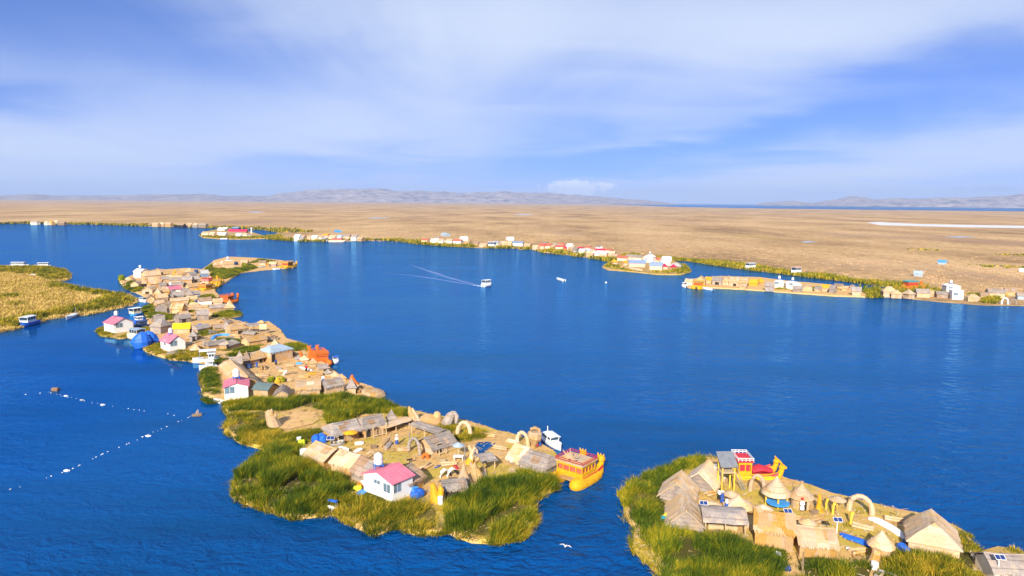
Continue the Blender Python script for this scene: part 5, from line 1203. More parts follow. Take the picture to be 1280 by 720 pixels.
for x, yb, lab, m_, d_ in ((602, 543, 'white sign board lying on the outer quay', 'whitecloth', (1.8, .6, .15)), (572, 584, 'red blanket of crafts beside the parasol table', 'redcloth', (1.5, 1.0, .16)), (549, 583, 'blue blanket of crafts in front of the grey hut', 'bluecloth', (1.5, .9, .16)), (921, 652, 'blue blanket by the end of the straw wall', 'bluecloth', (1.3, .8, .16)), (1000, 646, 'red blanket of crafts in front of the round hut door', 'redcloth', (1.4, .8, .16))):
    blob(x, yb, lab, d_, m_, 'blanket', 'blanket', 3)
pole(581, 575, 556, 'thin bare pole beside the pale parasol', .05); pole(512, 556, 541, 'thin bare pole in front of the grey canopy', .05); pole(1003, 716, 690, 'dark leaning stake in the front reeds', .05, 'wood')
# gull over the water
gc = P(707, 683, 0); g_ = thing('gull', 'white gull gliding low over dark water', 'bird', (gc.x * .985, gc.y * .985, .62), -.5)
MB().tube([(0, -.28, 0), (0, -.1, .01), (0, .12, .02), (0, .26, .03)], [.02, .075, .07, .02], 8).ball((0, .27, .04), (.045, .06, .045)).build('body', M['feather'], g_)
for s in (-1, 1): MB().sheet([[(s * .05, .1, .03), (s * .05, -.06, .03)], [(s * .35, .16, .16), (s * .35, -.02, .16)], [(s * .75, .02, .07), (s * .75, -.04, .07)]], .02).build('wing', M['feather'], g_)
# ================================================================== plaza ring island
G = 'reed huts round the plaza'
house(281, 500.5, 310.5, 498, 475.5, 'white house with pink roof at the foot of the plaza ring', 5.6, 'v', ye=484.5, wf=.74, windows=(('front', .22, 1.8, 1.35, 1.3), ('left', .5, 1.3, 1.2, 1.4)), tank='white water tank over the pink roof by the plaza', tank_at=(0, .15), tank_px=(1.2, 1.0), group='white houses with pink roofs')
hut(317, 496.5, 335, 498.5, 478.5, 'small hut with a flat grey-green roof next to the white house', 4.5, roof='tealroof', wall='gold', group=G, wf=.66)
hut(343, 500, 360, 499, 481, 'six sided looking grey reed hut in the front row', 4.5, 'v', roof='grey', wall='pale', group=G, wf=.55)
hut(371, 498, 400, 496.5, 476, 'broad tan reed hut in the front row of the plaza', 5.0, roof='straw', wall='gold', ye=486.5, near=True, group=G, wf=.58)
hut(407, 495, 430, 490.5, 474.5, 'grey roofed reed hut at the right of the front row', 5.0, roof='grey', wall='pale', ye=484.5, near=True, group=G, wf=.6)
spire(438.5, 493, 472.5, 14, 'grey pointed hut closing the front row', .42, rot=.2, group=G, wall='straw')
ridgehut(313, 474, 286, 448, 4.6, 2.4, 'very long straw hut curving behind the white house', roof='straw', wall='straw', near=True, group=G, wf=.42, hip=(0, 2))
hut(288, 463.5, 302, 462.5, 446, 'grey roofed open hut in the shade of the plaza', 4.5, roof='grey', wall='brown', group=G, door=('front', .5, 1.6, 1.4))
spire(298.5, 456, 438.5, 10, 'thin grey spire hut at the back of the shaded corner', .45, rot=.6, group=G, wall='straw')
spire(307, 457, 438.5, 11, 'brown spire hut leaning on the shaded corner', .5, rot=.2, group=G, roof='brown', wall='brown')
hut(313, 456.5, 329.5, 453, 440, 'tan reed hut in the back row with an awning', 5, roof='straw', wall='straw', group=G, door=('front', .8), over=.5)
hut(338.5, 453.5, 366, 447.5, 431.5, 'large tan hut with pale blue roof and yellow eaves', 6, roof='paleblue', wall='straw', ye=441, near=True, group=G, door=('front', .12, 1.0, 2.0), wf=.62, hip=(1.8, 2.6), over=.2)
spire(334, 441, 430, 12, 'grey peaked hut beside the pale blue roof', .3, rot=.1, group=G)
GS = 'pyramid craft stalls along the plaza edge'
for x, yb, yt, w_, lab, rf in ((372, 452, 443.5, 11, 'grey craft stall nearest the pale blue roof', 'grey'), (379, 453.5, 443.5, 11, 'pale craft stall second from the pale blue roof', 'pale'), (390, 458, 447.5, 13, 'golden craft stall below the orange boat', 'gold'), (409, 470, 461, 11, 'grey craft stall beside the grey slanted panel roof', 'grey'), (417, 474, 464.5, 11, 'pale craft stall in the middle of the lower stalls', 'pale'), (426, 476, 467, 12, 'tan craft stall closest to the orange tusk', 'straw')):
    spire(x, yb, yt, w_, lab, .35, rf, 'paleWood', rot=.5, group=GS, name='craft_stall', cat='stall')
open_shelter(398, 467, 410, 466, 455.5, 'grey slanted panel roof in front of the orange boat', 2.5, rise=.6, group='stall canopies')
blob(374, 455.5, 'blue cloth goods in front of the first craft stalls', (1.6, .8, .6), 'skyblue', 'cloth_heap', 'goods')
blob(415, 477.5, 'blue cloth goods below the lower craft stalls', (1.8, .9, .6), 'blue', 'cloth_heap', 'goods')
strip('white goods table cloth along the upper stalls', [(375, 459), (382, 461), (390, 463)], .9, 'whitecloth', 'cloth', 'cloth', .5)
strip('white plank at the lower craft stalls', [(402, 474), (408, 476)], .7, 'whitecloth', 'plank', 'plank', .3)
strip('yellow straw mat pile beside the golden stall', [(386, 466), (392, 467), (397, 466)], 1.8, 'yellow', 'mat', 'mat', .4)
reed_boat(407, 458, 392, 446, 'big orange reed boat at the plaza landing', 'boat_orange', 'boat_orange', 3.6, .8, cab=(-.24, .2), cabh=1.5, seatm='brick', heads=2, deck='boat_orange', bow=1.0, neck=.7)
launch(416, 455, 423, 453.5, 'small blue and white boat beside the orange boat', 1.7, 'hull', cab=(-.2, .2), cabh=1.1, roofm='blue', h=.7)
sculpture('orange reed tusk curling at the tip of the plaza', [('tusk', [(446, 482, .6), (442, 477, .6), (440, 472, .5), (440.5, 468.5, .2)])], 'boat_orange', ref=(444, 481))
sculpture('orange horn sculpture beside the blue roofed hut', [('horn', [(377, 446, .4), (375.5, 441, .4), (375, 438.5, .15)])], 'boat_orange', ref=(376, 446))
strip('humped straw quay at the tip of the plaza island', [(452, 490), (463, 490), (476, 495)], 4.5, 'straw', 'straw_quay', 'quay', 1.6)
person(345, 457, 'person in blue and black outside the blue roofed hut', 'bluecloth', 'black', None)
person(321, 460, 'person in dark blue in the plaza shade', 'bluecloth', 'bluecloth', None)
blob(311, 460, 'navy tarp heap in the plaza shade', (2, 1.4, 1.2), 'navy', 'tarp_bundle', 'tarp')
strip('grey reed bench in the middle of the plaza', [(345, 459.5), (352, 461)], .9, 'grey', 'bench', 'bench', .6)
sculpture('black and white bent figure on the plaza floor', [('body', [(354, 470, .2), (356, 466, .28), (359, 463.5, .25)])], 'whitecloth', ref=(355, 469))
blob(348.5, 478, 'yellow green round bush planted on the plaza', (2.4, 2.2, 1.5), 'reed_olive', 'bush', 'bush', 7)
blob(340, 477.5, 'dark rounded bush beside the yellow bush', (1.7, 1.5, 1.3), 'reed_green', 'bush', 'bush', 6)
launch(274, 451, 241, 453.5, 'long white launch with a canopy moored by the reed shore', 3.2, 'hull', cab=(-.32, -.1), cabh=1.3, canopy=(-.40, .25, 2.9, 'hull'), h=.9)
launch(271, 460, 249, 462.5, 'white open launch moored just below the longer launch', 2.6, 'hull', cab=(-.25, .1), cabh=1.2, h=.8, open_cab=True)
rowboat(281, 505, 267, 502, 'pale small boat tied under the plaza white house', 1.4, 'hull')
rowboat(468, 502, 482, 506, 'thin pale canoe at the tip of the plaza island', 1.0, 'hull')

for x, yb, rz, lab, m_ in ((330, 470, .4, 'tied reed bundles in the plaza shade', 'straw'), (360, 476, -.3, 'tied reed bundles by the round plaza bush', 'pale'), (380, 472, .1, 'tied reed bundles at the yellow mat pile', 'gold'), (396, 478, -.6, 'tied reed bundles in front of the lower stalls', 'straw'), (362, 458, .2, 'tied reed bundles at the wall of the blue roofed hut', 'straw'), (448, 484, -.5, 'tied reed bundles on the straw quay', 'pale')):
    bundle(x, yb, rz, lab, 2.2, m_)
for x, yb, lab, m_ in ((326, 474, 'dark crate at the back of the long straw hut', 'wood'), (385, 479, 'pale crate behind the broad tan hut', 'paleWood'), (366, 467, 'wooden crate beside the bent plaza figure', 'wood')):
    crate(x, yb, lab, m=m_)
person(383, 465, 'person in red between the upper craft stalls', 'redcloth', 'black', 'rust'); person(404, 478, 'person in white beside the lower craft stalls', 'whitecloth', 'bluecloth', None)
# ================================================================== far village
G = 'reed huts of the far village'
house(212, 439.5, 232, 436.5, 417.5, 'white house with pink roof beside the blue dome tarp', 5.6, 'v', ye=428.5, wf=.70, windows=(('front', .28, 1.7, 1.4, 1.3), ('left', .5, 1.4, 1.3, 1.3)), tank='white water tank on the house beside the blue dome', tank_at=(-.05, .1), group='white houses with pink roofs')
house(142.5, 416.5, 167, 413, 396.5, 'white house with pink roof alone on its islet', 6.0, 'v', ye=405.5, wf=.72, windows=(('front', .28, 2.0, 1.3, 1.5),), tank='white water tank on the islet house', tank_at=(0, .2), group='white houses with pink roofs')
house(176, 347.5, 186, 346.5, 336, 'white house at the upper left end of the village', 5.5, 'v', wf=.72, roof='white', windows=(('front', .3, 1.6, 1.2, 1.4),), tank='white water tank on the upper left house', group='white houses with pink roofs', ribs=False)
house(213, 368, 228, 366.5, 357.5, 'small pink roofed house in the middle of the village', 5.0, 'u', wf=.66, windows=(('front', .3, 1.4, 1.0, 1.0),), tank='white water tank in the middle of the village', tank_at=(-.2, 0), group='white houses with pink roofs')
house(277, 331, 289, 331, 324.5, 'white house with a dome tank on the village spit', 5, 'v', roof='white', tank='white water tank on the spit house', ribs=False, group='white houses with pink roofs')
V = [
 (188, 416.5, 201, 417.5, 399, 6, 'u', 'grey', 'grey', 'big grey rounded hut behind the blue dome', (1.5, 1.5), None),
 (194, 407, 206, 406, 394.5, 5, 'u', 'grey', 'straw', 'grey hut with a white patch behind the big rounded hut', (0, 0), None),
 (224, 404, 239, 402, 392.5, 5, 'u', 'grey', 'grey', 'grey hut with two pale doors above the yellow roof', (0, 0), ('front', .4, 1.4, 1.3)),
 (247, 401, 261, 400, 386.5, 6, 'u', 'grey', 'grey', 'tall grey hut with a broad roof near the green tongue', (0, 0), None),
 (217, 417.5, 237, 416.5, 404, 4.5, 'u', 'tarp_yellow', 'pale', 'hut covered by a bright yellow tarp roof', (0, 0), None),
 (247, 416.5, 263, 413, 406, 4.5, 'u', 'grey', 'straw', 'long grey hut right of the yellow roof', (.6, 0), None),
 (288, 419, 311, 416, 405, 5, 'u', 'straw', 'straw', 'straw hut with dark openings beside the blue ring', (1.5, .3), [('front', .55, 1.5, 1.0), ('front', .85, 1.0, 1.0)]),
 (261, 437.5, 284, 433.5, 425.5, 4.5, 'u', 'grey', 'straw', 'grey roofed low hut under the blue ring', (1.0, 0), None),
 (287, 437, 299.5, 433.5, 425.5, 4.5, 'u', 'grey', 'straw', 'small grey hut right beside the low grey hut', (1.2, 1.2), None),
 (311, 433, 334, 429, 420, 5, 'u', 'gold', 'gold', 'golden straw hut between blue ring and plaza ring', (0, 0), None),
 (194, 391.5, 209, 391.5, 376, 6, 'v', 'straw', 'grey', 'gable ended tan hut at the west shore', (0, 0), None),
 (213, 392.5, 227.5, 392.5, 379.5, 5, 'u', 'straw', 'gold', 'tan hut beside the gable ended west hut', (0, 0), None),
 (214, 380, 236, 378.5, 372, 4.5, 'u', 'pale', 'straw', 'long tan roofed hut in the village middle', (0, 0), None),
 (234, 378, 246, 377.5, 369.5, 4.5, 'u', 'straw', 'straw', 'short tan hut east of the long tan roof', (0, 0), None),
 (249, 381.5, 264.5, 380.5, 371.5, 5, 'u', 'brown', 'white', 'brown roofed hut with a white wall', (0, 0), None),
 (267, 382, 278, 381.5, 373, 4.5, 'u', 'pale', 'straw', 'tan hut next to the white walled hut', (0, 0), None),
 (236, 387.5, 261, 387, 381.5, 4, 'u', 'pale', 'straw', 'long low tan hut behind the tall grey hut', (0, 0), None),
 (263, 389, 283, 387.5, 380.5, 4.5, 'u', 'grey', 'straw', 'long grey hut before the straw quay end', (0, 0), None),
 (226, 386.5, 234, 386, 379, 4, 'u', 'brown', 'brown', 'small brown hut beside a blue barrel', (0, 0), None),
 (196, 377.5, 210, 376.5, 367, 5, 'u', 'straw', 'straw', 'tan hut north of the gable ended west hut', (0, 0), None),
 (217, 374.5, 230, 373.5, 365, 5, 'u', 'grey', 'grey', 'grey hut just below the small pink roof', (0, 0), None),
 (184.5, 377.5, 193, 377, 368, 4.5, 'v', 'brown', 'pale', 'small brown hut at the west landing', (0, 0), None),
 (199.5, 369.5, 212, 368.5, 360.5, 5, 'u', 'straw', 'gold', 'tan hut left of the small pink roof', (0, 0), None),
 (177.5, 367.5, 190.5, 367.5, 357, 5.5, 'v', 'straw', 'pale', 'gabled straw hut standing at the west reeds', (0, 0), ('front', .5, 1.6, 1.0)),
 (163.5, 359.5, 173, 359.5, 350.5, 5, 'v', 'pale', 'pale', 'pale straw hut furthest to the west', (0, 0), None),
 (178, 358.5, 187, 358, 350.5, 4.5, 'u', 'straw', 'straw', 'straw hut with open dark front beside the pale west hut', (0, 0), ('front', .3, 1.8, 1.3)),
 (188, 360.5, 200.5, 359.5, 349.5, 5, 'u', 'straw', 'gold', 'tan hut under the large upper roof', (0, 0), None),
 (181, 351, 201.5, 349.5, 338.5, 6, 'u', 'straw', 'straw', 'very large tan roof beside the upper white house', (1.0, 0), None),
 (195, 344.5, 204, 344, 336.5, 4.5, 'u', 'brown', 'dark', 'dark open hut at the top shore', (0, 0), None),
 (226.5, 344.5, 238, 344, 335.5, 5, 'u', 'straw', 'straw', 'straw hut at the top shore east of the hay dome', (0, 0), ('front', .6, 1.0, 1.2)),
 (209, 350.5, 227, 350, 343.5, 4.5, 'u', 'straw', 'gold', 'long straw hut below the hay dome', (0, 0), None),
 (212, 354, 226.5, 353.5, 346.5, 4.5, 'u', 'grey', 'pale', 'long grey hut in the upper village', (0, 0), None),
 (228, 354.5, 240, 354, 345, 5, 'u', 'grey', 'straw', 'grey and tan hut near the upper yellow boat', (0, 0), None),
 (200, 360.5, 208, 360, 353, 4.5, 'u', 'grey', 'grey', 'small grey hut wedged between tan roofs', (0, 0), None),
 (205, 359.5, 215.5, 359, 351.5, 4.5, 'u', 'straw', 'gold', 'tan hut between the two grey upper roofs', (0, 0), None),
 (217, 359.5, 229, 359, 352.5, 4.5, 'u', 'grey', 'straw', 'grey roofed hut behind the middle water tank', (0, 0), None),
 (268.5, 335.5, 278, 335, 327, 4.5, 'u', 'straw', 'straw', 'rounded tan hut on the village spit', (.8, .8), None),
 (280, 336, 292, 335.5, 326, 5, 'u', 'straw', 'pale', 'larger tan hut in front of the spit house', (0, 0), None),
 (301, 332.5, 309, 332.5, 325, 4.5, 'u', 'pale', 'straw', 'pale hut among yellow bushes on the spit', (0, 0), None),
 (323, 331.5, 332, 331.5, 325.5, 4.5, 'u', 'brown', 'straw', 'tan hut halfway along the spit', (0, 0), None),
 (337, 333, 345, 333, 327, 4.5, 'u', 'pale', 'grey', 'pale hut next to the yellow boat on the spit', (0, 0), None),
 (196, 384, 206, 383, 375.5, 4.5, 'u', 'pale', 'straw', 'pale tan hut tucked behind the west gable hut', (0, 0), None),
 (240, 372, 250, 371, 363.5, 4, 'u', 'grey', 'paleblue', 'grey hut with a pale blue side near the yellow boats', (0, 0), None),
 (203, 352.5, 211.5, 352, 345.5, 4, 'u', 'grey', 'pale', 'little grey hut below the dark open top hut', (0, 0), None),
 (241, 353.5, 249.5, 353, 344.5, 4.5, 'u', 'grey', 'grey', 'grey hut just west of the pink reed boat', (0, 0), ('front', .5, 1.2, 1.3)),
 (252, 346.5, 261, 346, 337.5, 4.5, 'u', 'greyboat', 'slate', 'grey blue shed at the east end of the top shore', (0, 0), None),
 (201, 380, 209, 379, 373, 4, 'u', 'brown', 'straw', 'brown lean hut over the west gable hut', (0, 0), None),
 (209.5, 376, 216.5, 375.5, 368, 4, 'u', 'grey', 'grey', 'narrow grey hut wedged west of the grey middle hut', (0, 0), ('front', .5, 1.0, 1.3)),
 (186, 354.5, 196, 354, 346, 4.5, 'u', 'straw', 'pale', 'straw hut under the largest upper roof', (0, 0), None),
 (229, 368, 237, 367.5, 360.5, 4, 'u', 'grey', 'straw', 'grey hut right beside the small pink roof', (0, 0), None),
 (236, 362, 247, 361, 355, 4, 'u', 'straw', 'straw', 'low straw hut facing the yellow reed boat', (0, 0), None),
 (222, 346, 229, 345.5, 338.5, 4, 'u', 'gold', 'straw', 'golden hut squeezed beside the hay dome', (0, 0), None),
 (226, 397, 236, 396, 389, 4, 'u', 'pale', 'straw', 'pale hut behind the grey hut with pale doors', (0, 0), None),
 (268, 414, 279, 413, 405.5, 4.5, 'u', 'brown', 'straw', 'brown hut between the long grey hut and the peaked hut', (0, 0), None),
 (238, 348, 246, 347, 340, 4, 'u', 'grey', 'straw', 'small grey hut beside dark sheds at the top shore', (0, 0), None),
]
for x0, y0, x1, y1, yt, dp, rd, rf, wl, lab, hp_, dr in V:
    hut(x0, y0, x1, y1, yt, lab, dp, rd, .56, rf, wl, hp_, dr, group=G, maxh=6)
spire(240, 427.5, 412, 12, 'small grey tower hut with a dark door', .5, rot=.25, group=G, door=True)
spire(281.5, 413.5, 402, 12, 'small grey peaked hut above the blue ring', .35, rot=.4, group=G)
spire(241.5, 440.5, 430.5, 14, 'low grey peaked hut right of the pink roofed house', .3, rot=.5, group=G, roof='pale')
spire(341, 441, 424, 22, 'broad straw pyramid behind the pale blue roof', .3, 'straw', 'straw', .3, G)
spire(195.5, 370.5, 360, 10, 'straw pyramid hut between the west huts', .35, 'pale', 'straw', .3, G)
spire(234.5, 373, 362.5, 12, 'grey pyramid hut with dark arched sides', .45, 'grey', 'dark', .4, G)
spire(218, 344, 336.5, 9, 'yellow hay dome at the top shore', .15, 'yellow', 'yellow', .4, G)
spire(285, 389, 374, 14, 'straw cone at the end of the quay', .3, 'straw', 'straw', .4, G)
open_shelter(312, 418, 326, 416, 405, 'grey pole shelter behind the tan sign board', 4, rise=.3, group='stall canopies')
c_ = P(329, 418, ZG); sb = thing('board_stand', 'blank tan board raised on grey poles by the water', 'board', c_, .1)
zt_ = top_z(c_, 405) - ZG
MB().box((0, 0, zt_ - .8), (2.1, .12, 1.6)).build('board', M['pale'], sb)
for s in (-1, 1): MB().bar((s * .95, .1, -.3), (s * .95, .1, zt_ - .1), .08).build('post', M['metal'], sb)
strip('bright blue tarp rolled into a curved ring', [(266, 425), (268, 420.5), (279, 418.5), (290, 419.5), (294, 422.5)], 1.3, 'skyblue', 'tarp', 'tarp', .8, taper=.7)
blob(185, 433, 'large bright blue tarp dome draped at the shore', (7.0, 5.0, 4.4), 'blue', 'tarp_dome', 'tarp', 6, z=.2)
strip('straw walkway mound leading to the blue ring', [(232, 431), (248, 426), (262, 423)], 1.6, 'straw', 'straw_quay', 'quay', .4)
strip('straw ledge running out to the water above the blue ring', [(278, 398), (292, 402), (308, 406)], 1.8, 'straw', 'straw_quay', 'quay', .5)
pole(263, 427, 412.5, 'thin utility pole with crossarm left of the blue ring')
pole(255.5, 437, 425.5, 'short utility pole below the grey tower hut')
pole(212, 393, 378, 'tall pole between the two west tan huts')
person(284.5, 437.5, 'person in yellow and black between two grey huts', 'black', 'black', 'tarp_yellow')
blob(250, 407.5, 'small blue tarp bundle on the straw yard', (1.1, 1.0, .8), 'blue', 'tarp_bundle', 'tarp')
drum(232, 390, 'light blue barrel beside the small brown hut', .7, 1.0, 'skyblue')
drum(246, 378.5, 'navy barrel in front of the white walled hut', .7, 1.0, 'navy')
launch(180, 425, 160, 422, 'cream cabin cruiser beside the blue dome', 3.6, 'cream', cab=(-.35, .12), cabh=1.8, h=1.2, wall='cream', roofm='paleblue')
launch(184, 409, 169, 411, 'navy blue covered boat behind the islet house', 3.4, 'navy', cab=(-.3, .25), cabh=1.2, roofm='navy', wall='navy', h=1.0)
launch(181, 401.5, 167, 403.5, 'blue boat with white upper works behind the islet house', 2.4, 'blue', cab=(-.2, .25), cabh=1.1, h=.7)
launch(175, 393.5, 163, 395.5, 'two level white and blue boat in the side channel', 3.0, 'skyblue', cab=(-.4, .38), cabh=1.9, wall='cream', h=.8)
launch(184, 378, 174, 377, 'small white boat at the west landing', 2.0, 'hull', cab=(-.2, .2), cabh=1.1, roofm='paleblue', h=.7)
reed_boat(249, 365, 268, 361, 'yellow reed boat moored in front of the upper village', 'boat_yellow', 'boat_yellow', 4.2, .85, cab=(-.3, .15), cabh=1.7, detail=False)
reed_boat(254, 356.5, 266, 354, 'reed boat with a pink cabin behind the yellow one', 'peach', 'redcloth', 4.0, .8, cab=(-.3, .2), cabh=1.7, detail=False, heads=1, deck='redcloth')
reed_boat(269, 359, 275, 353, 'small yellow reed boat beside the spit walkway', 'boat_yellow', 'boat_yellow', 4, .8, cab=(-.2, .1), cabh=1.5, detail=False, heads=1)
reed_boat(278, 380, 294, 377, 'orange reed boat at the far village quay', 'boat_orange', 'boat_orange', 4.5, .9, cab=(-.35, .1), cabh=1.8, detail=False, deck='boat_orange', seatm='brick')
reed_boat(353, 336, 368, 333.5, 'yellow reed boat at the tip of the spit', 'boat_yellow', 'boat_yellow', 5, 1.0, cab=(-.3, .15), cabh=2.4, detail=False)
launch(350, 336.8, 341, 337.2, 'white flat boat beside the spit yellow boat', 2.0, 'hull', cab=None, h=.6)
rowboat(332, 333.6, 324, 334.2, 'pale blue skiff on the spit shore', 1.6, 'paleblue', z=.5)
sculpture('yellow straw arch on the village spit', [('leg', [(334, 333.5, .3), (334.5, 328, .35)])], 'yellow', ref=(334, 333.5))
blob(295, 331, 'dark blue tarp heap on the spit', (3.2, 2, 2.2), 'navy', 'tarp_bundle', 'tarp')
blob(305.5, 333, 'yellow flowering bush mound on the spit', (3.2, 2.4, 2.6), 'reed_olive', 'bush', 'bush', 7)
blob(240.5, 346.5, 'yellow leafy bush at the top shore', (2.6, 2.2, 2.4), 'reed_olive', 'bush', 'bush', 7)
blob(239, 381, 'golden bush in a gap of the village middle', (2.8, 2.0, 1.8), 'reed_olive', 'bush', 'bush', 7)
blob(197, 339, 'dark blue shed heap at the top shore', (3, 2, 2.0), 'navy', 'tarp_bundle', 'tarp')
blob(246, 341.5, 'navy blue tarp heap beside the small grey shore hut', (3.2, 2, 2.2), 'navy', 'tarp_bundle', 'tarp')
blob(232, 358.5, 'dark arch of stored boats under the upper huts', (2.6, 1.6, 1.8), 'black', 'tarp_bundle', 'tarp')
blob(152, 351, 'round green reed clump standing alone in the channel', (3.4, 3, 3.4), 'reed_green', 'reed_clump', 'reeds', 7, z=0)
launch(157, 352, 162, 351.6, 'tiny white boat beside the lone reed clump', 1.4, 'hull', cab=None, h=.5)
# marsh side boats
launch(45, 404.5, 26, 409.5, 'blue cabin boat moored at the marsh edge', 3.4, 'blue', cab=(-.25, .3), cabh=1.8, roofm='hull', h=1.2)
launch(95, 394.5, 83, 400, 'white and navy dinghy with a mast at the marsh edge', 2.0, 'hull', cab=None, canopy=None, h=.9)
launch(14, 333, 36, 333.2, 'white launch with a long cabin behind the marsh', 3.6, 'hull', cab=(-.4, .3), cabh=1.6, h=1.0)
launch(64, 333.2, 43, 333.6, 'white launch with a low canopy right of the long cabin launch', 3.6, 'hull', cab=(-.35, .25), cabh=1.5, h=.9)
rowboat(38, 343.5, 47, 343.8, 'white skiff stranded in the marsh', 1.8, 'hull', z=.6)
pole(95, 394, 384, 'thin bare pole at the marsh edge', .05)
# lake traffic
launch(604, 358.8, 614, 357.4, 'white motor launch leaving a long wake', 3.2, 'hull', cab=(-.45, .2), cabh=2.0, h=1.2)
launch(705, 351.8, 696, 349.6, 'slim white speedboat out on the open lake', 2.4, 'hull', cab=None, h=.9)
o_ = MB().ball((0, 0, .1), .55).build('float', M['foam'], None, P(757.5, 353.6, 0)); tag(o_, 'lone white float behind the slim speedboat', 'float')
# mooring lines of floats, left foreground water
def rope_pts(pts, n):
    q = [P(x, y, .06) for x, y in pts]; out = []
    d = [0]
    for a, b in zip(q, q[1:]): d.append(d[-1] + (b - a).length)
    for k in range(n):
        s = d[-1] * k / (n - 1); i = max(j for j in range(len(d)) if d[j] <= s + 1e-6); i = min(i, len(q) - 2)
        out.append(q[i].lerp(q[i + 1], (s - d[i]) / (d[i + 1] - d[i])))
    return out
fl = None; GF = 'small white floats on the two mooring lines'
fr_ = random.Random(4)
for pts, n in (([(0, 615.5), (30, 606), (78, 590), (108, 577.5), (145, 560), (178, 546), (205, 535), (240, 519)], 46), ([(30, 493), (58, 490), (82, 495), (102, 500), (128, 505.5), (155, 510), (190, 515), (218, 518.5)], 30)):
    rp_ = rope_pts(pts, n)
    for p in rp_:
        if fr_.random() < .25: continue
        if fl is None: fl = MB().ball((0, 0, 0), (.085, .055, .05)).build('float', M['foam']); o_ = fl
        else: o_ = fl.copy(); COL.objects.link(o_)
        o_.location = (p.x + fr_.uniform(-.3, .3), p.y + fr_.uniform(-.3, .3), .03); o_.rotation_euler = (0, 0, fr_.uniform(0, 3)); s_ = fr_.uniform(.7, 1.5); o_.scale = (s_ * 1.3, s_, s_)
        tag(o_, 'small white float on a mooring line', 'float', GF)
for x, y, lab, m_, r_ in ((128, 506.5, 'largest white float on the upper mooring line', 'foam', .34), (102, 500.5, 'grey float left of the largest white float', 'greyboat', .3), (82, 495.3, 'white jug float next to the brown drum', 'foam', .3), (185, 545.5, 'white double float high on the lower mooring line', 'foam', .34), (83, 589, 'white lumpy float low on the lower mooring line', 'foam', .34)):
    o_ = MB().ball((0, 0, .08), (r_ * 1.25, r_ * .7, r_ * .55)).ball((r_, .1, .05), (r_ * .5, r_ * .45, r_ * .4)).build('float', M[m_], None, P(x, y, 0)); tag(o_, lab, 'float')
o_ = MB().tube([(-.7, 0, .2), (-.62, 0, .22), (.62, 0, .25), (.7, 0, .25)], [.3, .5, .5, .3], 12).build('drum', M['rust'], None, P(69.5, 488.5, 0)); tag(o_, 'brown floating drum at the left end of the upper line', 'drum')
t_ = thing('anchor_raft', 'dark little raft with sticks where both lines meet', 'raft', P(246.5, 520, 0))
hull_mb(1.7, .9, .35, .15, .5, 6).build('hull', M['wood'], t_)
for k in range(4): MB().bar((-.3 + .2 * k, 0, .3), (-.1 + .12 * k, .05, 1.3 - .2 * abs(k - 2)), .04).build('stick', M['paleWood'], t_)
o_ = MB().ball((0, 0, .12), (.7, .4, .35)).build('float', M['foam'], None, P(259.5, 502.5, 0)); tag(o_, 'white float close to the reeds below the plaza', 'float')
# ================================================================== right hand strip, mid island, far shore clusters
G = 'small houses on the long straw strip'
def bh(x0, x1, yt, yb, label, roof='straw', wall='straw', ridge='u', depth=5, tilt=.6, group=G, z=.5, **k):
    return hut(x0, yb - tilt / 2, x1, yb + tilt / 2, yt, label, depth, ridge, k.pop('wf', .56), roof, wall, group=group, z=z, maxh=k.pop('maxh', 7), **k)
def wh_(x0, x1, yt, yb, label, roof='white', wall='white', ridge='v', depth=6, tank=None, tilt=.6, group=G, win=True, **k):
    return house(x0, yb - tilt / 2, x1, yb + tilt / 2, yt, label, depth, ridge, roof=roof, wall=wall, group=group, tank=tank, ribs=False, windows=(('front', .3, 1.6, 1.2, 1.6),) if win else (), z=.5, **k)
bh(856, 865, 348.5, 356.5, 'cream box hut at the very tip of the strip', 'pale', 'cream')
bh(869, 881, 344.5, 356.5, 'peaked straw hut near the tip of the strip', 'pale', 'straw', 'v')
bh(881, 889, 346, 354, 'yellow roofed hut behind the peaked straw hut', 'yellow', 'gold')
bh(890, 902, 345.5, 356, 'grey hut with dark openings left of a pink tent hut', 'grey', 'grey', door=('front', .5, 2, 1.4))
bh(903, 912, 344.5, 356.5, 'pinkish tent shaped hut beside the grey hut', 'pale', 'pale', 'v')
bh(911, 923, 346.5, 357.5, 'tan hut with a white door panel', 'pale', 'pale', door=('front', .6, 1.5, 1.2))
bh(921, 934, 347, 354, 'long pale hut above a green patch of reeds', 'pale', 'straw')
bh(936, 947, 349, 357.5, 'yellow humped straw hut on the strip', 'yellow', 'yellow', hip=(1, 1))
spire(951.5, 355.5, 346.5, 8.5, 'yellow pyramid hut on the strip', .3, 'yellow', 'gold', .3, G, z=.5)
bh(956, 967.5, 352.5, 363.5, 'grey hut touching the first white tank house', 'grey', 'grey')
wh_(967.5, 979, 349.5, 359.5, 'white house with a tank left of its twin', tank='white tank on the left one of the twin strip houses')
wh_(983, 1001, 351.5, 361.5, 'wider white house with a tank right of its twin', tank='white tank on the right one of the twin strip houses')
bh(991, 1003, 357.5, 365, 'low grey hut under the wider white house', 'grey', 'grey')
bh(1003, 1015, 355.5, 364, 'tan hut right of the wider white house', 'pale', 'pale', 'v')
bh(1027, 1037, 355.5, 364.5, 'hut with a yellow roof and tan wall', 'yellow', 'pale')
bh(1036, 1042, 357, 366.5, 'narrow grey hut attached to the yellow roof', 'grey', 'grey')
bh(1043, 1053, 354.5, 360.5, 'small brown hut at the back of the strip', 'brown', 'straw')
bh(1059, 1068, 355.5, 362.5, 'grey peaked hut at the back near the strip end', 'grey', 'grey', 'v')
bh(1065, 1076, 358.5, 369.5, 'larger grey hut in front at the strip end', 'grey', 'pale')
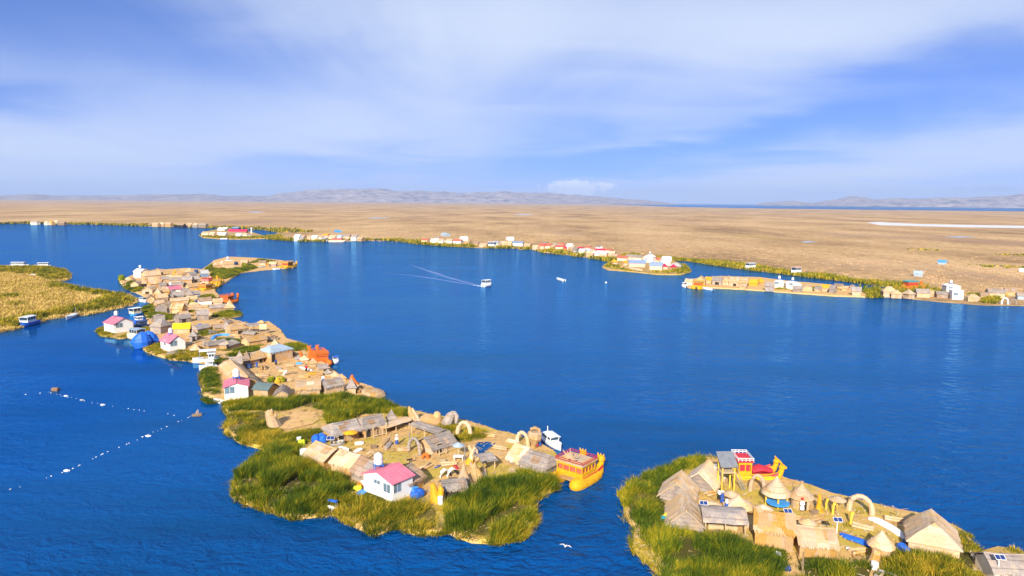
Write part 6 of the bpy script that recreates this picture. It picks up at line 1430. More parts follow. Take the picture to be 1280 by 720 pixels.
bh(1104, 1120, 358, 371, 'large rounded tan hut at the plain edge', 'pale', 'pale', hip=(2, 2))
bh(1114, 1127, 363, 372, 'lower rounded tan hut beside the large one', 'pale', 'pale', hip=(1.5, 1.5))
spire(1138.5, 373, 361, 13, 'tan pyramid hut with a white doorway', .45, 'pale', 'pale', .3, G, z=.5)
bh(1146, 1162, 361, 371.5, 'wide grey hut below the orange and teal boat', 'grey', 'pale')
bh(1171, 1185, 364, 372, 'low grey hut left of the two storey white house', 'grey', 'brown')
wh_(1190, 1204, 360.5, 374, 'two storey white house, its lower front block', depth=5, wf=.86, win=True)
wh_(1183, 1200, 355, 365.5, 'white house with two tanks behind the front block', depth=6, tank='twin set white tank above the two storey house', wf=.85)
bh(1210, 1225, 367.5, 376.5, 'low straw hump hut right of the white houses', 'pale', 'pale', hip=(2, 2))
bh(1236, 1256, 361, 371.5, 'grey roofed hut group beside white arches', 'grey', 'pale')
bh(1257, 1272, 360, 369, 'brown roofed hut at the right end of the strip', 'brown', 'straw')
bh(1272, 1284, 366, 374, 'pale blue walled hut cut by the frame edge', 'grey', 'paleblue')
bh(924, 932, 354.5, 361, 'small tan hut in front of the long pale hut', 'pale', 'straw')
bh(1018, 1026, 358, 364.5, 'small grey hut left of the hut with a yellow roof', 'grey', 'pale')
bh(1052, 1059, 357.5, 363.5, 'small straw hut between brown and grey strip huts', 'straw', 'straw')
bh(1162, 1170, 363.5, 370.5, 'small tan hut right of the wide grey hut', 'pale', 'straw')
bh(1226, 1236, 365.5, 373, 'small brown hut left of the grey roofed hut group', 'brown', 'pale')
arch(1252, 379.5, 1260, 379.8, 371.5, 'white arch at the right end of the strip', .3, 'white', z=.5)
arch(1263, 379.5, 1270, 379.8, 373, 'grey arch beside the white strip arch', .3, 'grey', z=.5)
reed_boat(869, 361.5, 878, 360, 'yellow reed boat at the strip tip', 'boat_yellow', 'boat_yellow', 4.5, 1.0, cab=(-.3, .2), cabh=2.2, detail=False, heads=1)
launch(891, 363, 878, 361.5, 'white flat boat in front of the peaked straw hut', 2.6, 'hull', cab=None, h=.9)
launch(858, 359.5, 853, 358.8, 'small white boat at the strip tip', 2.2, 'hull', cab=(-.3, .2), cabh=1.4, h=.9)
reed_boat(1128, 361.5, 1153, 361, 'orange reed boat with a teal cabin roof behind the strip', 'boat_orange', 'boat_orange', 4.5, 1.1, cab=(-.35, .15), cabh=2.4, detail=False, deck='teal', heads=1, rail_m='teal')
launch(944, 336, 931, 336.8, 'white cabin boat at the reed bank, left of two', 4, 'hull', cab=(-.35, .25), cabh=2.4, h=1.4)
launch(1000, 342.5, 989, 343.4, 'white cabin boat with a red patch at the reed bank', 4, 'hull', cab=(-.35, .25), cabh=2.8, h=1.4, roofm='peach')
rowboat(986, 341.5, 975, 339.8, 'pale long skiff between the two cabin boats', 2.0, 'cream')
rowboat(1035, 348.6, 1027, 348, 'white skiff tied to the reed bank further right', 2.0, 'hull')
# houses on the plain
GP = 'lone sheds out on the plain'
bh(1142, 1153, 338.5, 345.5, 'pale blue shed on the plain behind the strip', 'paleblue', 'paleblue', group=GP, z=.3, depth=6)
bh(1172, 1181, 325, 330.5, 'bright blue shed far out on the plain', 'skyblue', 'paleblue', group=GP, z=.3, depth=6)
bh(551, 557.5, 291, 295.2, 'blue roofed shed behind the middle shore houses', 'paleblue', 'paleblue', group=GP, z=.3, depth=8)
bh(417.5, 421.5, 287.5, 290.3, 'tiny blue shed behind the left shore cluster', 'skyblue', 'skyblue', group=GP, z=.3, depth=8)
wh_(574.5, 578, 295.3, 300.5, 'small white tower shed behind the middle shore houses', group=GP, win=False)
wh_(632.5, 635.5, 296, 300.3, 'tiny white hut alone behind the far shore', group=GP, win=False)
bh(1274, 1284, 335.5, 340, 'white shed at the right edge of the plain', 'white', 'white', group=GP, z=.3)
# mid island lodge
GM = 'lodge buildings on the oval island'
bh(786, 806.5, 325, 333.8, 'long pink lodge building with a blue roof', 'slate', 'peach', group=GM, depth=7)
bh(812, 827.5, 327.5, 337.5, 'second pink lodge building with a blue roof', 'slate', 'peach', group=GM, depth=7)
for x, yb, yt, w_, lab, rf in ((768, 331.5, 323.5, 8, 'golden pagoda roof at the left end of the lodge', 'yellow'), (781.5, 332, 325, 6.5, 'golden pagoda roof beside the long lodge', 'yellow'), (831, 336.8, 329, 8.5, 'crimson pagoda roof right of the second lodge', 'crimson'), (842.5, 338, 329.8, 8.5, 'crimson pagoda roof at the right end of the lodge', 'crimson')):
    spire(x, yb, yt, w_, lab, .5, rf, 'peach', .3, GM, z=.5, name='pagoda')
bh(771.5, 782.5, 319.5, 326, 'pinkish grey house behind the golden pagodas', 'brick', 'cream', group=GM)
bh(782, 791, 318, 325, 'grey roofed house behind the long lodge', 'grey', 'peach', group=GM)
bh(791, 801, 318.5, 325.5, 'second grey roofed house behind the long lodge', 'grey', 'cream', group=GM)
wh_(804.5, 815.5, 318, 328, 'white house with a beacon tank behind the lodge', group=GM, tank='white beacon tank above the lodge')
bh(816.5, 823, 322, 327.5, 'red roofed little house behind the second lodge', 'brick', 'peach', group=GM)
bh(826.5, 835.5, 324.5, 331.5, 'white roofed house behind the crimson pagodas', 'white', 'white', group=GM)
wh_(826, 829.5, 320.5, 326.5, 'small white tower between red roof and white house', group=GM, win=False)
bh(836, 851, 328.5, 337, 'grey domed hall at the right end of the oval island', 'greyboat', 'grey', group=GM, hip=(3, 3), depth=7)
strip('pinkish quay wall in front of the long lodge', [(765, 333.5), (785, 336), (803, 338)], 1.6, 'peach', 'quay_wall', 'quay', 2.0, z=.5)
strip('wooden terrace deck under the second lodge', [(806, 339.4), (825, 340.8), (845, 341.2)], 1.6, 'wood', 'terrace', 'terrace', .6, z=.5)
rowboat(757, 331.2, 763, 331, 'white skiff at the left end of the oval island', 2.0, 'hull')
# shore clusters: (x0, x1, ytop, ybase, roof, wall, label)
GA = 'houses along the far shore'
FARH = [
 (665.5, 672, 306.5, 311.6, 'pale', 'peach', 'tan hut just left of the red roofed row'), (687.5, 690.5, 307, 311.6, 'pale', 'straw', 'narrow straw hut beside the slim white tower house'),
 (676, 683, 302.8, 306.5, 'grey', 'cream', 'grey roof peeping over the red roofed row'), (697, 704, 303.8, 307, 'brick', 'peach', 'small red roof behind the longer red roof'),
 (709.5, 716, 308.5, 313.5, 'pale', 'straw', 'straw hut in front of the white house by the dark red hut'), (731, 737, 307.5, 311.5, 'brick', 'peach', 'red roofed hut behind the pale blue roof'),
 (756, 763, 311, 315, 'brick', 'peach', 'red roofed hut right behind the big crimson roof'), (764, 771, 317.5, 322.5, 'pale', 'straw', 'straw hut nearest the oval lodge island'),
 (733, 741, 316, 320.5, 'pale', 'straw', 'low straw hut at the water left of the white front huts'), (543, 549, 295.8, 299.4, 'grey', 'peach', 'grey roof behind the five middle shore houses'),
 (580, 586, 300.5, 305, 'pale', 'straw', 'straw hut right of the five middle shore houses'), (591, 597, 302.5, 307, 'brown', 'straw', 'brown hut left of the low peach quay house'),
 (655, 662, 304.5, 309, 'pale', 'straw', 'straw hut right of the blue grey roofed hall'), (446, 452, 296.5, 301, 'pale', 'straw', 'straw hut right of the dark tower house'),
 (673.5, 680, 304, 311.5, 'brick', 'peach', 'red roofed house at the left end of the red roofed row'), (680, 687.5, 304.3, 311.5, 'brick', 'cream', 'second red roofed house with a cream wall'),
 (690.5, 694.5, 304, 311.3, 'grey', 'white', 'slim white tower house left of the long red roof'), (694.5, 703.5, 306, 312, 'brick', 'cream', 'longer red roofed house in the red roofed row'),
 (703.5, 708, 307.5, 311.8, 'crimson', 'brick', 'small dark red hut at the end of the red roofed row'), (708, 714, 304.5, 312, 'white', 'white', 'white house right of the dark red hut'),
 (715, 720.5, 309.5, 315.3, 'grey', 'grey', 'small grey hut beside the crimson domed house'), (721, 727.5, 308.7, 314.5, 'crimson', 'white', 'crimson roofed house between white huts'),
 (723.5, 730, 311, 317.5, 'white', 'cream', 'white round fronted hut below the crimson roof'), (731, 736.5, 311.2, 317, 'paleblue', 'cream', 'pale blue roofed hut near the big crimson roof'),
 (737, 742, 312, 318.5, 'pale', 'cream', 'cream hut left of the big crimson roof'), (743, 755, 310.6, 315.5, 'crimson', 'white', 'wide white house under a big crimson roof'),
 (741, 749, 314, 319.5, 'white', 'white', 'white front hut below the big crimson roof'), (749.5, 758, 314.5, 320.5, 'white', 'peach', 'second white front hut with pinkish walls'),
 (758.5, 768, 314, 320, 'pale', 'peach', 'tan house at the right end of the crimson group'), (744.5, 749, 306.8, 311.5, 'grey', 'white', 'white tank tower behind the big crimson roof'),
 (527, 535, 298.5, 302.8, 'brick', 'cream', 'tan shed at the left of the five middle shore houses'), (538, 547, 298.5, 303.5, 'white', 'cream', 'second of the five middle shore houses, cream'),
 (547, 553.5, 299, 304, 'pale', 'white', 'third of the five middle shore houses, white gabled'), (557.5, 564.5, 298.6, 304, 'pale', 'white', 'fourth of the five middle shore houses, arched front'),
 (566.5, 576, 299, 304.5, 'brick', 'white', 'fifth of the five middle shore houses, red roof'), (599, 608, 303.8, 308.5, 'pale', 'peach', 'low peach quay house left of the ferry'),
 (616, 622, 301.5, 307.5, 'paleblue', 'cream', 'blue roofed hut just behind the ferry'), (625, 639, 301.8, 307.2, 'pale', 'pale', 'long pale hall right of the ferry'),
 (640.5, 653, 301.5, 307.2, 'slate', 'white', 'white hall with a blue grey roof'),
 (367.5, 373.5, 293, 301, 'white', 'white', 'white block house at the left of the left shore cluster'), (374, 379.5, 294, 299, 'pale', 'grey', 'grey tent hut beside the white block house'),
 (382, 387.5, 294.5, 299, 'pale', 'peach', 'peach hut with a dark door in the left shore cluster'), (389, 395.5, 294.3, 300, 'white', 'cream', 'cream hut in the left shore cluster'),
 (396.5, 402, 294.5, 300, 'pale', 'white', 'white gabled hut in the left shore cluster'), (403, 409.5, 292, 296.5, 'yellow', 'peach', 'orange roofed hut in the left shore cluster'),
 (411, 418.5, 294, 299, 'pale', 'cream', 'cream hut above the pink boat'), (419, 426, 294, 299, 'paleblue', 'white', 'white hut above the pink boat'),
 (427.5, 436.5, 293, 298.5, 'grey', 'peach', 'grey roofed peach hut near the dark tower'), (438.5, 445, 293.5, 300.5, 'grey', 'white', 'white and dark tower house at the right of its cluster'),
 (252, 260, 289.5, 294.5, 'pale', 'cream', 'pale hut at the left tip of the crimson roofed islet'), (261, 267.5, 290, 294.8, 'pale', 'peach', 'peach hut on the crimson roofed islet'),
 (269, 281.5, 290.5, 294.8, 'white', 'white', 'long white hut on the crimson roofed islet'), (285.5, 308, 286.8, 292.5, 'crimson', 'wood', 'long crimson roof on its low islet'),
 (294.5, 300, 291.5, 295.8, 'white', 'white', 'white front hut below the long crimson roof'), (302, 308.5, 291.5, 295.8, 'pale', 'white', 'white hut at the right below the crimson roof'),
 (272, 276, 284.3, 288.6, 'white', 'white', 'small white hut behind the crimson roofed islet'), (277.5, 283, 284, 288.3, 'white', 'grey', 'grey and white hut behind the crimson roofed islet'),
 (290, 297.5, 283.6, 287.2, 'slate', 'navy', 'dark blue shed behind the long crimson roof'),
 (38, 46, 276.2, 280.4, 'grey', 'cream', 'pale hall alone at the far left shore'), (55, 59, 276.4, 280.8, 'pale', 'cream', 'cream hut at the far left shore'), (60, 64.5, 276.2, 280.8, 'yellow', 'gold', 'golden hut at the far left shore'),
 (66, 71, 275.6, 280.5, 'pale', 'cream', 'tan gabled hut at the far left shore'), (72, 80, 277.2, 281, 'brown', 'wood', 'dark shed at the far left shore'),
 (190, 197, 278.4, 283, 'pale', 'straw', 'tan hut at the left of the brown shore huts'), (198, 204.5, 278.2, 283, 'pale', 'straw', 'second tan hut of the brown shore huts'), (206, 213, 278, 283.3, 'pale', 'gold', 'third and broadest of the tan shore huts'),
 (221, 229, 279.4, 283.6, 'brown', 'dark', 'dark open hut between two tan shore groups'), (233, 239, 278.8, 283.6, 'pale', 'straw', 'tan hut right of the dark open hut'), (240.5, 246.5, 279, 284, 'pale', 'grey', 'grey fronted hut near the right of the brown huts'), (248, 257, 279.2, 284.3, 'grey', 'wood', 'brown hut closing the row of shore huts'),
]
for x0, x1, yt, yb, rf, wl, lab in FARH:
    hut(x0, yb, x1, yb + .3, yt, lab, 7, 'u', .6, rf, wl, group=GA, z=.4, over=.3, maxh=8.5, name='shore_house', cat='house')
launch(611, 309.2, 620, 309.6, 'white double deck ferry at the middle far shore', 5, 'hull', cab=(-.45, .4), cabh=3.4, h=1.6)
launch(404, 301.8, 410, 302, 'white boat in the left shore cluster', 4, 'hull', cab=(-.3, .3), cabh=2, h=1.4)
reed_boat(411, 302.3, 432, 302.4, 'long pinkish red boat at the left shore cluster', 'peach', 'red', 6, 1.2, cab=(-.3, .3), cabh=2, detail=False, heads=0, deck='redcloth', rail=False)
launch(276, 299.2, 284, 299.3, 'white boat moored at the crimson roofed islet', 3.5, 'hull', cab=None, h=1.2)
launch(506, 302.3, 511, 302.9, 'small white boat left of the middle shore houses', 3, 'hull', cab=None, h=1.1)
launch(717, 318.8, 722, 319.2, 'white boat below the crimson domed house', 3, 'hull', cab=(-.3, .2), cabh=1.6, h=1.1)
strip('pale wooden landing stage below the red roofed row', [(677, 315), (690, 316.5), (700, 317)], 2.4, 'peach', 'landing_stage', 'landing stage', .8, z=.3)
strip('pale wooden landing stage below the big crimson roof', [(739, 321), (750, 322.3), (756, 323)], 2.4, 'peach', 'landing_stage', 'landing stage', .8, z=.3)
o_ = MB().lathe([(.8, -.2), (.7, 6.0), (.9, 6.1), (.9, 7.2), (.1, 7.8)], 10).build('beacon', M['white'], None, P(314.5, 292.5, .4)); tag(o_, 'white beacon tower right of the long crimson roof', 'beacon')
BEDS = []
_reeds = reeds
def reeds(px, label, *a, **k):
    if 'totora' in label and 'marsh' not in label: BEDS.extend(px)
    return _reeds(px, label, *a, **k)
# heaps of cut reeds in the free corners of the villages
def heaps(poly_px, n, label, group, seed, size):
    rr = np.random.default_rng(seed); w_ = world_poly(poly_px); p = sample(w_, .5); rr.shuffle(p); src = None; k = 0; put = []
    d = edge_dist(p, w_)
    for (x, y), e in zip(p, d):
        if k >= n: break
        if e < 1.5 or any((x - a) ** 2 + (y - b_) ** 2 < 12 for a, b_ in put): continue
        if any(abs((x - q['c'].x) * q['u'].x + (y - q['c'].y) * q['u'].y) < q['L'] / 2 + 1.2 and abs(-(x - q['c'].x) * q['u'].y + (y - q['c'].y) * q['u'].x) < q['D'] / 2 + 1.2 for q in INFO.values()): continue
        if src is None:
            m_ = MB(); r0 = random.Random(seed)
            for j in range(9): a = r0.uniform(-.4, .4); o = r0.uniform(-.7, .7); zz_ = .18 + .28 * max(0, .8 - abs(o)) * r0.random() * 2; m_.tube([(-1.2 * cos(a) - o * sin(a), -1.2 * sin(a) + o * cos(a), zz_), (0, o, zz_ + .1), (1.2 * cos(a), 1.2 * sin(a) + o, zz_ - .04)], [.16, .24, .12], 6)
            src = m_.build('reed_heap', M['straw' if seed % 2 else 'grey']); ob = src
        else: ob = src.copy(); COL.objects.link(ob)
        ob.location = (x, y, ZG + .02); ob.rotation_euler = (0, 0, rr.uniform(0, 3)); s_ = size * rr.uniform(.7, 1.3); ob.scale = (s_, s_, s_ * rr.uniform(.8, 1.5)); tag(ob, label, 'reed heap', group); put.append((x, y)); k += 1
heaps(I['village'], 34, 'loose heap of fresh cut reeds on bare ground between far village huts', 'reed heaps of the far village', 5, 1.25)
heaps(I['village'], 22, 'loose heap of old grey reeds on bare ground between far village huts', 'old reed heaps of the far village', 6, 1.25)
heaps(I['ring'], 14, 'loose heap of fresh cut reeds lying on the plaza ring', 'reed heaps of the plaza ring', 7, .9)
# ================================================================== reeds (after the huts, so that they keep clear of them)
for q in INFO.values(): CLEAR.append((q['c'].x, q['c'].y, q['u'].x, q['u'].y, q['L'] / 2, q['D'] / 2))
reeds([[(299, 590), (326, 575), (340, 563), (372, 561), (382, 578), (406, 591), (438, 602), (448, 618), (432, 624), (420, 632), (402, 645), (370, 648), (340, 640), (310, 630), (295, 619)]], 'broad dome of tall green totora left of the tan row', 5.2, 2.1)
reeds([[(419, 641), (425, 630), (452, 618), (470, 620), (490, 634), (515, 630), (532, 636), (545, 640), (545, 666), (520, 668), (497, 657), (470, 667), (440, 655)]], 'yellow green totora fringe in front of the near white house', 5, 1.5, m='reed_olive')
reeds([[(560, 663), (560, 642), (564, 627), (585, 622), (606, 609), (640, 602), (652, 596), (684, 595), (692, 603), (690, 612), (660, 626), (665, 650), (650, 673), (620, 680), (590, 675)]], 'tall totora bed between the lean-to hut and the yellow boat', 5.2, 2.1)
reeds([[(280, 507), (320, 500), (425, 495), (480, 507), (512, 516), (508, 525), (480, 519), (455, 521), (440, 531), (412, 534), (406, 515), (375, 511), (350, 517), (330, 515), (290, 517)]], 'totora belt between the plaza ring and the clearing', 4.6, 1.8)
reeds([[(283, 540), (290, 521), (330, 517), (337, 530), (352, 545), (396, 540), (404, 547), (390, 557), (368, 562), (340, 562), (303, 554)]], 'totora bed at the water left of the straw tower figure', 4.6, 1.2, m='reed_olive')
reeds([[(566, 550), (576, 541), (600, 540), (607, 549), (590, 553), (578, 556)], [(515, 530), (535, 533), (562, 545), (570, 541), (575, 534), (560, 533), (535, 534)]], 'low bushy reeds round the pond and sculptures', 5, 1.3, m='reed_olive')
reeds([[(253, 472), (258, 459), (270, 455), (273, 470), (273, 497), (257, 493)], [(262, 455), (300, 441), (332, 433), (337, 438), (300, 446), (280, 453), (268, 460)], [(355, 433), (378, 430), (383, 438), (372, 441), (360, 440)], [(252, 500), (262, 503), (276, 505), (262, 506)]], 'reed fringe along the west shore of the plaza ring', 5, 1.3)
reeds([[(122, 414), (135, 408), (141, 409), (143, 420), (128, 420)], [(150, 423), (168, 416), (176, 410), (186, 412), (184, 419), (165, 423)], [(181, 437), (197, 429), (212, 441), (240, 438), (262, 438), (262, 454), (240, 452), (215, 450), (192, 443)]], 'yellowish reed fringe under the pink roofed houses', 4.5, 1.2, m='reed_olive')
reeds([[(178, 386), (194, 379), (200, 392), (222, 394), (221, 401), (197, 403), (184, 398)], [(262, 395), (285, 390), (300, 391.5), (302, 395), (285, 399), (268, 402)], [(240, 409), (262, 411), (286, 412), (286, 416), (240, 425)], [(222, 390), (245, 389), (245, 393), (222, 394)], [(262, 430), (270, 426), (286, 425), (300, 427), (330, 434), (300, 441), (262, 440)]], 'green reed patches between the village huts', 4, 1.2, m='reed_green')
reeds([[(155, 357), (165, 352), (172, 359), (182, 364), (170, 366), (157, 362)], [(246, 373), (265, 370), (268, 375), (250, 377)], [(263, 347), (268, 338), (300, 337), (308, 339), (298, 343), (285, 349), (270, 352)], [(256, 337), (270, 329), (272, 337), (260, 341)], [(300, 337), (312, 331), (322, 336), (306, 340.5)], [(310, 330), (325, 325), (345, 328), (320, 329)]], 'reed tufts at the far end of the village', 2.5, 1.5, wid=.12, m='reed_green')
RP = [(779, 622), (790, 608), (806, 598), (832, 589), (850, 580.5), (880, 574.5), (872, 588), (850, 592), (834, 605), (828, 622), (836, 640), (838, 655), (868, 663), (877, 672), (905, 678), (943, 686), (986, 694), (972, 722), (960, 800), (862, 800), (832, 724), (822, 700), (806, 682), (797, 660), (784, 640)]
reeds([RP], 'wide sweep of green totora round the left of the right island', 5, 1.8)
reeds([[(1002, 702), (1046, 704), (1070, 708), (1090, 714), (1090, 800), (1000, 800)]], 'totora bed in front of the wide tan hut', 5, 1.6, m='reed_green')
reeds([[(1104, 706), (1122, 698), (1150, 690), (1176, 688), (1192, 684), (1206, 672), (1219, 690), (1223, 800), (1110, 800)]], 'yellow green totora in front of the large slanted hut', 5, 1.7, m='reed_olive')
reeds([[(1192, 661), (1206, 669), (1216, 684), (1200, 676)], [(1228, 694), (1250, 689), (1272, 691.5), (1284, 698), (1250, 696)]], 'thin yellow reeds at the right tip and behind the corner hut', 5, 1.0, m='reed_olive')
reeds([[(1050, 661), (1066, 655), (1078, 660), (1070, 668), (1056, 668)], [(893, 609), (903, 608), (904, 614), (894, 616)], [(1106, 646), (1125, 652), (1135, 660), (1120, 656)], [(1066, 638), (1100, 648), (1096, 651), (1070, 644)]], 'short golden reeds on the right island plaza', 3, .55, m='reed_olive')
reeds([[(986, 694), (1000, 696), (1000, 760), (970, 760), (974, 722)], [(800, 688), (815, 706), (832, 726), (822, 706), (806, 684)]], 'flattened golden reeds on open ground', 5, .6, m='reed_dry', lean=.8)
MI = I['marsh']
reeds([MI], 'dry tan reeds covering the marsh', .7, 1.0, dome=0, gaps=1, wid=.25, per=9, clump=1.0, lean=.4, m='reed_dry', edge=1)
reeds([[(-60, 414), (20, 410), (60, 398), (85, 394), (110, 392), (140, 386), (160, 381), (168, 375), (150, 371), (130, 373), (110, 383), (85, 388), (50, 393), (0, 404), (-60, 408)], [(0, 342), (40, 344), (62, 352), (84, 349), (87, 344), (82, 339.5), (60, 335.5), (0, 336), (-60, 338), (-60, 343)], [(60, 354), (95, 361), (130, 367), (160, 371), (140, 373), (100, 366), (60, 360)]], 'green totora rim along the marsh shores', 1.6, 2.0, wid=.2, per=14, clump=.9, m='reed_olive', edge=1.5)
reeds([[(-20, 373), (20, 369), (34, 370), (20, 374), (0, 377)], [(46, 368), (58, 367), (60, 369), (50, 370.5)], [(0, 380), (30, 379), (36, 383), (10, 386)]], 'scattered green patches inside the marsh', 1.0, 1.4, wid=.2, per=10, clump=1.0, m='reed_olive', edge=1.5)
# belts along the plain and the far islands
def belt(px, width, label, dens, h, m='reed_green', wid=.5, both=False):
    q = [P(x, y, 0) for x, y in px]; ps = []
    for a, b in zip(q, q[1:]):
        d = b - a; L = d.length; n = int(L * width * dens) + 1; nn = Vector((-d.y, d.x)).normalized()
        if nn.y < 0: nn = -nn
        for k in range(n):
            f, g = RNG.uniform(), RNG.uniform(0, 1) ** 1.3; off = width * g * (.55 + .9 * abs(mnoise.noise(Vector(((a.x + d.x * f) / 40, (a.y + d.y * f) / 40, 0))) + .3))
            ps.append((a.x + d.x * f + nn.x * off, a.y + d.y * f + nn.y * off))
    p = np.array(ps); hh = np.array([h * (1 + .5 * mnoise.noise(Vector((x * .04, y * .04, 6)))) for x, y in p])
    if CLEAR:
        ok = np.ones(len(p), bool)
        for cx, cy, ux, uy, hl, hd in CLEAR:
            dx, dy = p[:, 0] - cx, p[:, 1] - cy; lv = -dx * uy + dy * ux; ok &= ~((np.abs(dx * ux + dy * uy) < hl + 1.5) & (lv < hd + 1) & (lv > -hd - 16))
        p, hh = p[ok], hh[ok]
    return reed_mesh(p, hh, wid, 1.6, 7, .35, .1, 'reeds', m, label)
belt([(772, 326), (800, 324.4), (830, 325.4), (860, 327), (885, 331), (930, 337.5), (980, 343), (1000, 346), (1050, 351.5), (1095, 357), (1122, 361.5)], 20, 'green reed belt along the right channel bank', .30, 2.5, wid=.35, m='reed_olive')
belt([(1086, 368), (1100, 367.6), (1105, 367.6)], 14, 'reed clump where the strip meets the plain', .3, 3.0)
belt([(1110, 366), (1130, 369), (1180, 372), (1230, 374), (1300, 376), (1500, 384)], 22, 'green reed belt behind the right end of the strip', .26, 2.5, wid=.35, m='reed_olive')
belt([(338, 295), (325, 298.2), (345, 300.3), (368, 302.2), (442, 302.2), (470, 300.2), (500, 302.2), (520, 305.5), (560, 308.5), (600, 310.5), (640, 311), (664, 312.5), (680, 316.5), (705, 319), (740, 323.5), (765, 328)], 26, 'yellow green reed belt along the far middle shore', .12, 2.8, wid=.5, m='reed_olive')
belt([(-500, 279.6), (60, 280), (130, 281.5), (190, 283.5), (250, 284.8), (262, 285.5), (300, 286), (330, 288), (350, 291.3)], 45, 'thin reed belt along the far left shore', .02, 3.2, wid=1.4, m='reed_olive')
reeds([[(838, 339), (846, 332), (857, 333), (862, 340), (850, 343), (838, 342)], [(755, 334), (762, 330), (768, 332.5), (785, 338.5), (800, 341), (838, 342), (838, 343.6), (785, 339.4)], [(776, 320), (800, 318.6), (800, 320), (778, 322)]], 'reeds round the oval lodge island', .7, 2.2, wid=.35, per=10, clump=1.0, m='reed_olive', edge=1)
reeds([[(250, 294.8), (256, 292), (262, 294.6), (284, 296), (310, 296.6), (325, 295.8), (338, 296.6), (328, 298.4), (300, 298.9), (275, 298.6), (255, 297)]], 'low reeds on the crimson roofed islet', .35, 1.6, wid=.6, per=8, clump=1.2, m='reed_olive', edge=1)
reeds([[(920, 356.5), (940, 356.5), (942, 358.5), (922, 358)], [(968, 360), (984, 358), (990, 363), (970, 363.6)], [(1008, 362), (1028, 360), (1030, 364), (1012, 364)], [(1044, 361), (1056, 359), (1060, 363), (1046, 364)]], 'small green reed patches on the long strip', .9, 1.5, wid=.25, per=10, clump=.9, m='reed_olive', edge=.6)
reeds([[(1218, 378.5), (1240, 372), (1248, 375), (1242, 381)], [(1086, 373), (1082, 367), (1096, 361), (1104, 366), (1100, 373.4)]], 'rounded reed bushes at the water near the strip arches', .9, 2.4, wid=.3, per=14, clump=1.0, m='reed_olive', edge=1)
reeds([[(1200, 331), (1225, 332), (1290, 335), (1290, 337), (1240, 335), (1210, 333)], [(1240, 318), (1300, 319), (1300, 320.5), (1250, 319.5)], [(1120, 311.5), (1180, 313), (1170, 314.5)]], 'olive green streak of living reeds out on the plain', .05, 1.4, wid=1.2, per=6, clump=2.5, m='reed_olive', edge=3)
def rim(lines, label, h=.8, dens=4.0, m='reed_olive'):
    ps = []
    for px in lines:
        q = [P(x, y, 0) for x, y in px]
        for a_, b_ in zip(q, q[1:]):
            n_ = max(1, int((b_ - a_).length * dens))
            for k in range(n_): c_ = a_.lerp(b_, RNG.uniform()); ps.append((c_.x + RNG.normal(0, .30), c_.y + RNG.normal(0, .30)))
    p = np.array(ps); hh = np.array([h * (1 + .9 * mnoise.noise(Vector((x * .5, y * .5, 3)))) for x, y in p])
    return reed_mesh(p, np.maximum(hh, .15), .06, .55, 20, .75, -.02, 'reeds', m, label)
N_ = I['near']; R_i = I['right']
rim([N_[-26:] + N_[:4], N_[12:40]], 'bent yellow reeds hanging over the water round the near island')
rim([R_i[:8], R_i[-9:]], 'bent yellow reeds along the left shore of the right island')
rim([I['ring'][:4], I['ring'][-3:] + I['ring'][:1], I['house'] + I['house'][:1], I['village'][20:29]], 'bent yellow reeds along the village and plaza shores', dens=2.0)
# wake of the launch: two low spreading ridges and a little foam at the stern
mw, tw_, bw_ = newmat('wake_water'); bw_.inputs['Base Color'].default_value = (.002, .085, .33, 1); bw_.inputs['Roughness'].default_value = .2; bw_.inputs['Specular IOR Level'].default_value = .25; M['wake'] = mw
def wake(px, w0, w1, label):
    q = [P(x, y, 0) for x, y in px]; pts = []
    for a_, b_ in zip(q, q[1:]): pts += [a_.lerp(b_, k / 10) for k in range(10)]
    n = len(pts); g = []
    for i, p in enumerate(pts):
        d = (pts[min(i + 1, n - 1)] - pts[max(i - 1, 0)]).normalized(); nn = Vector((-d.y, d.x, 0)); f = i / (n - 1); w_ = (w0 + (w1 - w0) * f) * (1 - f ** 3) * (1 + .5 * mnoise.noise(p * .11)); hz_ = .05 * (1 - f)
        g.append([p + nn * w_ * s_ + Vector((.0, 0, .006 + hz_ * (1 - s_ * s_) * 1.0)) for s_ in (-1, -.5, 0, .5, 1)])
    tag(MB().sheet(g, .004).build('wake', M['wake'], smooth=True), label, 'wake', kind='stuff')
wake([(604, 358.2), (585, 353.6), (562, 347.5), (535, 338.5), (508, 329.5)], .8, 2.6, 'far arm of the wake spreading behind the white launch')
wake([(604, 358.9), (583, 355.2), (555, 350.4), (520, 345), (470, 340)], .8, 2.6, 'near arm of the wake spreading behind the white launch')
fb = MB()
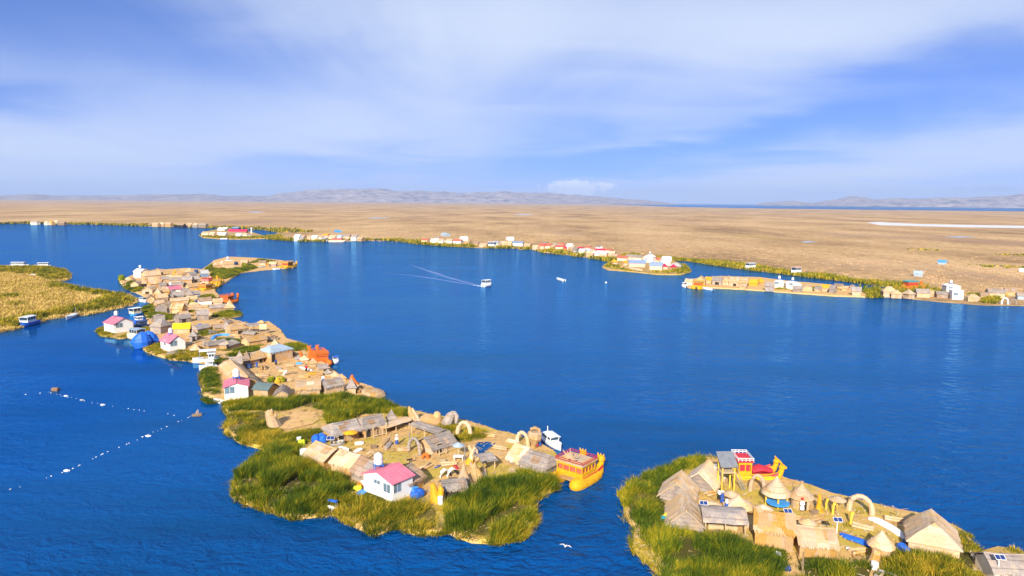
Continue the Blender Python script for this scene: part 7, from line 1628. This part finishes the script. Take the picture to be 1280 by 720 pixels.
for k in range(26):
    q = P(603.5 - 14 * (k / 26) ** 1.3, 358.6 - 3.0 * (k / 26) ** 1.3, 0); fb.ball((q.x + RNG.uniform(-.8, .8), q.y + RNG.uniform(-1.2, 1.2), .02), (RNG.uniform(.3, .9) * (1 - k / 32), RNG.uniform(.2, .5), .07), 6, 4)
tag(fb.build('foam', M['foam']), 'white foam churned up behind the launch', 'foam', kind='stuff')
belt([(1122, 360), (1050, 350), (980, 341.5), (930, 336), (885, 329.5), (830, 323.5), (765, 326.5), (705, 317.5), (664, 311), (600, 309), (520, 304), (442, 300.5), (345, 297)][::-1], 260, 'dry tan reed stubble on the near edge of the plain', .008, .6, m='stubble', wid=.8)
belt([(1500, 383), (1290, 374), (1230, 372), (1180, 369.5), (1130, 366), (1110, 362)][::-1], 170, 'dry tan reed stubble behind the right houses', .02, .8, m='stubble', wid=.6)
litter([I['near']], 'loose cut reeds strewn over the near plaza', 2.2); litter([I['right']], 'loose cut reeds strewn over the right island plaza', 2.2)
litter([I['ring']], 'loose cut reeds strewn over the plaza ring', 1.6); litter([I['village']], 'loose cut reeds strewn through the far village', .8)
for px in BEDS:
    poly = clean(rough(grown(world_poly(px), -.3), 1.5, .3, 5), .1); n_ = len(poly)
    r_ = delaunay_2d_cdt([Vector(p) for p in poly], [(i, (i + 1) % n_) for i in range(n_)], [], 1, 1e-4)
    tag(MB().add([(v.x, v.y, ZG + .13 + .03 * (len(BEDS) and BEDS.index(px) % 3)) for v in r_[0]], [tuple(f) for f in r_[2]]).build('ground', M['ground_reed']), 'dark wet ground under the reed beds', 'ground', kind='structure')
# haze: one closed box of even thin air
hb_ = MB().box((0, 15500, 0), (70000, 32000, 10)); hb_.v = [(v[0], v[1], -6.0 if v[2] < 0 else 620.0) for v in hb_.v]
mh, th_, bh_ = newmat('thin_haze'); th_.nodes.remove(bh_); pv = nd(th_, 'ShaderNodeVolumePrincipled'); pv.inputs['Color'].default_value = (.50, .66, 1.0, 1); pv.inputs['Density'].default_value = HAZE; pv.inputs['Anisotropy'].default_value = .0
lk(th_, pv.outputs[0], th_.nodes['Material Output'].inputs['Volume'])
if HAZE > 0: tag(hb_.build('haze', mh), 'thin pale air that fades the far hills', 'haze', kind='stuff')
